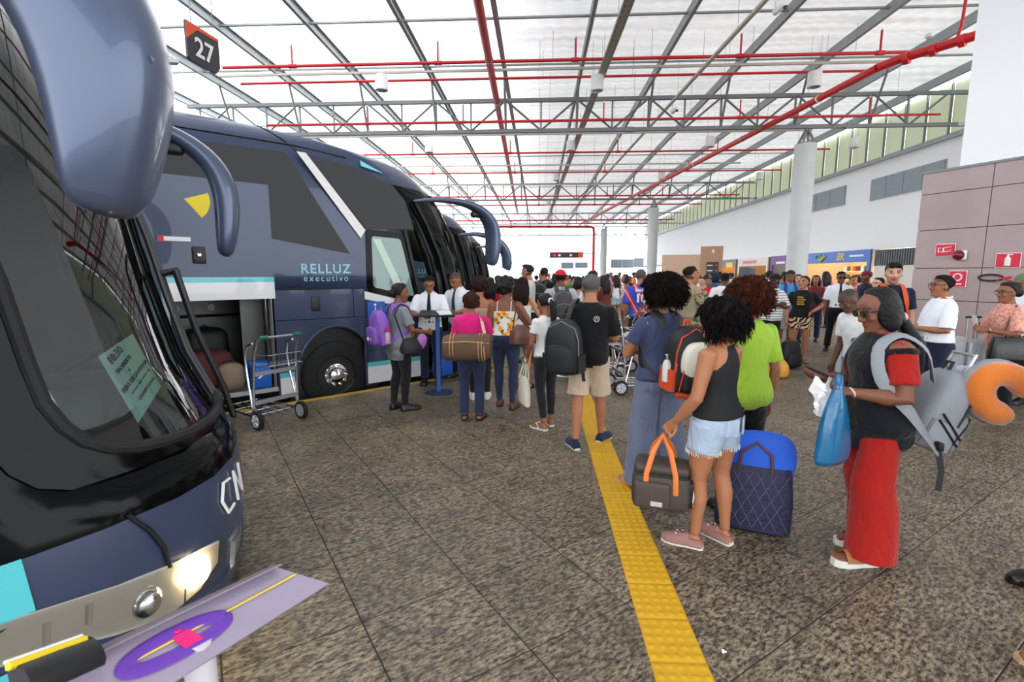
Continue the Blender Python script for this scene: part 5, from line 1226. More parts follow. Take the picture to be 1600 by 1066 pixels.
# queue at the stand
p4 = Person('bare shouldered woman in beige strap top, half hidden behind the pink shirt', at(750, 622), 350, 1.66, skin=(173, 116, 85), hair='afro', afro=(0, -.03, .03, .105, .12, .105), hc=(48, 30, 26), vox=.009, head=(-15, 10))
p4.body(); p4.top(cloth('beige', (196, 170, 146)), 'strapless', hem=.9); p4.pants(C_dblack, 'slim'); p4.shoes(C_tee_w, 'shoe', msole=M_sole_w, name='sneaker')
p5 = Person('short woman in hot pink shirt and jeans with a brown duffel bag', at(738, 655), 2, 1.50, skin=(151, 99, 74), hair='afro', afro=(0, -.035, .02, .094, .118, .105), hc=(54, 34, 27), w=1.18, hip=1.05, vox=.0075, arm=1.15, ra=((.25, .06, 1.08), (.15, .25, 1.1)), la=((-.24, .05, 1.08), (-.14, .24, 1.05)), head=(-20, 8), feet=((.10, .02, 14), (-.10, 0, -10)))
p5.body(); p5.top(C_pink, hem=.84, g=.018); p5.pants(C_denim, 'straight'); p5.shoes(L_black, 'sandal', msole=L_black, name='sandal')
def sun_paint(co):
    r = np.random.default_rng(3); c = np.tile(lin((226, 224, 216)), (len(co), 1)); base = c.copy()
    for i in range(26):
        a = r.uniform(0, 6.28); z = r.uniform(.97, 1.3); p = np.array((.155 * math.cos(a), .125 * math.sin(a), z)); R = r.uniform(.034, .044); d = np.linalg.norm(co - p, axis=1)
        v = co - p; an = np.arctan2(v[:, 2], v[:, 0] + v[:, 1]); pet = R * (1 + .16 * np.sin(an * 12)); leaf = (np.linalg.norm(co - p - np.array((.03, .0, -.03)), axis=1) < .026) | (np.linalg.norm(co - p + np.array((.03, 0, -.02)), axis=1) < .02)
        m = leaf & (d > pet); c[m] = lin((46, 96, 52)); c[d < pet] = lin((240, 158, 26)); c[d < R * .42] = lin((70, 34, 16))
    return c
p6 = Person('woman in sunflower print strap top and dark jeans with a brown shoulder bag', at(790, 636), 8, 1.66, skin=(123, 77, 57), hair='afro', afro=(0, -.045, .03, .10, .125, .115), w=1.08, hip=1.1, vox=.0065, arm=1.2, ra=((.30, .05, 1.14), (.16, .15, 1.32)), rcurl=.9, rh=((-.3, .3, .9), (-.9, .2, -.1)), head=(20, 4), feet=((.11, -.05, 12), (-.09, .08, -8)))
p6.body(); p6.top(mat('sunflower print', (226, 224, 216), .85, vcol=True), 'strapless', hem=.97, paint=sun_paint, label='white top printed with orange sunflowers')
for e in (-.09, .09): MB().tube([p6.up((e, .11, 1.27)), p6.up((e, .07, 1.41)), p6.up((e, -.06, 1.41)), p6.up((e, -.105, 1.27))], .006, 6).build('strap', C_tee_w, p6.root)
p6.pants(C_denim, 'slim', waist=1.02); p6.shoes(L_brown, 'shoe', name='loafer')
p7 = Person('woman with long wavy hair and white off shoulder top, ahead of the sunflower top', at(815, 606), 20, 1.66, skin=(204, 143, 107), hair='longwavy', hc=(38, 28, 24), vox=.0085, ra=((.26, .1, 1.12), (.14, .28, 1.2)), head=(-10, 5), hlen=.24)
p7.body(); p7.top(C_tee_w, 'strapless', hem=.85); p7.pants(cloth('denim shorts', (90, 110, 146)), 'short', end=.3, name='shorts'); p7.shoes(L_black, 'sandal', msole=L_black, name='sandal')
p8 = Person('girl with ponytail in white tee and black leggings carrying a cream tote', at(852, 667), 330, 1.50, skin=(151, 96, 70), hair='pony', hc=(18, 16, 18), vox=.0065, w=.88, arm=.85, leg=.86, la=((-.21, .0, 1.10), (-.17, .16, .93)), ra=((.2, .05, 1.1), (.12, .24, 1.1)), lcurl=.9, head=(-12, 12), feet=((.09, .06, 12), (-.09, -.06, -18)))
p8.body(); p8.top(C_tee_w, hem=.92, sleeve=.5); p8.pants(C_dblack, 'tight', name='leggings', end=.93); p8.shoes(C_tee_w, 'flip', msole=M_sole_w, name='flip_flop')
MB().tube([p8.HM @ Vector((.03 * math.cos(a), -.105 - .012, .02 + .03 * math.sin(a))) for a in np.linspace(0, 6.2832, 14)], .012, 8).build('scrunchie', C_tee_w, p8.root)
p9 = Person('grey haired man in black tee and beige shorts with a black backpack on one shoulder', at(918, 694), 12, 1.71, sex='m', skin=(176, 114, 83), hair='short', hc=(96, 92, 90), vox=.006, w=1.06, ra=((.24, .03, 1.10), (.14, .24, 1.04)), la=((-.25, .02, 1.1), (-.14, .22, 1.06)), head=(-8, 2), feet=((.12, .16, 22), (-.10, -.12, -28)))
p9.body(); p9.top(C_black, hem=.80, g=.022, sleeve=.85, sg_=.026); p9.pants(C_khaki, 'short', end=.46, name='shorts'); p9.shoes(cloth('navy canvas', (34, 42, 70)), 'shoe', msole=M_sole_w, name='slip_on_shoe')
lg = MB().tube([(.075 + .026 * math.cos(a), -.142, 1.285 + .026 * math.sin(a)) for a in np.linspace(0, 6.2832, 19)], .0026, 5); lg.tube([(.075 + .017 * math.cos(a), -.142, 1.283 + .017 * math.sin(a)) for a in (1.5708, 3.665, 5.76, 7.854)], .0035, 5); lg.build('shirt_emblem', C_white, p9.root)
p10 = Person('woman with curly hair, slate blue tee and wide washed jeans, two tone backpack', at(1022, 758), 338, 1.68, skin=(167, 110, 79), hair='afro', afro=(.0, -.035, .03, .135, .155, .125), hc=(24, 18, 17), strands=2200, vox=.006, w=1.02, hip=1.06, arm=1.12, la=((-.24, .10, 1.10), (-.03, .24, 1.12)), ra=((.24, .06, 1.1), (.02, .22, 1.1)), head=(-26, 2), feet=((.11, -.02, 10), (-.11, .06, -40)))
p10.body(); p10.top(C_bluegrey, hem=.90, g=.016, sleeve=.6); p10.pants(C_wdenim, 'wide', waist=1.02); p10.shoes(L_tan, 'slide', msole=M_tan_sole, name='sandal'); p10.glasses(True)
p11 = Person('woman in black tank top and light denim shorts holding the brown cooler bag', at(1108, 852), 318, 1.56, skin=(173, 114, 81), hair='afro', afro=(0, -.03, .015, .128, .135, .125), hc=(20, 17, 18), strands=2600, drop=.9, vox=.0055, w=1.06, hip=1.08, arm=1.18, leg=1.08, la=((-.22, .02, 1.10), (-.20, .17, .90)), lcurl=1.15, ra=((.22, .03, 1.1), (.16, .14, .92)), head=(-14, 6), feet=((.12, .0, 8), (-.10, .10, -22)))
p11.body(); p11.top(mat('ribbed black', (19, 19, 21), .85, bump=.3, bscale=30), 'tank', hem=.94, g=.016); p11.pants(C_ldenim, 'short', end=.22, name='shorts', waist=1.03); p11.shoes(mat('mauve rubber', (158, 112, 104), .6), 'clog', msole=M_sole_w, name='clog')
MB().tube([p11.HM @ Vector((-.088, .0 + .026 * math.cos(a), -.062 + .028 * math.sin(a))) for a in np.linspace(0, 6.2832, 18)], .0028, 6).build('hoop_earring', M_chrome, p11.root)
for e in (-1, 1): MB().rbox(p11.up((e * .07, -.150, .89)), (.10, .012, .11), .008, 1, M=Matrix.Rotation(R_(e * 22), 3, 'Z')).build('back_pocket', C_ldenim, p11.root)
fr_ = MB(); rr_ = np.random.default_rng(2)
for n_ in 'rl':
    pts_, rad_ = p11.legpts(n_, .22)
    for a in np.linspace(0, 6.28, 60): q = pts_[-1] + (rad_[-1] + .022) * np.array((math.cos(a), math.sin(a), 0)); fr_.tube([q + np.array((0, 0, .01)), q + np.array((rr_.uniform(-.006, .006), 0, -rr_.uniform(.01, .025)))], .0018, 3)
o = fr_.build('frayed_hem', C_tee_w, p11.root); o['kind'] = 'stuff'
p12 = Person('woman with reddish curls in a lime green top, beside the black tank top', hd(1172, 3.42), 350, 1.66, skin=(154, 101, 77), hair='afro', afro=(0, -.03, .02, .13, .14, .125), hc=(66, 30, 20), strands=1800, vox=.0075, w=1.08, head=(-6, 8), la=((-.23, .05, 1.1), (-.12, .25, 1.05)))
p12.body(); p12.top(C_lime, hem=.80, g=.02, sleeve=.8); p12.pants(C_black, 'slim'); p12.shoes(L_black, 'sandal', msole=L_black, name='sandal')
p13 = Person('woman in red tee, red wide trousers and black sleeveless jacket looking at her phone', at(1345, 868), 274, 1.64, skin=(127, 79, 59), hair='sleek', hc=(12, 11, 14), vox=.0055, w=1.12, hip=1.02, arm=1.3, la=((-.25, .00, 1.09), (-.17, .24, 1.10)), ra=((.23, .04, 1.08), (.12, .27, 1.13)), lcurl=.8, rcurl=.6, lh=((.35, .8, .2), (.5, 0, -.9)), rh=((-.3, .9, .1), (-.2, 0, 1)), head=(-6, 18), sole=.035, feet=((.11, -.08, 6), (-.10, .06, -8)), hlen=.40)
p13.body(); p13.top(C_red, hem=.96, g=.010, sleeve=.72); p13.top(cloth('black jacket', (22, 23, 30)), 'vest', hem=.72, g=.026, flare=.03, name='sleeveless_jacket'); p13.pants(C_red, 'wide'); p13.shoes(L_tan, 'slide', msole=M_sole_w, name='platform_sandal'); p13.glasses(True, mat('brown lens', (40, 22, 14), .1))
MB().tube([p13.HM @ Vector((.032 * math.cos(a), -.118, -.075 + .02 * math.sin(a))) for a in np.linspace(0, 6.2832, 14)], .012, 8).build('scrunchie', mat('pale pink', (232, 190, 190), .8), p13.root)
MB().tube([p13.j['l'][2] + np.array((.03 * math.cos(a) * .9, .012 * math.sin(a), .026 * math.sin(a))) for a in np.linspace(0, 6.2832, 16)], .006, 6).build('bracelet', mat('pale beads', (214, 204, 190), .4), p13.root)
# right hand side
p14 = Person('officer with glasses in white shirt facing left, before the stone wall', hd(1474, 5.7, 450), 285, 1.70, sex='m', skin=(154, 101, 72), hair='short', hc=(30, 27, 27), vox=.007, w=1.14, belly=.05, la=((-.26, .04, 1.08), (-.10, .26, 1.10)), ra=((.25, .05, 1.08), (.06, .26, 1.1)), head=(-4, -2))
p14.body(); p14.top(C_white, sg_=.028, g=.02, sleeve=.9, hem=.94); p14.collar(C_white); p14.pants(C_navy); p14.belt(L_black); p14.shoes(L_black, 'shoe', name='dress_shoe'); p14.glasses(False)
p15 = Person('woman in peach lace top with black trousers, watch and black handbag', at(1552, 652), 282, 1.62, skin=(140, 90, 68), hair='bun', hc=(22, 19, 20), vox=.007, w=1.1, arm=1.15, la=((-.25, .02, 1.08), (-.12, .26, 1.12)), ra=((.24, .05, 1.1), (.06, .26, 1.14)), head=(-10, 4))
p15.body(); p15.top(cloth('peach lace', (226, 168, 150), kind='noise', rgb2=(206, 132, 118), scale=2), hem=.84, g=.024, sleeve=.9, sg_=.03); p15.pants(C_black, 'straight'); p15.shoes(L_tan, 'sandal', msole=L_brown, name='sandal'); p15.glasses(False)
MB().tube([p15.j['l'][2] + np.array((.028 * math.cos(a), .0, .028 * math.sin(a))) for a in np.linspace(0, 6.2832, 14)], .007, 6).build('wrist_watch', mat('gold', (214, 180, 110), .25, metal=1), p15.root)
p16 = Person('man in olive green cap and white shirt at the right end of the hall', hd(1604, 6.5, 440), 255, 1.72, sex='m', skin=(123, 79, 59), hair='short', vox=.009, head=(10, 6)); p16.body(); p16.top(C_white); p16.pants(C_black); p16.shoes(L_black, 'shoe'); p16.cap(mat('olive cap', (104, 116, 84), .8)); p16.glasses(True, mat('orange lens', (170, 80, 30), .2))
p17 = Person('dark haired bearded man in navy tee with sunglasses pushed up and orange straps', hd(1394, 6.6, 440), 196, 1.86, sex='m', skin=(204, 151, 125), hair='top', hc=(40, 32, 28), beard=2, vox=.0075, head=(10, 4)); p17.body(); p17.top(cloth('navy tee', (28, 32, 52))); p17.pants(C_dblack); p17.shoes(L_black, 'shoe'); p17.glasses(True, up=True)
p18 = Person('woman in black tee with gold lettering and zebra print shorts, hand on hip', at(1246, 566), 200, 1.67, skin=(173, 116, 88), hair='bun', hc=(30, 24, 22), vox=.008, w=1.16, hip=1.02, leg=1.2, arm=1.15, la=((-.36, -.04, 1.12), (-.18, .10, 1.03)), ra=((.24, .0, 1.1), (.25, .05, .86)), head=(40, -8), feet=((.14, .02, 14), (-.10, 0, -14)))
p18.body(); p18.top(C_black, hem=.90, g=.018); p18.pants(cloth('zebra', (24, 26, 34), kind='zebra', rgb2=(214, 178, 136)), 'short', end=.26, name='shorts'); p18.shoes(L_brown, 'flip', msole=L_brown, name='flip_flop')
gold = mat('gold print', (222, 176, 70), .5)
for i, (w_, z_) in enumerate(((.10, 1.30), (.14, 1.255), (.12, 1.21), (.13, 1.165))):
    MB().tube([p18.up((x, .150 + .006, z_ + .014 * math.sin(x * 160 + i))) for x in np.linspace(.11 - w_, .11, 18)], .006, 5).build('print_line', gold, p18.root)
p19 = Person('conductor in sunglasses, white shirt and dark tie carrying a black bag', at(1304, 549), 205, 1.77, sex='m', skin=(114, 72, 55), hair='fade', hc=(20, 18, 18), beard=0, vox=.008, w=1.0, head=(-6, 6), feet=((.14, -.12, 10), (-.10, .16, -4)))
p19.body(); p19.top(C_white, sg_=.026, g=.018, sleeve=.9, hem=.94); p19.collar(C_white); p19.tie(cloth('dark tie', (26, 30, 46))); p19.pants(C_black); p19.belt(L_black); p19.shoes(L_black, 'shoe', name='dress_shoe'); p19.glasses(True)
p20 = Person('smiling woman in orange red patterned blouse holding a white paper', hd(1333, 12.2), 190, 1.66, skin=(184, 123, 92), hair='bun', hc=(40, 28, 24), vox=.010, la=((-.24, .08, 1.1), (-.04, .26, 1.12)), ra=((.24, .08, 1.1), (.05, .26, 1.16))); p20.body(); p20.top(cloth('coral print', (226, 92, 70), kind='noise', rgb2=(240, 150, 120)), sleeve=.9); p20.pants(C_denim); p20.shoes(L_black, 'shoe')
p21 = Person('man in maroon cap facing left in front of the cream wall', hd(1354, 11.2), 268, 1.78, sex='m', skin=(132, 85, 63), hair='short', vox=.010, beard=2); p21.body(); p21.top(cloth('navy tee', (28, 32, 52))); p21.pants(C_dblack); p21.shoes(L_black, 'shoe'); p21.cap(mat('maroon cap', (120, 24, 48), .8))
p22 = Person('dark haired woman with glasses, between the maroon cap and the bearded man', hd(1374, 9.8), 262, 1.64, skin=(215, 165, 138), hair='bun', hc=(18, 15, 15), vox=.010); p22.body(); p22.top(C_tee_w); p22.pants(C_denim); p22.shoes(L_black, 'shoe'); p22.glasses(False)
p23 = Person('close cropped man in white tee and dark trousers bending over, behind the red tee', hd(1352, 5.0, 460), 262, 1.60, sex='m', skin=(96, 62, 48), hair='buzz', hc=(50, 42, 38), lean=10, vox=.009, head=(0, 30)); p23.body(); p23.top(C_tee_w); p23.pants(C_navy); p23.shoes(L_black, 'shoe')
p24 = Person('man in black flat cap and white striped shirt with folded arms', hd(1209, 9.0), 160, 1.72, sex='m', skin=(70, 44, 36), hair='short', vox=.009, w=1.1, belly=.03, la=((-.26, .08, 1.10), (.02, .22, 1.14)), ra=((.26, .08, 1.10), (-.02, .24, 1.18)), head=(14, 6)); p24.body(); p24.top(cloth('striped shirt', (228, 228, 226), kind='stripe', rgb2=(40, 44, 60), scale=1.7), sg_=.024, sleeve=.9); p24.pants(C_black); p24.shoes(L_black, 'shoe'); p24.cap(C_black, brim=False); p24.glasses(False)
p25 = Person('young man in bright blue shirt with pink collar looking at his hands', hd(1233, 10.8), 184, 1.80, sex='m', skin=(134, 88, 63), hair='fade', vox=.009, la=((-.25, .1, 1.12), (-.04, .3, 1.16)), ra=((.25, .1, 1.12), (.04, .3, 1.2)), head=(0, 20)); p25.body(); p25.top(cloth('bright blue', (70, 150, 214))); p25.collar(mat('pink collar', (226, 96, 130), .8)); p25.pants(cloth('grey shorts', (150, 144, 136)), 'short', end=.5, name='shorts'); p25.shoes(L_black, 'shoe')
p26 = Person('man in pale pink shirt and jean shorts seen from behind', hd(1132, 10.3, 450), 12, 1.74, sex='m', skin=(80, 52, 42), hair='fade', hc=(26, 24, 24), vox=.008, w=1.14); p26.body(); p26.top(cloth('pale pink shirt', (230, 216, 222), .03), hem=.78, g=.022, sg_=.028, sleeve=.9); p26.pants(cloth('jean shorts', (76, 110, 160)), 'short', end=.5, name='shorts'); p26.shoes(L_brown, 'flip', msole=L_brown, name='flip_flop')
C_camo = cloth('camouflage', (150, 138, 106), kind='noise', rgb2=(70, 66, 46), scale=1.1)
p27 = Person('soldier with moustache in camouflage uniform and tan vest holding a phone', hd(1078, 7.4, 440), 75, 1.83, sex='m', skin=(165, 110, 83), hair='fade', hc=(34, 28, 26), beard=-1, vox=.0075, w=1.08, la=((-.24, .1, 1.12), (-.02, .32, 1.14)), ra=((.25, .08, 1.1), (.12, .3, 1.08)), lcurl=.9, rcurl=.9, head=(8, -4), feet=((.14, .1, 12), (-.12, -.1, -10)))
p27.body(); p27.top(C_camo, sleeve=1.9, sg_=.018); p27.top(cloth('tan vest', (150, 136, 112)), 'vest', hem=1.0, g=.035, name='vest'); p27.pants(cloth('dark green trousers', (66, 68, 62))); p27.shoes(L_black, 'boot', name='boot')
for x_, z_ in ((-.09, 1.1), (.0, 1.09), (.09, 1.1)): MB().rbox((x_, .17, z_), (.075, .05, .12), .012, 2).build('vest_pouch', cloth('tan vest', (150, 136, 112)), p27.root)
MB().rbox((-.08, .172, 1.27), (.05, .02, .05), .006, 1).build('badge', mat('lime badge', (196, 220, 50), .5), p27.root)
# middle distance, centre
def quick(label, u, dep, az, h, sex='f', sk=MD, hair='short', hc=(26, 20, 18), top=None, tk='tee', bot=None, bs='straight', be=1.0, vox=.011, shoe=None, v=440, **kw):
    P = Person(label, hd(u, dep, v), az, h, sex=sex, skin=sk, hair=hair, hc=hc, vox=vox, **kw); P.body(); P.top(top or C_tee_w, tk)
    P.pants(bot or C_denim, bs, end=be, name='trousers' if be > .7 else 'shorts'); P.shoes(shoe or L_black, 'shoe'); return P
p28 = quick('tall young man in pale grey tee and dark shorts holding papers', 826, 9.6, 285, 1.89, 'm', (176, 120, 92), 'top', top=cloth('pale grey tee', (206, 204, 200)), bot=C_dblack, bs='short', be=.5, vox=.008, la=((-.24, .12, 1.12), (-.06, .34, 1.14)), ra=((.24, .12, 1.12), (.06, .34, 1.16)))
p29 = quick('man in black shirt with a black backpack, right of the tall grey tee', 850, 11.4, 20, 1.86, 'm', MD, 'fade', top=C_black, bot=C_dblack)
p30 = quick('man in red cap and grey tee wearing a charcoal backpack, seen from behind', 876, 8.4, 352, 1.78, 'm', DK, 'short', top=cloth('light grey tee', (176, 178, 184)), bot=cloth('dark grey shorts', (70, 70, 76)), bs='short', be=.5, vox=.008, w=1.1, ra=((.30, .02, 1.12), (.30, .18, .94)), la=((-.30, .02, 1.12), (-.28, .18, .92))); p30.cap(mat('red cap', (196, 26, 38), .8), brim=False)
p31 = quick('woman with dark ponytail in white tank top, beside the grey haired man', 903, 9.8, 300, 1.66, 'f', (176, 124, 98), 'bob', top=cloth('pale tank', (214, 216, 226)), tk='tank', bot=C_denim, vox=.009)
p32 = quick('woman with long dark hair in maroon blouse hugging her arms', 944, 12.0, 320, 1.68, 'f', (170, 116, 90), 'long', top=cloth('maroon', (112, 52, 48)), bot=C_ldenim, vox=.010, la=((-.24, .1, 1.12), (.04, .22, 1.16)))
p33 = quick('woman in pale denim shorts and white top, left of the leopard top', 962, 17.5, 330, 1.68, 'f', MD, 'long', top=C_tee_w, tk='tank', bot=C_ldenim, bs='short', be=.3, v=446)
p34 = quick('woman in black and white leopard top and khaki shorts with dark shoes', 977, 14.6, 250, 1.70, 'f', (138, 92, 70), 'bob', top=cloth('leopard', (226, 222, 214), kind='spots', rgb2=(30, 28, 30)), tk='tank', bot=cloth('khaki shorts', (150, 132, 104)), bs='short', be=.32, v=452, hem=None) if False else quick('woman in black and white leopard top and khaki shorts with dark shoes', 977, 14.6, 250, 1.70, 'f', (138, 92, 70), 'bob', top=cloth('leopard', (30, 28, 30), kind='spots', rgb2=(226, 222, 214)), tk='tank', bot=cloth('khaki shorts', (150, 132, 104)), bs='short', be=.32, v=452)
C_jer = cloth('striped jersey', (38, 66, 170), kind='noise', rgb2=(38, 66, 170))
def jersey_paint(co):
    c = np.tile(lin((44, 76, 190)), (len(co), 1)); t = (co[:, 0] + (co[:, 2] - 1.1) * .55 + .6) / .105; f = t - np.floor(t); k = np.floor(t) % 2 == 0
    c[k & (f < .8)] = lin((206, 40, 60)); c[k & (f > .35) & (f < .45)] = lin((230, 230, 234)); return c
p35 = Person('man in blue and red striped football shirt with number 10 on his back', hd(1001, 9.4), 6, 1.80, sex='m', skin=(165, 114, 88), hair='short', hc=(92, 86, 80), vox=.008, w=1.12); p35.body(); p35.top(mat('jersey print', (44, 76, 190), .8, vcol=True), hem=.82, g=.022, sg_=.03, sleeve=.95, paint=jersey_paint); p35.pants(C_dblack, 'short', end=.5, name='shorts'); p35.shoes(L_black, 'shoe')
bk = -.155
text_mesh('10', .20, 'number', C_white, p35.root, None, None, M=frame((1, 0, 0), (0, 0, 1), (0, bk, 1.19)), bold=.010, extrude=.004); text_mesh('BAHIA', .07, 'lettering', C_white, p35.root, None, None, M=frame((1, 0, 0), (0, 0, 1), (0, bk + .012, 1.335)), bold=.003, extrude=.004)
text_mesh('LIMPOL', .06, 'lettering', C_white, p35.root, None, None, M=frame((1, 0, 0), (0, 0, 1), (0, bk + .004, 1.03)), bold=.002, extrude=.004) if False else None
p36 = quick('woman leaning on a luggage trolley with her forearms, next to the number 10 shirt', 1046, 8.0, 300, 1.58, 'f', (176, 122, 96), 'bob', top=C_tee_w, tk='tank', bot=C_ldenim, bs='short', be=.35, vox=.009, lean=18, la=((-.22, .22, 1.1), (-.05, .42, 1.2)), ra=((.22, .22, 1.1), (.1, .44, 1.12)))
p37 = quick('dark haired person in red top standing behind the soldier', 1107, 12.5, 200, 1.62, 'f', MD, 'bun', top=cloth('red tee', (196, 40, 46)))
p38 = quick('woman with bare shoulders and dark bun, right of the soldier', 1098, 13.6, 230, 1.62, 'f', LT, 'bun', top=cloth('peach top', (226, 180, 150)), tk='strapless')
p39 = quick('person with blue black bobbed hair in teal top, left of the pink shirt', 1118, 14.5, 10, 1.72, 'f', DK, 'bob', hc=(30, 40, 60), top=cloth('teal', (60, 90, 120)))
p40 = quick('woman with bright blue wrapped hair near the loudspeaker', 1183, 12.8, 300, 1.60, 'f', (168, 116, 90), 'bob', hc=(36, 60, 190), top=cloth('cream blouse', (220, 206, 190)))
p41 = quick('dark haired woman behind the blue shirted man', 1247, 12.4, 200, 1.70, 'f', (196, 148, 124), 'long', top=cloth('white blouse', (230, 226, 222)))
p42 = quick('woman in dark red top between the lettered tee and the conductor', 1275, 12.6, 220, 1.68, 'f', MD, 'long', top=cloth('wine', (120, 44, 54)))
p43 = quick('woman with dark hair in a brown top, left of the loudspeaker', 1150, 13.2, 190, 1.62, 'f', (150, 104, 80), 'long', top=cloth('brown top', (110, 84, 74)))
p44 = quick('camouflage capped man right behind the soldier', 1083, 8.6, 20, 1.74, 'm', (120, 80, 60), 'short', hc=(60, 56, 44), top=C_camo, bot=cloth('dark green trousers', (66, 68, 62)), vox=.010); p44.cap(C_camo)
for P_, lab in ((Person('person standing just outside the frame in a black clog, near foot', at(1568, 912) + np.array((.19, -.10, 0)), 268, 1.65, sex='m', skin=(121, 77, 59), vox=.012, ra=((.22, -.12, 1.12), (.10, -.24, 1.02)), la=((-.22, -.12, 1.12), (-.10, -.24, 1.02)), feet=((.10, -.02, 6), (-.10, .10, -6))), 0), (Person('person standing just outside the frame in pink sandals, at the bottom edge', at(1580, 1038) + np.array((.20, -.10, 0)), 272, 1.6, skin=(154, 99, 77), vox=.012, ra=((.22, -.12, 1.12), (.10, -.24, 1.02)), la=((-.22, -.12, 1.12), (-.10, -.24, 1.02)), feet=((.10, 0, 6), (-.10, .10, -6))), 1)):
    P_.body(); P_.top(C_black); P_.pants(C_dblack, 'slim', end=.85); P_.shoes(L_black if not lab else mat('pink strap', (206, 110, 110), .6), 'clog' if not lab else 'sandal', msole=L_black if not lab else M_tan_sole, name='clog' if not lab else 'sandal')
# far crowd, left to right
ccol = {'white': (226, 226, 226), 'black': (28, 28, 32), 'grey': (130, 132, 138), 'red': (176, 44, 46), 'teal': (44, 124, 112), 'navy': (40, 50, 90), 'pink': (216, 120, 150), 'beige': (206, 184, 156), 'orange': (222, 120, 60), 'green': (50, 120, 66), 'sky blue': (120, 166, 210), 'maroon': (110, 44, 50), 'yellow': (226, 196, 90)}
names_ = list(ccol); rc = random.Random(11); hairs = ['short', 'bun', 'long', 'bob', 'fade', 'afro', 'pony', 'short', 'fade']
proto = {}
def crowd_proto(sex, hair, bs):
    key = (sex, hair, bs)
    if key not in proto:
        P = Person('x', (0, 0, 0), 0, 1.70, sex=sex, hair=hair, vox=.017, afro=(0, -.03, .03, .11, .12, .11)); P.body(); P.top(C_tee_w, 'tee' if bs != 'short' or sex == 'm' else 'tank'); P.pants(C_denim, bs, end=.45 if bs == 'short' else 1.0, name='trousers' if bs != 'short' else 'shorts'); P.shoes(L_black, 'shoe'); proto[key] = [P, 0]
    return proto[key]
spots = []
us = [766, 778, 786, 797, 806, 815, 838, 845, 858, 866, 884, 890, 896, 911, 918, 925, 931, 938, 949, 954, 960, 968, 984, 990, 1008, 1014, 1021, 1029, 1036, 1043, 1052, 1060, 1067, 1090, 1103, 1112, 1124, 1142, 1157, 1170, 1178, 1192, 1201, 1218, 1225, 1290, 1313, 1342]
for i, u in enumerate(us):
    dep = [22, 31, 18, 26, 37, 15.5, 28, 20, 34, 24][i % 10] + rc.uniform(-1.5, 1.5)
    if u < 812: dep = [10.3, 11.6, 12.6, 10.9, 12.1, 13.2][i % 6]
    elif u < 860: dep = max(dep, 15)
    if u > 1080: dep = 15.5 + (dep % 5)
    spots.append((u, dep))
crowd_jobs = []
for i, (u, dep) in enumerate(spots):
    hair = hairs[(i * 5 + 2) % len(hairs)]; sex = 'm' if hair in ('short', 'fade') else 'f'; bs = ['straight', 'slim', 'short'][i % 3]; bs = 'straight' if sex == 'm' and bs == 'slim' else bs
    crowd_jobs.append((u, dep, sex, hair, bs, names_[(i * 7 + 3) % len(names_)], rc.choice([DK, MD, LT, (110, 70, 54)]), rc.choice([0, 20, 180, 200, 270, 300, 90, 150]), rc.uniform(1.6, 1.82)))
    crowd_proto(sex, hair, bs)
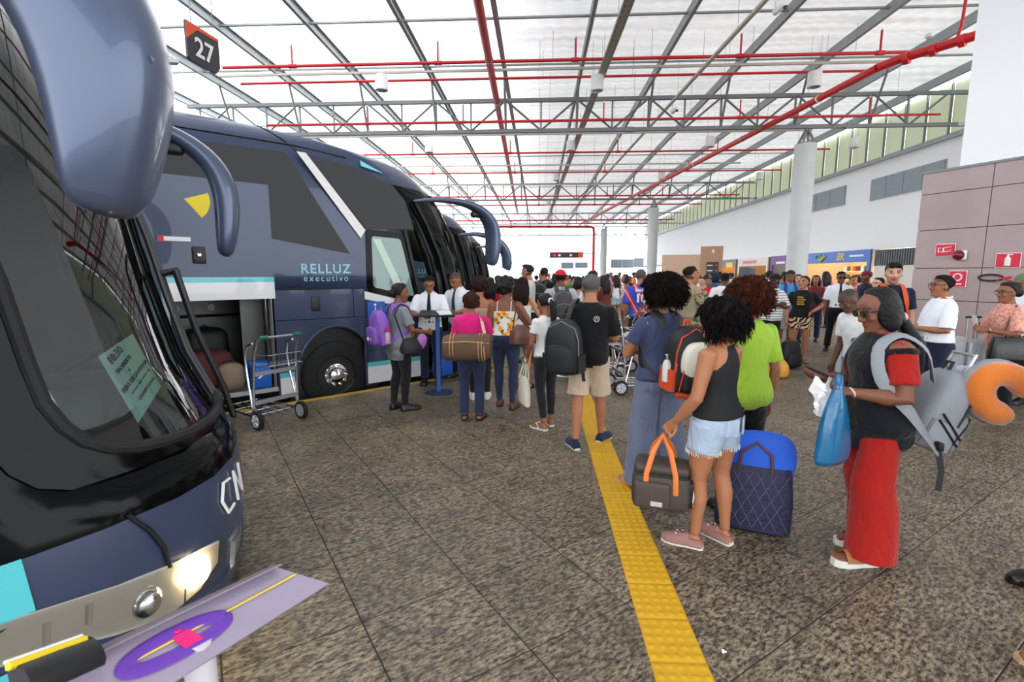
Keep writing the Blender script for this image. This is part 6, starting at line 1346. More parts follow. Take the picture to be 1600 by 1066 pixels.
# ------------------------------------------------------------------ bags and things carried
def on(P, name, label, cat, group=None):
    """a carried thing, built in its carrier's own space but an object of its own"""
    o = empty(name, tuple(P.root.location), P.root.rotation_euler[2], label, cat, group); o.scale = P.root.scale; return o
def sring(c, w, d, n=20, e=.55, ex=(1, 0, 0), ey=(0, 1, 0)):
    out = []; ex, ey = np.array(ex, float), np.array(ey, float)
    for k in range(n):
        a = 2 * math.pi * k / n; x, y = math.cos(a), math.sin(a); out.append(np.array(c, float) + ex * w * math.copysign(abs(x) ** e, x) + ey * d * math.copysign(abs(y) ** e, y))
    return out
def sub(o, lv=1):
    m = o.modifiers.new('smooth', 'SUBSURF'); m.levels = lv; m.render_levels = lv; return o
def pack(root, c, size, ax, m_body, m_trim, m_pocket=None, strap_paths=(), m_strap=None, lean=0, side_m=None, yaw=0, zip_m=None, pocket_trim=None):
    """rucksack: rounded shell, front pocket with piping, side pockets, top handle, shoulder straps"""
    w, d, h = size; Mx = Matrix.Translation(c) @ Matrix.Rotation(R_(yaw), 4, 'Z') @ Matrix.Rotation(R_(lean), 4, 'X')
    T = lambda p: np.array(Mx @ Vector(p))
    rows = [(-.5, .72, .70), (-.47, .92, .92), (-.38, 1, 1), (-.1, 1.0, 1.0), (.15, .97, .92), (.32, .88, .78), (.43, .70, .58), (.49, .45, .36), (.505, .2, .15)]
    b = MB(); b.loft([[T(p) for p in sring((0, 0, z * h), w / 2 * a, d / 2 * q, 22, .6)] for z, a, q in rows]); body = sub(b.build('shell', m_body, root))
    pk = MB(); pk.loft([[T(p) for p in sring((0, -d * .5, z * h), w * .40 * a, d * .22 * a, 18, .6)] for z, a in ((-.45, .8), (-.40, 1), (-.15, 1), (.0, .92), (.06, .7), (.075, .35))]); pp = sub(pk.build('front_pocket', m_pocket or m_body, root))
    tr = [(-.40 * w, -.45 * d, -.42 * h), (-.385 * w, -.56 * d, -.1 * h), (-.3 * w, -.62 * d, .03 * h), (0, -.66 * d, .065 * h), (.3 * w, -.62 * d, .03 * h), (.385 * w, -.56 * d, -.1 * h), (.40 * w, -.45 * d, -.42 * h)]
    MB().tube([T(p) for p in tr], .006, 6).build('pocket_piping', pocket_trim or m_trim, root)
    tz = [(-.47 * w, -.30 * d, -.2 * h), (-.46 * w, -.30 * d, .15 * h), (-.36 * w, -.28 * d, .36 * h), (0, -.24 * d, .475 * h), (.36 * w, -.28 * d, .36 * h), (.46 * w, -.30 * d, .15 * h), (.47 * w, -.30 * d, -.2 * h)]
    MB().tube([T(p) for p in tz], .006, 6).build('zipper', zip_m or m_trim, root)
    MB().tube([T(p) for p in ((-.08 * w, .2 * d, .47 * h), (-.07 * w, .2 * d, .57 * h), (.07 * w, .2 * d, .57 * h), (.08 * w, .2 * d, .47 * h))], .010, 8).build('handle', m_trim, root)
    for e in (-1, 1):
        s_ = MB(); s_.loft([[T(p) for p in sring((e * w * .48, -.02 * d, z * h), .028, d * .34, 12, .6)] for z in (-.44, -.3, -.12)]); s_.build('side_pocket', side_m or m_body, root)
    for pth in strap_paths: strap_tube(pth, .034).build('strap', m_strap or m_trim, root)
    return T
def straps(P, zb=.98, xb=.13, yb=-.13, side='rl', out=.0, g=.0):
    rx = lambda z: float(np.interp(z, [t[0] for t in P.T], [t[1] for t in P.T])); yf = lambda z: float(np.interp(z, [t[0] for t in P.T], [t[2] for t in P.T]))
    res = []
    for n in side:
        e = 1 if n == 'r' else -1
        res.append([P.up(p) for p in ((e * .07, -.15, 1.33), (e * .085, -.12 - g, 1.405), (e * .09, -.02, 1.448 + g), (e * .098, .080 + g, 1.40), (e * .115, yf(1.28) + .018 + g, 1.28), (e * (rx(1.15) * .85 + .02), yf(1.15) * .65 + .02 + g, 1.15), (e * (rx(1.06) + .032), .0, 1.06), (e * xb, yb, zb))])
    return res
M_purp = mat('purple nylon', (136, 84, 190), .55, bump=.3, bscale=18); M_blacknylon = mat('black nylon', (24, 25, 29), .6, bump=.35, bscale=16); M_grey_strap = mat('grey webbing', (120, 122, 128), .7)
b1 = on(p1, 'backpack', 'purple school backpack with printed panda on the back of the woman in grey marl', 'backpack')
T1 = pack(b1, (-.04, -.26, 1.13), (.34, .22, .46), 0, M_purp, M_grey_strap, strap_paths=straps(p1), m_strap=M_purp, lean=6)
MB().ell(T1((-.03, -.165, -.12)), (.028, .008, .026), 10, 8).build('panda_print', M_lampwhite, b1); MB().ell(T1((.04, -.16, -.125)), (.016, .006, .02), 8, 6).build('print_patch', mat('sign yellow', (246, 206, 40), .5), b1)
bt = on(p1, 'water_bottle', 'clear pink bottle with red lid in the purple backpack', 'bottle')
MB().lathe([(.032, 0), (.034, .02), (.034, .13), (.022, .15)], T1((.185, .0, -.19)), 14).build('bottle_body', mat('pinkish bottle', (196, 160, 168), .15), bt); MB().lathe([(.026, .15), (.026, .19), (.02, .195)], T1((.185, .0, -.19)), 14).build('lid', mat('red lid', (196, 30, 36), .4), bt)
s1 = on(p1, 'shoulder_bag', 'black crinkled shoulder bag on the right side of the woman in grey marl', 'bag')
MB().loft([sring((.24, .04, z), w, .10 * q, 16, .7, ex=(.3, 1, 0), ey=(1, -.3, 0)) for z, w, q in ((.78, .06, .5), (.81, .13, .9), (.88, .14, 1), (.96, .11, .7), (1.0, .06, .3))]).build('pouch', M_blacknylon, s1); MB().tube([(.24, .12, .98), (.20, .10, 1.2), (.13, .06, 1.40), (.10, -.03, 1.43), (.14, -.13, 1.3), (.23, -.06, .98)], .02, 8, flat=(1, .25), up=(0, 1, .3)).build('strap', L_black, s1)
MB().loft([sring((.30, .17, z), w, .04 * q, 12, .8, ex=(0, 1, 0), ey=(1, 0, 0)) for z, w, q in ((.86, .02, .5), (.92, .06, 1), (1.0, .07, 1), (1.05, .03, .4))]).build('scarf', mat('lilac scarf', (180, 120, 190), .8), s1)
# duffel of the pink shirt
M_dbrown = mat('brown duffel', (96, 72, 54), .7, bump=.3, bscale=14, var=.1); M_otrim = mat('tan piping', (206, 150, 96), .6)
b5 = on(p5, 'duffel_bag', 'brown duffel bag with tan piping slung across the back of the pink shirt', 'bag')
MB().loft([sring((x, -.30, 1.03 + .012 * math.sin(x * 9)), .145 * q, .165 * q, 18, .72, ex=(0, 1, 0), ey=(0, 0, 1)) for x, q in ((-.31, .55), (-.30, .86), (-.26, 1), (0, 1.04), (.26, 1), (.30, .86), (.31, .55))]).build('shell', M_dbrown, b5)
for x in (-.20, -.16, .16, .20): MB().tube([(x, -.30 + .155 * math.cos(a), 1.03 + .178 * math.sin(a)) for a in np.linspace(1.2, 4.9, 14)], .006, 6).build('piping', M_otrim, b5)
MB().tube([(-.29, -.43, 1.10), (0, -.455, 1.12), (.29, -.43, 1.10)], .007, 6).build('piping', M_otrim, b5); MB().tube([(.22, -.28, 1.18), (.17, -.18, 1.34), (.10, -.02, 1.435), (-.02, .13, 1.32), (-.2, .12, 1.15), (-.28, -.12, 1.08), (-.30, -.25, 1.10)], .02, 8, flat=(1, .25), up=(.2, -1, .5)).build('strap', mat('cream strap', (206, 176, 150), .7), b5)
MB().tube([(.24, -.40, 1.14), (.23, -.46, 1.02), (.24, -.44, .90)], .007, 6).build('hanging_strap', M_otrim, b5)
# shoulder bag of the sunflower top
b6 = on(p6, 'shoulder_bag', 'brown leather shoulder bag hanging behind the sunflower print top', 'bag')
MB().loft([sring((.24, -.14 + .02 * q, z), w, .08 * q, 16, .75, ex=(.95, .3, 0), ey=(-.3, .95, 0)) for z, w, q in ((.86, .13, .5), (.88, .175, .9), (.98, .165, 1.1), (1.07, .12, .8), (1.12, .08, .3))]).build('pouch', mat('brown bag leather', (98, 62, 48), .38, bump=.3, bscale=16), b6)
for e in (.10, .30): MB().tube([(e + .03, -.15, 1.08), (.16, -.13, 1.3), (.12, -.04, 1.425), (.13, .06, 1.38), (.17, .03, 1.2), (e, -.06, 1.08)], .010, 8, flat=(1, .5), up=(0, 1, .3)).build('strap', L_brown, b6)
MB().tube([(.30, -.22, .98), (.33, -.24, .80), (.30, -.23, .70), (.27, -.22, .82)], .008, 6).build('loose_strap', L_brown, b6)
# tote of the girl
b8 = on(p8, 'tote_bag', 'cream canvas tote hanging from the hand of the ponytailed girl', 'bag')
M_canvas = mat('cream canvas', (226, 218, 200), .85, bump=.3, bscale=20); hx, hy, hz = p8.j['lhand']
MB().loft([sring((hx - .02, hy - .02, z), w, .05 * q, 16, .6, ex=(.25, 1, 0), ey=(1, -.25, 0)) for z, w, q in ((hz - .58, .19, .3), (hz - .56, .20, .9), (hz - .42, .18, 1.2), (hz - .28, .165, .9), (hz - .22, .16, .5))]).build('pouch', M_canvas, b8)
for e in (-1, 1): MB().tube([(hx - .02 + e * .025, hy - .10, hz - .24), (hx - .005 + e * .012, hy - .05, hz - .08), (hx - .0, hy, hz + .02), (hx - .005 + e * .012, hy + .03, hz - .08), (hx - .02 + e * .025, hy + .08, hz - .24)], .016, 8, flat=(1, .3), up=(1, 0, 0)).build('handle', M_canvas, b8)
g8 = on(p8, 'plastic_bag', 'green plastic bag behind the cream tote', 'bag'); MB().loft([sring((hx + .05, hy + .13, z), w, .03, 12, .8, ex=(.25, 1, 0), ey=(1, -.25, 0)) for z, w in ((hz - .42, .09), (hz - .3, .10), (hz - .1, .05), (hz - .0, .015))]).build('pouch', mat('green plastic', (64, 168, 120), .35), g8)
# black rucksack of the grey haired man
b9 = on(p9, 'backpack', 'large black backpack hanging from the left shoulder of the grey haired man', 'backpack')
pack(b9, (-.21, -.27, 1.03), (.36, .24, .52), 0, M_blacknylon, mat('black trim', (38, 38, 42), .5), strap_paths=[[p9.up(p) for p in ((-.20, -.20, 1.27), (-.165, -.12, 1.41), (-.14, -.02, 1.462), (-.15, .08, 1.40), (-.185, .12, 1.26), (-.24, .05, 1.08), (-.28, -.12, .86))]], m_strap=M_blacknylon, lean=4, yaw=-12, zip_m=M_grey_strap)
MB().tube([(-.05, -.24, .9), (-.03, -.26, .78), (-.02, -.25, .70)], .016, 8, flat=(1, .3), up=(0, 1, 0)).build('loose_strap', M_blacknylon, b9)
# two tone rucksack
M_orange2 = mat('orange red nylon', (214, 76, 34), .55, bump=.2, bscale=20); M_cream2 = mat('cream panel', (226, 222, 206), .6)
b10 = on(p10, 'backpack', 'black backpack with cream and orange panels on the curly haired woman', 'backpack')
T10 = pack(b10, (.04, -.29, 1.11), (.34, .25, .50), 0, M_blacknylon, M_orange2, m_pocket=M_blacknylon, strap_paths=straps(p10, zb=.93), m_strap=M_blacknylon, lean=5, side_m=M_orange2)
pc = MB(); pc.loft([[T10(p) for p in sring((0, -.125 * 1.0, z * .5), .40 * .34 * a, .24 * .25 * a, 16, .6)] for z, a in ((-.30, .9), (-.05, 1.06), (.12, 1.02), (.24, .86), (.29, .6), (.305, .3))]); sub(pc.build('upper_panel', M_cream2, b10))
MB().tube([T10(p) for p in ((-.06, -.185, .09), (-.02, -.187, .12), (.03, -.187, .07), (.08, -.185, .10))], .006, 6).build('emblem', M_orange2, b10); MB().rbox(T10((.01, -.20, -.09)), (.02, .01, .045), .004, 1).build('tag', M_orange2, b10)
MB().tube([T10(p) for p in ((-.15, -.10, -.24), (0, -.16, -.245), (.15, -.10, -.24))], .022, 8).build('base_trim', M_orange2, b10)
for e in (-1, 1): MB().tube([T10((e * .17, -.10, .0)), T10((e * .172, -.10, -.06))], .008, 6).build('zip_pull', M_orange2, b10)
sp_ = straps(p10, zb=.93)
for q in sp_: MB().tube([p + np.array((0, .010, .008)) for p in q[2:7]], .007, 6).build('strap_edge', M_orange2, b10)
bt = on(p10, 'water_bottle', 'white water bottle in the orange side pocket of the two tone backpack', 'bottle'); MB().lathe([(.032, 0), (.034, .01), (.034, .13), (.018, .165), (.018, .17)], T10((-.175, -.01, -.16)), 14).build('bottle_body', mat('white bottle', (222, 222, 224), .3), bt); MB().lathe([(.021, .165), (.021, .20), (.016, .205)], T10((-.175, -.01, -.16)), 12).build('lid', M_chrome, bt)
# cooler bag of the black tank top: hangs from her left hand
M_dkbrown = mat('dark brown canvas', (70, 58, 52), .6, bump=.2, bscale=24); M_ohandle = mat('orange leather', (222, 118, 46), .5)
hw_ = p11.w(p11.j['lhand']); c11 = empty('cooler_bag', (hw_[0] - .03, hw_[1] - .03, hw_[2] - .34), R_(-16), 'dark brown cooler bag with orange handles in the hand of the tank top', 'bag')
MB().rbox((0, 0, -.02), (.34, .22, .24), .045, 3, puff=.05).build('shell', M_dkbrown, c11); MB().rbox((0, 0, .115), (.33, .21, .07), .03, 3).build('lid', mat('brown lid canvas', (60, 50, 46), .55, bump=.2, bscale=24), c11)
MB().rbox((-.05, -.115, -.035), (.22, .05, .17), .025, 3).build('front_pocket', M_dkbrown, c11); MB().rbox((-.02, -.142, -.08), (.07, .006, .03), .003, 1).build('badge', mat('grey badge', (190, 186, 180), .4), c11)
MB().tube([(x, .112 * s_, .085) for s_, x in ((-1, -.16), (-1, .16))], .005, 6).build('zipper', L_black, c11); MB().tube([(.168, y, .085) for y in (-.1, .1)], .005, 6).build('zipper', L_black, c11)
for y in (-1, 1): MB().tube([(-.09, y * .115, -.02), (-.085, y * .12, .10), (-.05, y * .07, .23), (0, y * .02, .315), (.05, y * .07, .23), (.085, y * .12, .10), (.09, y * .115, -.02)], .016, 8, flat=(1, .3), up=(0, 1, .2)).build('handle', M_ohandle, c11)
MB().rbox((.175, 0, -.03), (.03, .16, .16), .012, 2).build('side_pocket', L_black, c11); MB().tube([(.19 + .004 * math.sin(a * 3), -.02 + .05 * math.cos(a), -.06 + .05 * math.sin(a)) for a in np.linspace(0, 12.5, 40)], .004, 5).build('coiled_cable', M_lampwhite, c11)
# quilted bag and blue pillow on the floor
M_quilt = mat('navy quilted', (30, 32, 62), .65, bump=.9, bscale=34)
qp = at(1188, 836); qb = empty('quilted_bag', (qp[0] - .02, qp[1] + .10, 0), R_(-22), 'navy quilted bag standing on the floor behind the cooler bag', 'bag')
MB().loft([sring((0, 0, z), w, d, 20, .5) for z, w, d in ((0, .20, .07), (.02, .235, .09), (.2, .24, .10), (.40, .225, .09), (.46, .215, .075))]).build('shell', M_quilt, qb)
st_ = MB()
for i in range(-6, 7):
    for sg in (-1, 1):
        pts = [(i * .07 + sg * t * .2, -.103 + .01 * abs(t), .05 + t * .38) for t in (0, .5, 1)]; pts = [p for p in pts if abs(p[0]) < .22]
        if len(pts) > 1: st_.tube(pts, .0022, 4)
o = st_.build('quilt_stitch', mat('stitch', (96, 92, 120), .8), qb); o['kind'] = 'stuff'
for y in (-.08, .08): MB().tube([(-.10, y, .42), (-.09, y, .55), (0, y * .8, .62), (.09, y, .55), (.10, y, .42)], .011, 8).build('handle', L_brown, qb)
pl = empty('pillow', (qp[0] - .01, qp[1] + .10, .46), R_(-22), 'bright blue pillow stuffed in the navy quilted bag', 'pillow'); MB().rbox((.02, 0, .05), (.36, .13, .30), .06, 3, puff=.18).build('cover', mat('bright blue fabric', (42, 96, 214), .8), pl)
# red woman's things
b13 = on(p13, 'backpack', 'pale grey travel backpack hanging low behind the woman in red', 'backpack')
M_lgrey = mat('pale grey nylon', (146, 150, 156), .7, bump=.3, bscale=22)
T13 = pack(b13, (.03, -.33, .98), (.34, .24, .50), 0, M_lgrey, M_blacknylon, strap_paths=[[p13.up(p) for p in ((-.10, -.23, 1.17), (-.15, -.15, 1.35), (-.125, -.02, 1.435), (-.13, .09, 1.36), (-.20, .10, 1.18), (-.235, -.05, 1.0), (-.17, -.25, .76))], [p13.up(p) for p in ((.10, -.23, 1.17), (.15, -.15, 1.35), (.125, -.02, 1.435), (.13, .09, 1.36), (.2, .10, 1.18), (.225, -.05, 1.0), (.17, -.25, .76))]], m_strap=M_lgrey, lean=24)
MB().tube([(-.17, -.25, .80), (-.19, -.27, .66), (-.20, -.26, .54)], .018, 8, flat=(1, .25), up=(1, 0, 0)).build('loose_strap', M_blacknylon, b13); MB().rbox((-.18, -.25, .80), (.05, .03, .05), .008, 1).build('buckle', M_black, b13)
MB().tube([T13(p) for p in ((-.09, .0, .22), (-.085, .0, .36), (.085, 0, .36), (.09, .0, .22))], .012, 8).build('trolley_handle', M_alu, b13)
for z in (-.12, -.16): MB().tube([T13((-.19, -.10, z)), T13((-.19, .06, z + .1))], .007, 6).build('side_zip', M_black, b13)
np_ = on(p13, 'neck_pillow', 'orange plush neck pillow with pale grey edge tied on the grey backpack', 'pillow')
cN = np.array((-.10, -.60, 1.10)); e1 = np.array((0, -.80, -.60)); e2 = np.array((.0, -.60, .80))
def npt(a, dx=0, R=.135): return cN + np.array((dx, 0, 0)) - e1 * R * math.cos(a) + e2 * R * .82 * math.sin(a)
MB().tube([npt(a, -.012) for a in np.linspace(-2.45, 2.45, 20)], [.04, .062] + [.070] * 16 + [.062, .04], 14).build('plush', mat('orange plush', (222, 120, 36), .95, sheen=.6, bump=.3, bscale=40), np_)
MB().tube([npt(a, .035, .15) for a in np.linspace(-2.42, 2.42, 20)], [.04, .06] + [.066] * 16 + [.06, .04], 12).build('grey_edge', M_lgrey, np_)
MB().tube([T13((.0, -.02, .27)), T13((.03, -.10, .30)), T13((-.04, -.13, .27)), T13((.0, -.06, .24))], .02, 8).build('tie_cloth', mat('lilac cloth', (206, 204, 226), .8), np_)
hl_ = p13.w(p13.j['lhand']); hr_ = p13.w(p13.j['rhand'])
pb = empty('plastic_bag', (hl_[0] + .02, hl_[1] - .03, hl_[2]), 0, 'blue plastic bag hanging from the wrist of the woman in red', 'bag')
r_ = np.random.default_rng(4); rings = []
for z, w, d in ((-.46, .10, .02), (-.44, .13, .05), (-.32, .12, .06), (-.18, .095, .05), (-.08, .06, .04), (-.01, .025, .02), (.04, .035, .02), (.07, .02, .012)):
    rings.append([np.array((p[0] * 1 - .02, p[1], z)) * np.array((1 + r_.uniform(-.10, .10), 1 + r_.uniform(-.25, .25), 1)) for p in sring((0, 0, z), w, d, 18, .9, ex=(.9, .45, 0), ey=(-.45, .9, 0))])
sub(MB().loft(rings).build('pouch', mat('blue plastic', (26, 104, 150), .25, bump=.5, bscale=14, coat=.3), pb))
ph = empty('phone', ((hl_[0] + hr_[0]) / 2 - .03, (hl_[1] + hr_[1]) / 2, (hl_[2] + hr_[2]) / 2 + .04), R_(10), 'dark phone held flat by the woman in red', 'phone'); MB().rbox((0, 0, 0), (.15, .075, .009), .004, 2, M=Matrix.Rotation(.45, 3, 'Y')).build('case', mat('dark case', (66, 50, 54), .4), ph); MB().rbox((0, 0, .006), (.14, .068, .002), .001, 1, M=Matrix.Rotation(.45, 3, 'Y')).build('screen', M_gblack, ph)
ti = empty('tissue', (hl_[0] - .06, hl_[1] - .01, hl_[2] - .02), 0, 'crumpled white paper tissue in the hand of the woman in red', 'tissue'); g_ = MB(); N_ = 9
vs_ = [(.07 * (i / N_ - .5) * 2 * (1 - .25 * j / N_) + .012 * math.sin(j * 1.7 + i), .03 * math.sin(i * 1.1 + j * .6), .05 - .20 * j / N_ + .02 * math.sin(i * 1.3)) for j in range(N_ + 1) for i in range(N_ + 1)]
g_.add(vs_, [(j * 10 + i, j * 10 + i + 1, j * 10 + i + 11, j * 10 + i + 10) for j in range(N_) for i in range(N_)]); g_.build('sheet', mat('tissue paper', (236, 236, 238), .9), ti)
# phones and papers in other hands
def held(P, name, label, cat, hand, size, m, rot=0.6):
    c = P.w(P.j[hand]); o = empty(name, tuple(c + np.array((0, 0, .05))), P.root.rotation_euler[2], label, cat); MB().rbox((0, .02, 0), size, .004, 1, M=Matrix.Rotation(rot, 3, 'X')).build('sheet' if cat == 'paper' else 'case', m, o); return o
M_paper = mat('paper', (236, 236, 232), .8)
held(p27, 'phone', 'black phone in the hand of the soldier', 'phone', 'rhand', (.075, .15, .01), M_gblack, 1.1); held(p20, 'paper_sheet', 'white paper held by the smiling woman in coral', 'paper', 'lhand', (.12, .2, .003), M_paper, 1.1)
held(p28, 'paper_sheet', 'white papers held by the tall young man in grey tee', 'paper', 'lhand', (.2, .28, .004), M_paper, 1.0); held(p15, 'ticket', 'folded ticket in the hands of the woman in peach lace', 'paper', 'rhand', (.09, .18, .004), M_paper, 1.3); held(o2, 'ticket', 'tickets in the hands of the bareheaded officer', 'paper', 'rhand', (.08, .16, .01), mat('pale blue ticket', (206, 214, 226), .6), .4)
held(p36, 'phone', 'phone in the hand of the woman leaning on the trolley', 'phone', 'lhand', (.07, .14, .01), M_gblack, .8); held(p14, 'phone', 'pale phone in the hands of the officer by the stone wall', 'phone', 'lhand', (.07, .14, .01), M_alu, .6)
# stand of the officers
sp = at(686, 614); sd = empty('lectern', (sp[0], sp[1], 0), R_(8), 'blue pole stand with a black sloping board between the officers and the queue', 'lectern'); M_pole = mat('pole blue', (70, 112, 190), .35)
MB().lathe([(.20, 0), (.20, .012), (.05, .02), (.03, .03)], n=28).build('base_plate', mat('base navy', (46, 56, 92), .4), sd); MB().tube([(0, 0, .02), (0, 0, 1.14)], .032, 14).build('pole', M_pole, sd); MB().box((0, .0, 1.16), (.50, .34, .02), M=Matrix.Rotation(.16, 3, 'X')).build('board', M_black, sd)
MB().tube([(-.25, -.17, 1.14), (.25, -.17, 1.14)], .008, 6).build('ledge', M_black, sd)
for i, (x, y) in enumerate(((-.10, .04), (.10, .02))):
    o = empty('paper_sheet', (sp[0] + x, sp[1] + y, 1.172), R_(8 + i * 15), ['passenger list on the left of the black board', 'white sheets on the right of the black board'][i], 'paper'); MB().box((0, 0, 0), (.2, .26, .006), M=Matrix.Rotation(.16, 3, 'X')).build('sheet', M_paper, o, False)
bb = atd(690, 8.05); o = empty('access_box', (bb[0], bb[1], 0), R_(46), 'blue side box glimpsed between the officer and the pole', 'box'); MB().rbox((0, 0, .2), (.3, .18, .3), .02, 2).build('case', mat('access sign blue', (34, 92, 190), .4), o); MB().box((0, 0, .02), (.32, .2, .05)).build('foot', M_black, o, False)
# backpacks in the middle distance
def worn(P, label, m, trim, lean=4, size=(.32, .18, .46), dz=0): b = on(P, 'backpack', label, 'backpack'); pack(b, tuple(P.up((0, -.235, 1.16 + dz))), size, 0, m, trim, strap_paths=straps(P), m_strap=m, lean=lean); return b
worn(p30, 'charcoal backpack on the man with the red cap', mat('charcoal nylon', (62, 58, 56), .7), M_grey_strap); worn(p29, 'black backpack right of the tall grey tee', M_blacknylon, M_grey_strap); worn(p25, 'blue backpack on the man in bright blue', mat('dark blue nylon', (34, 60, 110), .7), M_grey_strap)
worn(p17, 'backpack with orange and grey straps on the bearded man', M_orange2, M_grey_strap)
# handbag of the peach top, bag of the conductor
b15 = on(p15, 'handbag', 'large black leather handbag on the shoulder of the woman in peach lace', 'bag'); MB().loft([sring((-.24, .06, z), w, .09 * q, 16, .6, ex=(.1, 1, 0), ey=(1, -.1, 0)) for z, w, q in ((.76, .19, .6), (.79, .215, 1), (.95, .20, 1), (1.05, .18, .6))]).build('pouch', mat('glossy black leather', (16, 16, 18), .28, bump=.2, bscale=40), b15)
for e in (-.09, .09): MB().tube([(-.23, .06 + e, 1.03), (-.19, .04 + e * .5, 1.25), (-.135, .0, 1.425), (-.15, -.08, 1.3), (-.24, .02 + e, 1.03)], .010, 8).build('strap', L_brown, b15)
hb = p19.w(p19.j['lhand']); b19 = empty('carry_bag', (hb[0] + .05, hb[1], hb[2] - .42), R_(-20), 'black carry bag in the hand of the conductor', 'bag'); MB().rbox((0, 0, .12), (.44, .22, .28), .06, 3, puff=.08).build('shell', M_blacknylon, b19)
for y in (-.06, .06): MB().tube([(-.10, y, .24), (-.05, y * .5, .38), (0, 0, .42), (.05, y * .5, .38), (.10, y, .24)], .010, 8).build('handle', M_blacknylon, b19)
# things on the floor
yb_ = at(1217, 592); y_ = empty('plastic_bag', (yb_[0], yb_[1] + .1, 0), 0, 'knotted translucent yellow plastic bag on the floor by the zebra shorts', 'bag'); r_ = np.random.default_rng(8); rings = []
for z, w in ((0, .13), (.03, .19), (.14, .20), (.24, .165), (.32, .09), (.37, .03), (.40, .022), (.45, .055), (.52, .04), (.55, .012)): rings.append([np.array((p[0] * (1 + r_.uniform(-.08, .08)), p[1] * (1 + r_.uniform(-.08, .08)), z)) for p in sring((0, 0, z), w, w * .75, 18, .85)])
sub(MB().loft(rings).build('pouch', mat('yellow plastic', (226, 160, 40), .3, bump=.4, bscale=16), y_))
bp2 = at(1240, 578); b_ = empty('backpack', (bp2[0], bp2[1] + .2, .26), R_(15), 'black backpack standing on the floor beside the zebra shorts', 'backpack'); pack(b_, (0, 0, 0), (.38, .26, .50), 0, M_blacknylon, M_black, strap_paths=[[(-.1, .1, .2), (-.14, .2, .1), (-.14, .14, -.15)], [(.1, .1, .2), (.14, .2, .1), (.14, .14, -.15)]], m_strap=M_blacknylon)
bp3 = at(1222, 572); b_ = empty('duffel_bag', (bp3[0] - .08, bp3[1] + .55, .18), R_(-10), 'black duffel bag on the floor behind the yellow plastic bag', 'bag'); MB().rbox((0, 0, 0), (.6, .3, .34), .12, 3, puff=.1).build('shell', M_blacknylon, b_); MB().tube([(-.15, 0, .16), (-.08, 0, .27), (.08, 0, .27), (.15, 0, .16)], .012, 8).build('handle', M_blacknylon, b_)
def suitcase(p, rz, m, label, h=.62, w=.42):
    s = empty('suitcase', (p[0], p[1], 0), rz, label, 'suitcase'); MB().rbox((0, 0, h / 2 + .05), (w, .25, h), .05, 3).build('shell', m, s)
    for i in range(5): MB().rbox((-w * .36 + i * w * .18, -.128, h / 2 + .05), (.02, .012, h * .8), .005, 1).build('rib', m, s)
    for x in (-.09, .09): MB().tube([(x, .06, h), (x, .06, h + .36)], .010, 8).build('handle_rod', M_alu, s)
    MB().rbox((0, .06, h + .37), (.24, .035, .03), .012, 2).build('handle', M_black, s)
    for x in (-w * .38, w * .38):
        for y in (-.09, .09): MB().tube([(x - .012, y, .028), (x + .012, y, .028)], .028, 12).build('wheel', M_rubber, s)
    return s
sc_ = at(1322, 548); suitcase((sc_[0] + .12, sc_[1] + .1), R_(60), mat('red suitcase', (176, 24, 36), .45), 'red suitcase behind the conductor and his black bag')
sc_ = atd(1487, 6.9); suitcase(sc_, R_(20), mat('silver suitcase', (190, 194, 198), .4, metal=.3), 'silver suitcase behind the officer by the stone wall', .8); sc_ = atd(1530, 6.95); suitcase(sc_, R_(8), mat('grey suitcase', (158, 162, 166), .4, metal=.3), 'grey suitcase beside the silver one at the stone wall', .74)
sc_ = atd(1335, 8.2); suitcase(sc_, R_(-20), mat('pale suitcase', (176, 190, 200), .4), 'pale blue grey suitcase just left of the woman in red', .78)
pn = atd(1592, 7.3); o = empty('planter', (pn[0], pn[1], 0), ang, 'low grey concrete block at the foot of the stone wall', 'block'); MB().rbox((0, 0, .2), (.7, .34, .4), .02, 2).build('block', M_conc, o); MB().rbox((0, 0, .41), (.74, .38, .04), .01, 1).build('cap', M_conc, o)
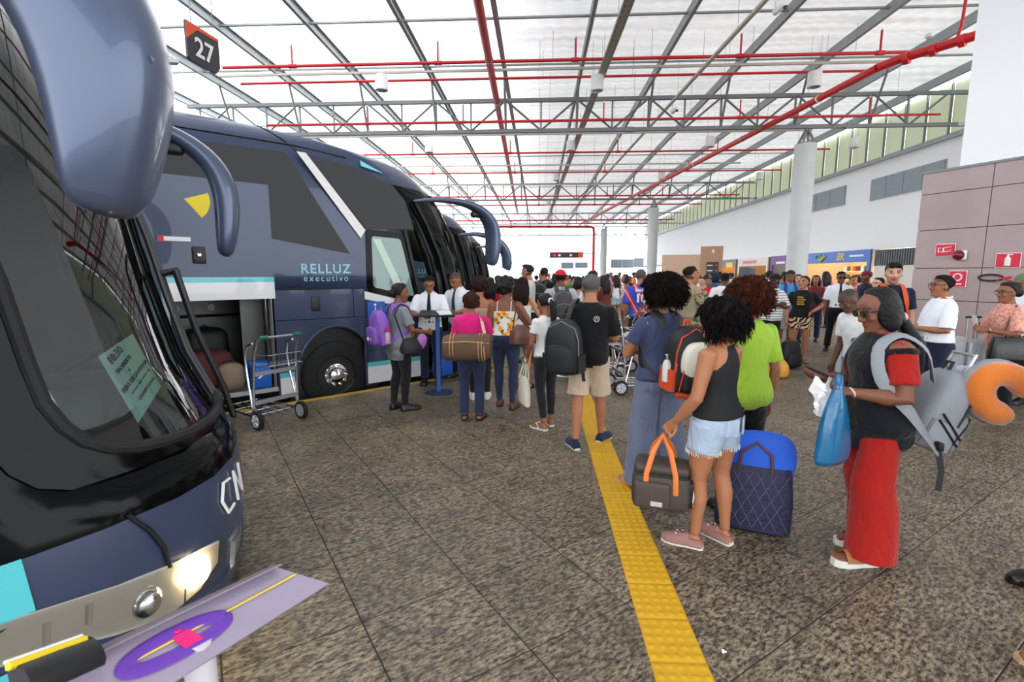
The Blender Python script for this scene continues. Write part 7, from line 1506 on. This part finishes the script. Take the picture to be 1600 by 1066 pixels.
# luggage trolleys
def trolley(p, rz, label, grp='luggage trolleys'):
    t = empty('luggage_trolley', (p[0], p[1], 0), rz, label, 'trolley', grp); m = M_chrome
    for e in (-1, 1):
        MB().tube([(e * .27, .06, .13), (e * .26, .05, .45), (e * .25, .01, .85), (e * .245, -.05, 1.0), (e * .24, -.10, 1.03)], .016, 8).build('upright', m, t)
        MB().tube([(e * .27, .06, .15), (e * .255, .16, .55), (e * .25, .20, .78), (e * .245, .16, .92), (e * .24, .05, .96)], .014, 8).build('upright', m, t)
        MB().tube([(e * .27, .0, .13), (e * .24, .45, .13), (e * .20, .82, .14)], .014, 8).build('side_rail', m, t)
        w_ = MB(); w_.tube([(e * .27 - .022, .0, .105), (e * .27 + .022, .0, .105)], .105, 20); wo = w_.build('wheel', M_rubber, t); MB().tube([(e * .27 - .026, 0, .105), (e * .27 + .026, 0, .105)], .075, 16).build('hub', mat('grey hub', (176, 178, 182), .4), wo)
        for k in range(5): a = k * 1.2566; MB().tube([(e * .27 + e * .029, .02 * math.cos(a), .105 + .02 * math.sin(a)), (e * .27 + e * .029, .066 * math.cos(a), .105 + .066 * math.sin(a))], .008, 5).build('spoke', M_lampwhite, wo)
        MB().tube([(e * .24, -.10, 1.03), (e * .15, -.11, 1.035)], .023, 10).build('grip', mat('green grip', (20, 110, 84), .5), t)
    MB().tube([(-.24, -.10, 1.03), (.24, -.10, 1.03)], .015, 8).build('handle_bar', M_alu, t)
    for y, z in ((.03, .62), (.04, .30)): MB().box((0, y, z), (.52, .02, .045)).build('cross_bar', M_alu, t, False)
    for y in (.1, .32, .55, .82): MB().tube([(-.25 + .05 * y, y, .135), (.25 - .05 * y, y, .135)], .010, 6).build('deck_bar', m, t)
    for x in (-.1, 0, .1): MB().tube([(x, .0, .135), (x, .82, .14)], .008, 6).build('deck_bar', m, t)
    for e in (-1, 1): MB().tube([(e * .16, .74, .02), (e * .16, .74, .13)], .012, 6).build('caster_fork', M_black, t); MB().tube([(e * .16 - .014, .72, .045), (e * .16 + .014, .72, .045)], .045, 14).build('caster', M_rubber, t)
    for z in (.72, .84): MB().tube([(-.23, .0, z), (-.2, -.17, z), (.2, -.17, z), (.23, .0, z)], .005, 6).build('basket_wire', m, t)
    for i in range(9): x = -.2 + i * .05; MB().tube([(x, .02, .73), (x, -.16, .72), (x, -.17, .86)], .0035, 5).build('basket_wire', m, t)
    return t
a_, b__ = at(404, 672), at(471, 654); v_ = b__ - a_; cc = (a_ + b__) / 2; tr1 = trolley(cc, math.atan2(v_[1], v_[0]), 'chrome luggage trolley with green grips standing before the open hold')
tp = at(985, 606); trolley((tp[0] - .5, tp[1] + .25), R_(75), 'luggage trolley with black and cream bags behind the slate blue tee'); t2p = at(948, 612); 
o = copy_tree(tr1, loc=(t2p[0] + .12, t2p[1] + .05, 0), rz=R_(-80), label='luggage trolley lying low between the black tee and slate blue tee')
q_ = p36.w((0, .72, 0)); o = copy_tree(tr1, loc=(q_[0], q_[1], 0), rz=-R_(300), label='luggage trolley pushed by the leaning woman beside the number 10 shirt')
kb = at(963, 556); b_ = empty('carry_bag', (kb[0], kb[1], 0), 0, 'round black bag on the floor right of the black tee', 'bag'); MB().rbox((0, 0, .17), (.40, .3, .34), .12, 3, puff=.1).build('shell', M_blacknylon, b_); MB().tube([(-.1, -.05, .33), (0, -.08, .40), (.1, -.05, .33)], .012, 8).build('handle', M_blacknylon, b_)
kb = at(981, 548); b_ = empty('tote_bag', (kb[0] + .02, kb[1] + .15, 0), R_(10), 'cream cloth bag on the trolley beside the round black bag', 'bag'); MB().rbox((0, 0, .18), (.26, .16, .36), .05, 3, puff=.12).build('pouch', M_canvas, b_); MB().tube([(-.06, 0, .35), (0, 0, .45), (.06, 0, .35)], .010, 8).build('handle', M_canvas, b_)
# load in the hold of the middle coach
def inhold(name, s, t, z, label, cat): p = bus_pt(0, s, t, z); return empty(name, p, rz_bus, label, cat)
cb = inhold('cool_box', -1.03, .12, .2, 'blue cool box at the edge of the open hold', 'cool box'); MB().rbox((0, 0, .15), (.24, .3, .30), .02, 2).build('box', mat('cool box blue', (24, 96, 204), .4), cb); MB().rbox((0, 0, .32), (.26, .32, .06), .015, 2).build('lid', mat('cool box lid', (40, 120, 226), .4), cb); MB().tube([(-.05, -.155, .14), (.02, -.155, .20)], .012, 6).build('latch', M_lampwhite, cb)
for i, (s, t, m, sz, lab) in enumerate(((-1.55, .45, mat('maroon fabric', (92, 40, 40), .8), (.5, .4, .5), 'maroon bag in the open hold'), (-2.0, .5, M_blacknylon, (.5, .5, .6), 'black bag at the back of the open hold'), (-1.5, .9, M_blacknylon, (.5, .4, .75), 'tall black bag deep in the open hold'), (-1.35, .2, mat('beige fabric', (150, 128, 108), .8, var=.2), (.3, .22, .34), 'beige backpack lying in front of the maroon bag'))):
    o = inhold('travel_bag', s, t, .2, lab, 'bag'); MB().rbox((0, 0, sz[2] / 2), sz, .09, 3, puff=.1).build('shell', m, o); MB().tube([(-.1, 0, sz[2]), (0, 0, sz[2] + .06), (.1, 0, sz[2])], .012, 8).build('handle', L_black, o)
# timetable paper in the windscreen of the foremost coach
def nfront(z, u): q = front(z, u); return NEAR0 + NHD * q[0] + NLN * q[1] + np.array([0, 0, z])
pc_ = [nfront(z, u) for z, u in ((1.38, -.50), (1.45, -.345), (1.19, -.335), (1.08, -.50))]
nrm_ = np.cross(pc_[1] - pc_[0], pc_[3] - pc_[0]); nrm_ /= np.linalg.norm(nrm_)
if nrm_ @ (np.array([0, 0, H]) - pc_[0]) < 0: nrm_ = -nrm_
pc_ = [p - NHD * .035 for p in pc_]
pr = empty('timetable', tuple(pc_[3]), 0, 'paper timetable reading 10:30 Salvador to Feira de Santana in the windscreen', 'paper'); L_ = [p - pc_[3] for p in pc_]
MB().add(L_ + [p - nrm_ * .002 for p in L_], [(0, 1, 2, 3), (7, 6, 5, 4), (0, 4, 5, 1), (1, 5, 6, 2), (2, 6, 7, 3), (3, 7, 4, 0)]).build('sheet', mat('timetable paper', (226, 234, 228), .8), pr, False)
ex_ = Vector(L_[2] - L_[3]).normalized(); ez_ = Vector(L_[0] - L_[3]); ez_ = (ez_ - ex_ * ez_.dot(ex_)).normalized(); Lw = (Vector(L_[2] - L_[3]).length + Vector(L_[1] - L_[0]).length) / 2; Lh = Vector(L_[0] - L_[3]).length
if (ex_.cross(ez_)).dot(Vector(nrm_)) < 0: ex_ = -ex_
cen = sum((Vector(p) for p in L_), Vector()) / 4
for txt, sz, fy, b in (('10:30', .20, .36, .008), ('SALVADOR', .105, .20, .002), ('x', .09, .10, .001), ('FEIRA DE SANTANA', .108, -.02, .004), ('CONV. DIRETO  VALIDO  SOMENTE  HOJE', .04, -.13, 0), ('CONVENCIONAL', .085, -.26, .001)):
    p = cen + ez_ * fy * Lh + Vector(nrm_) * .004; text_mesh(txt, sz * Lw * 1.0, 'printed_line', M_gblack, pr, None, None, M=frame(ex_, ez_, p), bold=b * .2)
# the lilac board in the corner
def pt(u, v, d): r = ray(u, v); return np.array([0, 0, H]) + r * (d / F)
A_, B_, C_, D_ = pt(150, 1012, .95), pt(424, 884, 1.22), pt(514, 912, 1.22), pt(262, 1072, .95); base = (A_ + B_ + C_ + D_) / 4; base[2] = 0
M_lil = mat('lilac acrylic', (150, 138, 158), .25, coat=.4); M_pur = mat('purple ring', (98, 52, 160), .4); M_mag = mat('magenta tag', (222, 20, 110), .5); bd = empty('display_stand', tuple(base), 0, 'lilac display board with purple oval and pink tag, close to the camera', 'display stand')
q = [p - base for p in (A_, B_, C_, D_)]; nn = np.cross(q[1] - q[0], q[3] - q[0]); nn /= np.linalg.norm(nn); nn = nn if nn[2] > 0 else -nn
ext = lambda a, b: q[0] + (q[1] - q[0]) * a + (q[3] - q[0]) * b + ((q[2] - q[3]) - (q[1] - q[0])) * a * b
MB().loft([[ext(a, 0), ext(a, .25), ext(a, .5), ext(a, .75), ext(a, 1), ext(a, 1) - nn * .006, ext(a, .5) - nn * .006, ext(a, 0) - nn * .006] for a in np.linspace(-.35, 1, 10)]).build('panel', M_lil, bd, False)
e0 = (q[0] - q[3]) / np.linalg.norm(q[0] - q[3])
MB().loft([[ext(-.35, 0), ext(-.35, .16) + nn * .022, ext(-.35, .18) + nn * .02, ext(-.35, .03)], [ext(.99, 0), ext(.99, .16) + nn * .022, ext(.99, .18) + nn * .02, ext(.99, .03)]]).build('folded_lip', mat('lilac lip', (128, 114, 126), .4), bd, False)
MB().tube([ext(.22 + .26 * math.cos(a), .52 + .17 * math.sin(a)) + nn * .003 for a in np.linspace(0, 6.2832, 40)], .014, 6, flat=(1, .25), up=nn).build('oval_ring', M_pur, bd)
MB().tube([ext(t, .46 + .0 * t) + nn * .004 for t in np.linspace(0, .98, 12)], .0022, 6, flat=(1, .3), up=nn).build('yellow_line', mat('yellow line', (222, 190, 40), .5), bd)
tg = [ext(.22, .42), ext(.31, .42), ext(.30, .68), ext(.20, .68)]; MB().add([p + nn * .007 for p in tg] + [p + nn * .0045 for p in tg], [(0, 1, 2, 3), (7, 6, 5, 4), (0, 4, 5, 1), (1, 5, 6, 2), (2, 6, 7, 3), (3, 7, 4, 0)]).build('tag', M_mag, bd, False)
MB().ell(ext(.275, .36) + nn * .005, (.008, .008, .003), 10, 6).build('tag_string', M_mag, bd)
cb_ = (ext(.3, .6)); MB().lathe([(.16, .0), (.16, .015), (.03, .03), (.03, .05)], (cb_[0], cb_[1], 0), 24).build('foot_plate', M_lil, bd); MB().tube([(cb_[0], cb_[1], .03), tuple(cb_ - nn * .006)], .03, 14).build('post', mat('post white', (206, 200, 206), .4), bd)
# black and yellow scanner lying at the board's near end
g0 = pt(30, 1064, .80) ; g1 = pt(148, 1018, .92); gb = empty('cutter', tuple(base + ext(-.12, .3) + nn * .012), 0, 'black and yellow hand tool at the near end of the lilac board', 'tool'); o0 = np.array(gb.location)
MB().tube([g0 - o0, (g0 + g1) / 2 - o0, g1 - o0], [.032, .036, .034], 10, flat=(1, .5), up=nn).build('grip', mat('tool black', (22, 24, 30), .4), gb); up_ = np.array((0, 0, .016)) + e0 * .018
MB().tube([g0 - o0 + up_, g1 - o0 + up_], .007, 6).build('yellow_edge', mat('tool yellow', (238, 206, 30), .5), gb); MB().tube([g0 - o0 + up_ + e0 * .006 + np.array((0, 0, .004)), g1 - o0 + up_ + e0 * .006 + np.array((0, 0, .004))], .003, 6).build('white_edge', M_lampwhite, gb)
# litter
for u, v, lab in ((1077, 625, 'scrap of white paper on the floor right of the two tone backpack'), (1131, 1019, 'small white paper scrap on the floor right of the tactile strip')):
    p = at(u, v); o = empty('paper_scrap', (p[0], p[1], 0), random.uniform(0, 3), lab, 'litter'); k = .05 if v < 700 else .012
    MB().add([(-k, -k, .002), (k, -k * .6, .004), (k * .5, k, .002), (-k * .6, k * .8, k * .6), (0, 0, k * .9)], [(0, 1, 4), (1, 2, 4), (2, 3, 4), (3, 0, 4)]).build('scrap', M_paper, o, False)
# ------------------------------------------------------------------ grow all the bodies and clothes, then copy the crowd
flush()
ordn = lambda n: '%d%s' % (n, 'th' if 10 <= n % 100 <= 20 else {1: 'st', 2: 'nd', 3: 'rd'}.get(n % 10, 'th'))
hair_word = {'short': 'short hair', 'bun': 'hair in a bun', 'long': 'long hair', 'bob': 'bobbed hair', 'fade': 'cropped hair', 'afro': 'curly hair', 'pony': 'ponytail'}
taken = [np.array(P.root.location)[:2] for P in PEOPLE if abs(P.root.location.x) + abs(P.root.location.y) > .01]
for i, (u, dep, sex, hair, bs, cn, sk, az, h) in enumerate(crowd_jobs):
    ent = proto[(sex, hair, bs)]; src = ent[0].root; p = hd(u, dep)
    while any(np.linalg.norm(p[:2] - q) < .62 for q in taken): dep += .3; p = hd(u, dep)
    taken.append(p[:2].copy()); lab = 'passenger in %s top with %s, %s from left in the far crowd' % (cn, hair_word[hair], ordn(i + 1))
    if ent[1] == 0: o = src; o['label'] = lab
    else: o = copy_tree(src, label=lab)
    ent[1] += 1; o['group'] = 'passengers in the far crowd'
    o.location = (p[0], p[1], 0); o.rotation_euler = (0, 0, -R_(az)); k = h / 1.70; o.scale = (k, k, k)
    for c in o.children:
        if c.name.startswith('shirt'): c.material_slots[0].link = 'OBJECT'; c.material_slots[0].material = cloth('crowd ' + cn, ccol[cn])
        if c.name.startswith(('trousers', 'shorts')): c.material_slots[0].link = 'OBJECT'; c.material_slots[0].material = [C_denim, C_dblack, C_khaki, C_wdenim][i % 4]
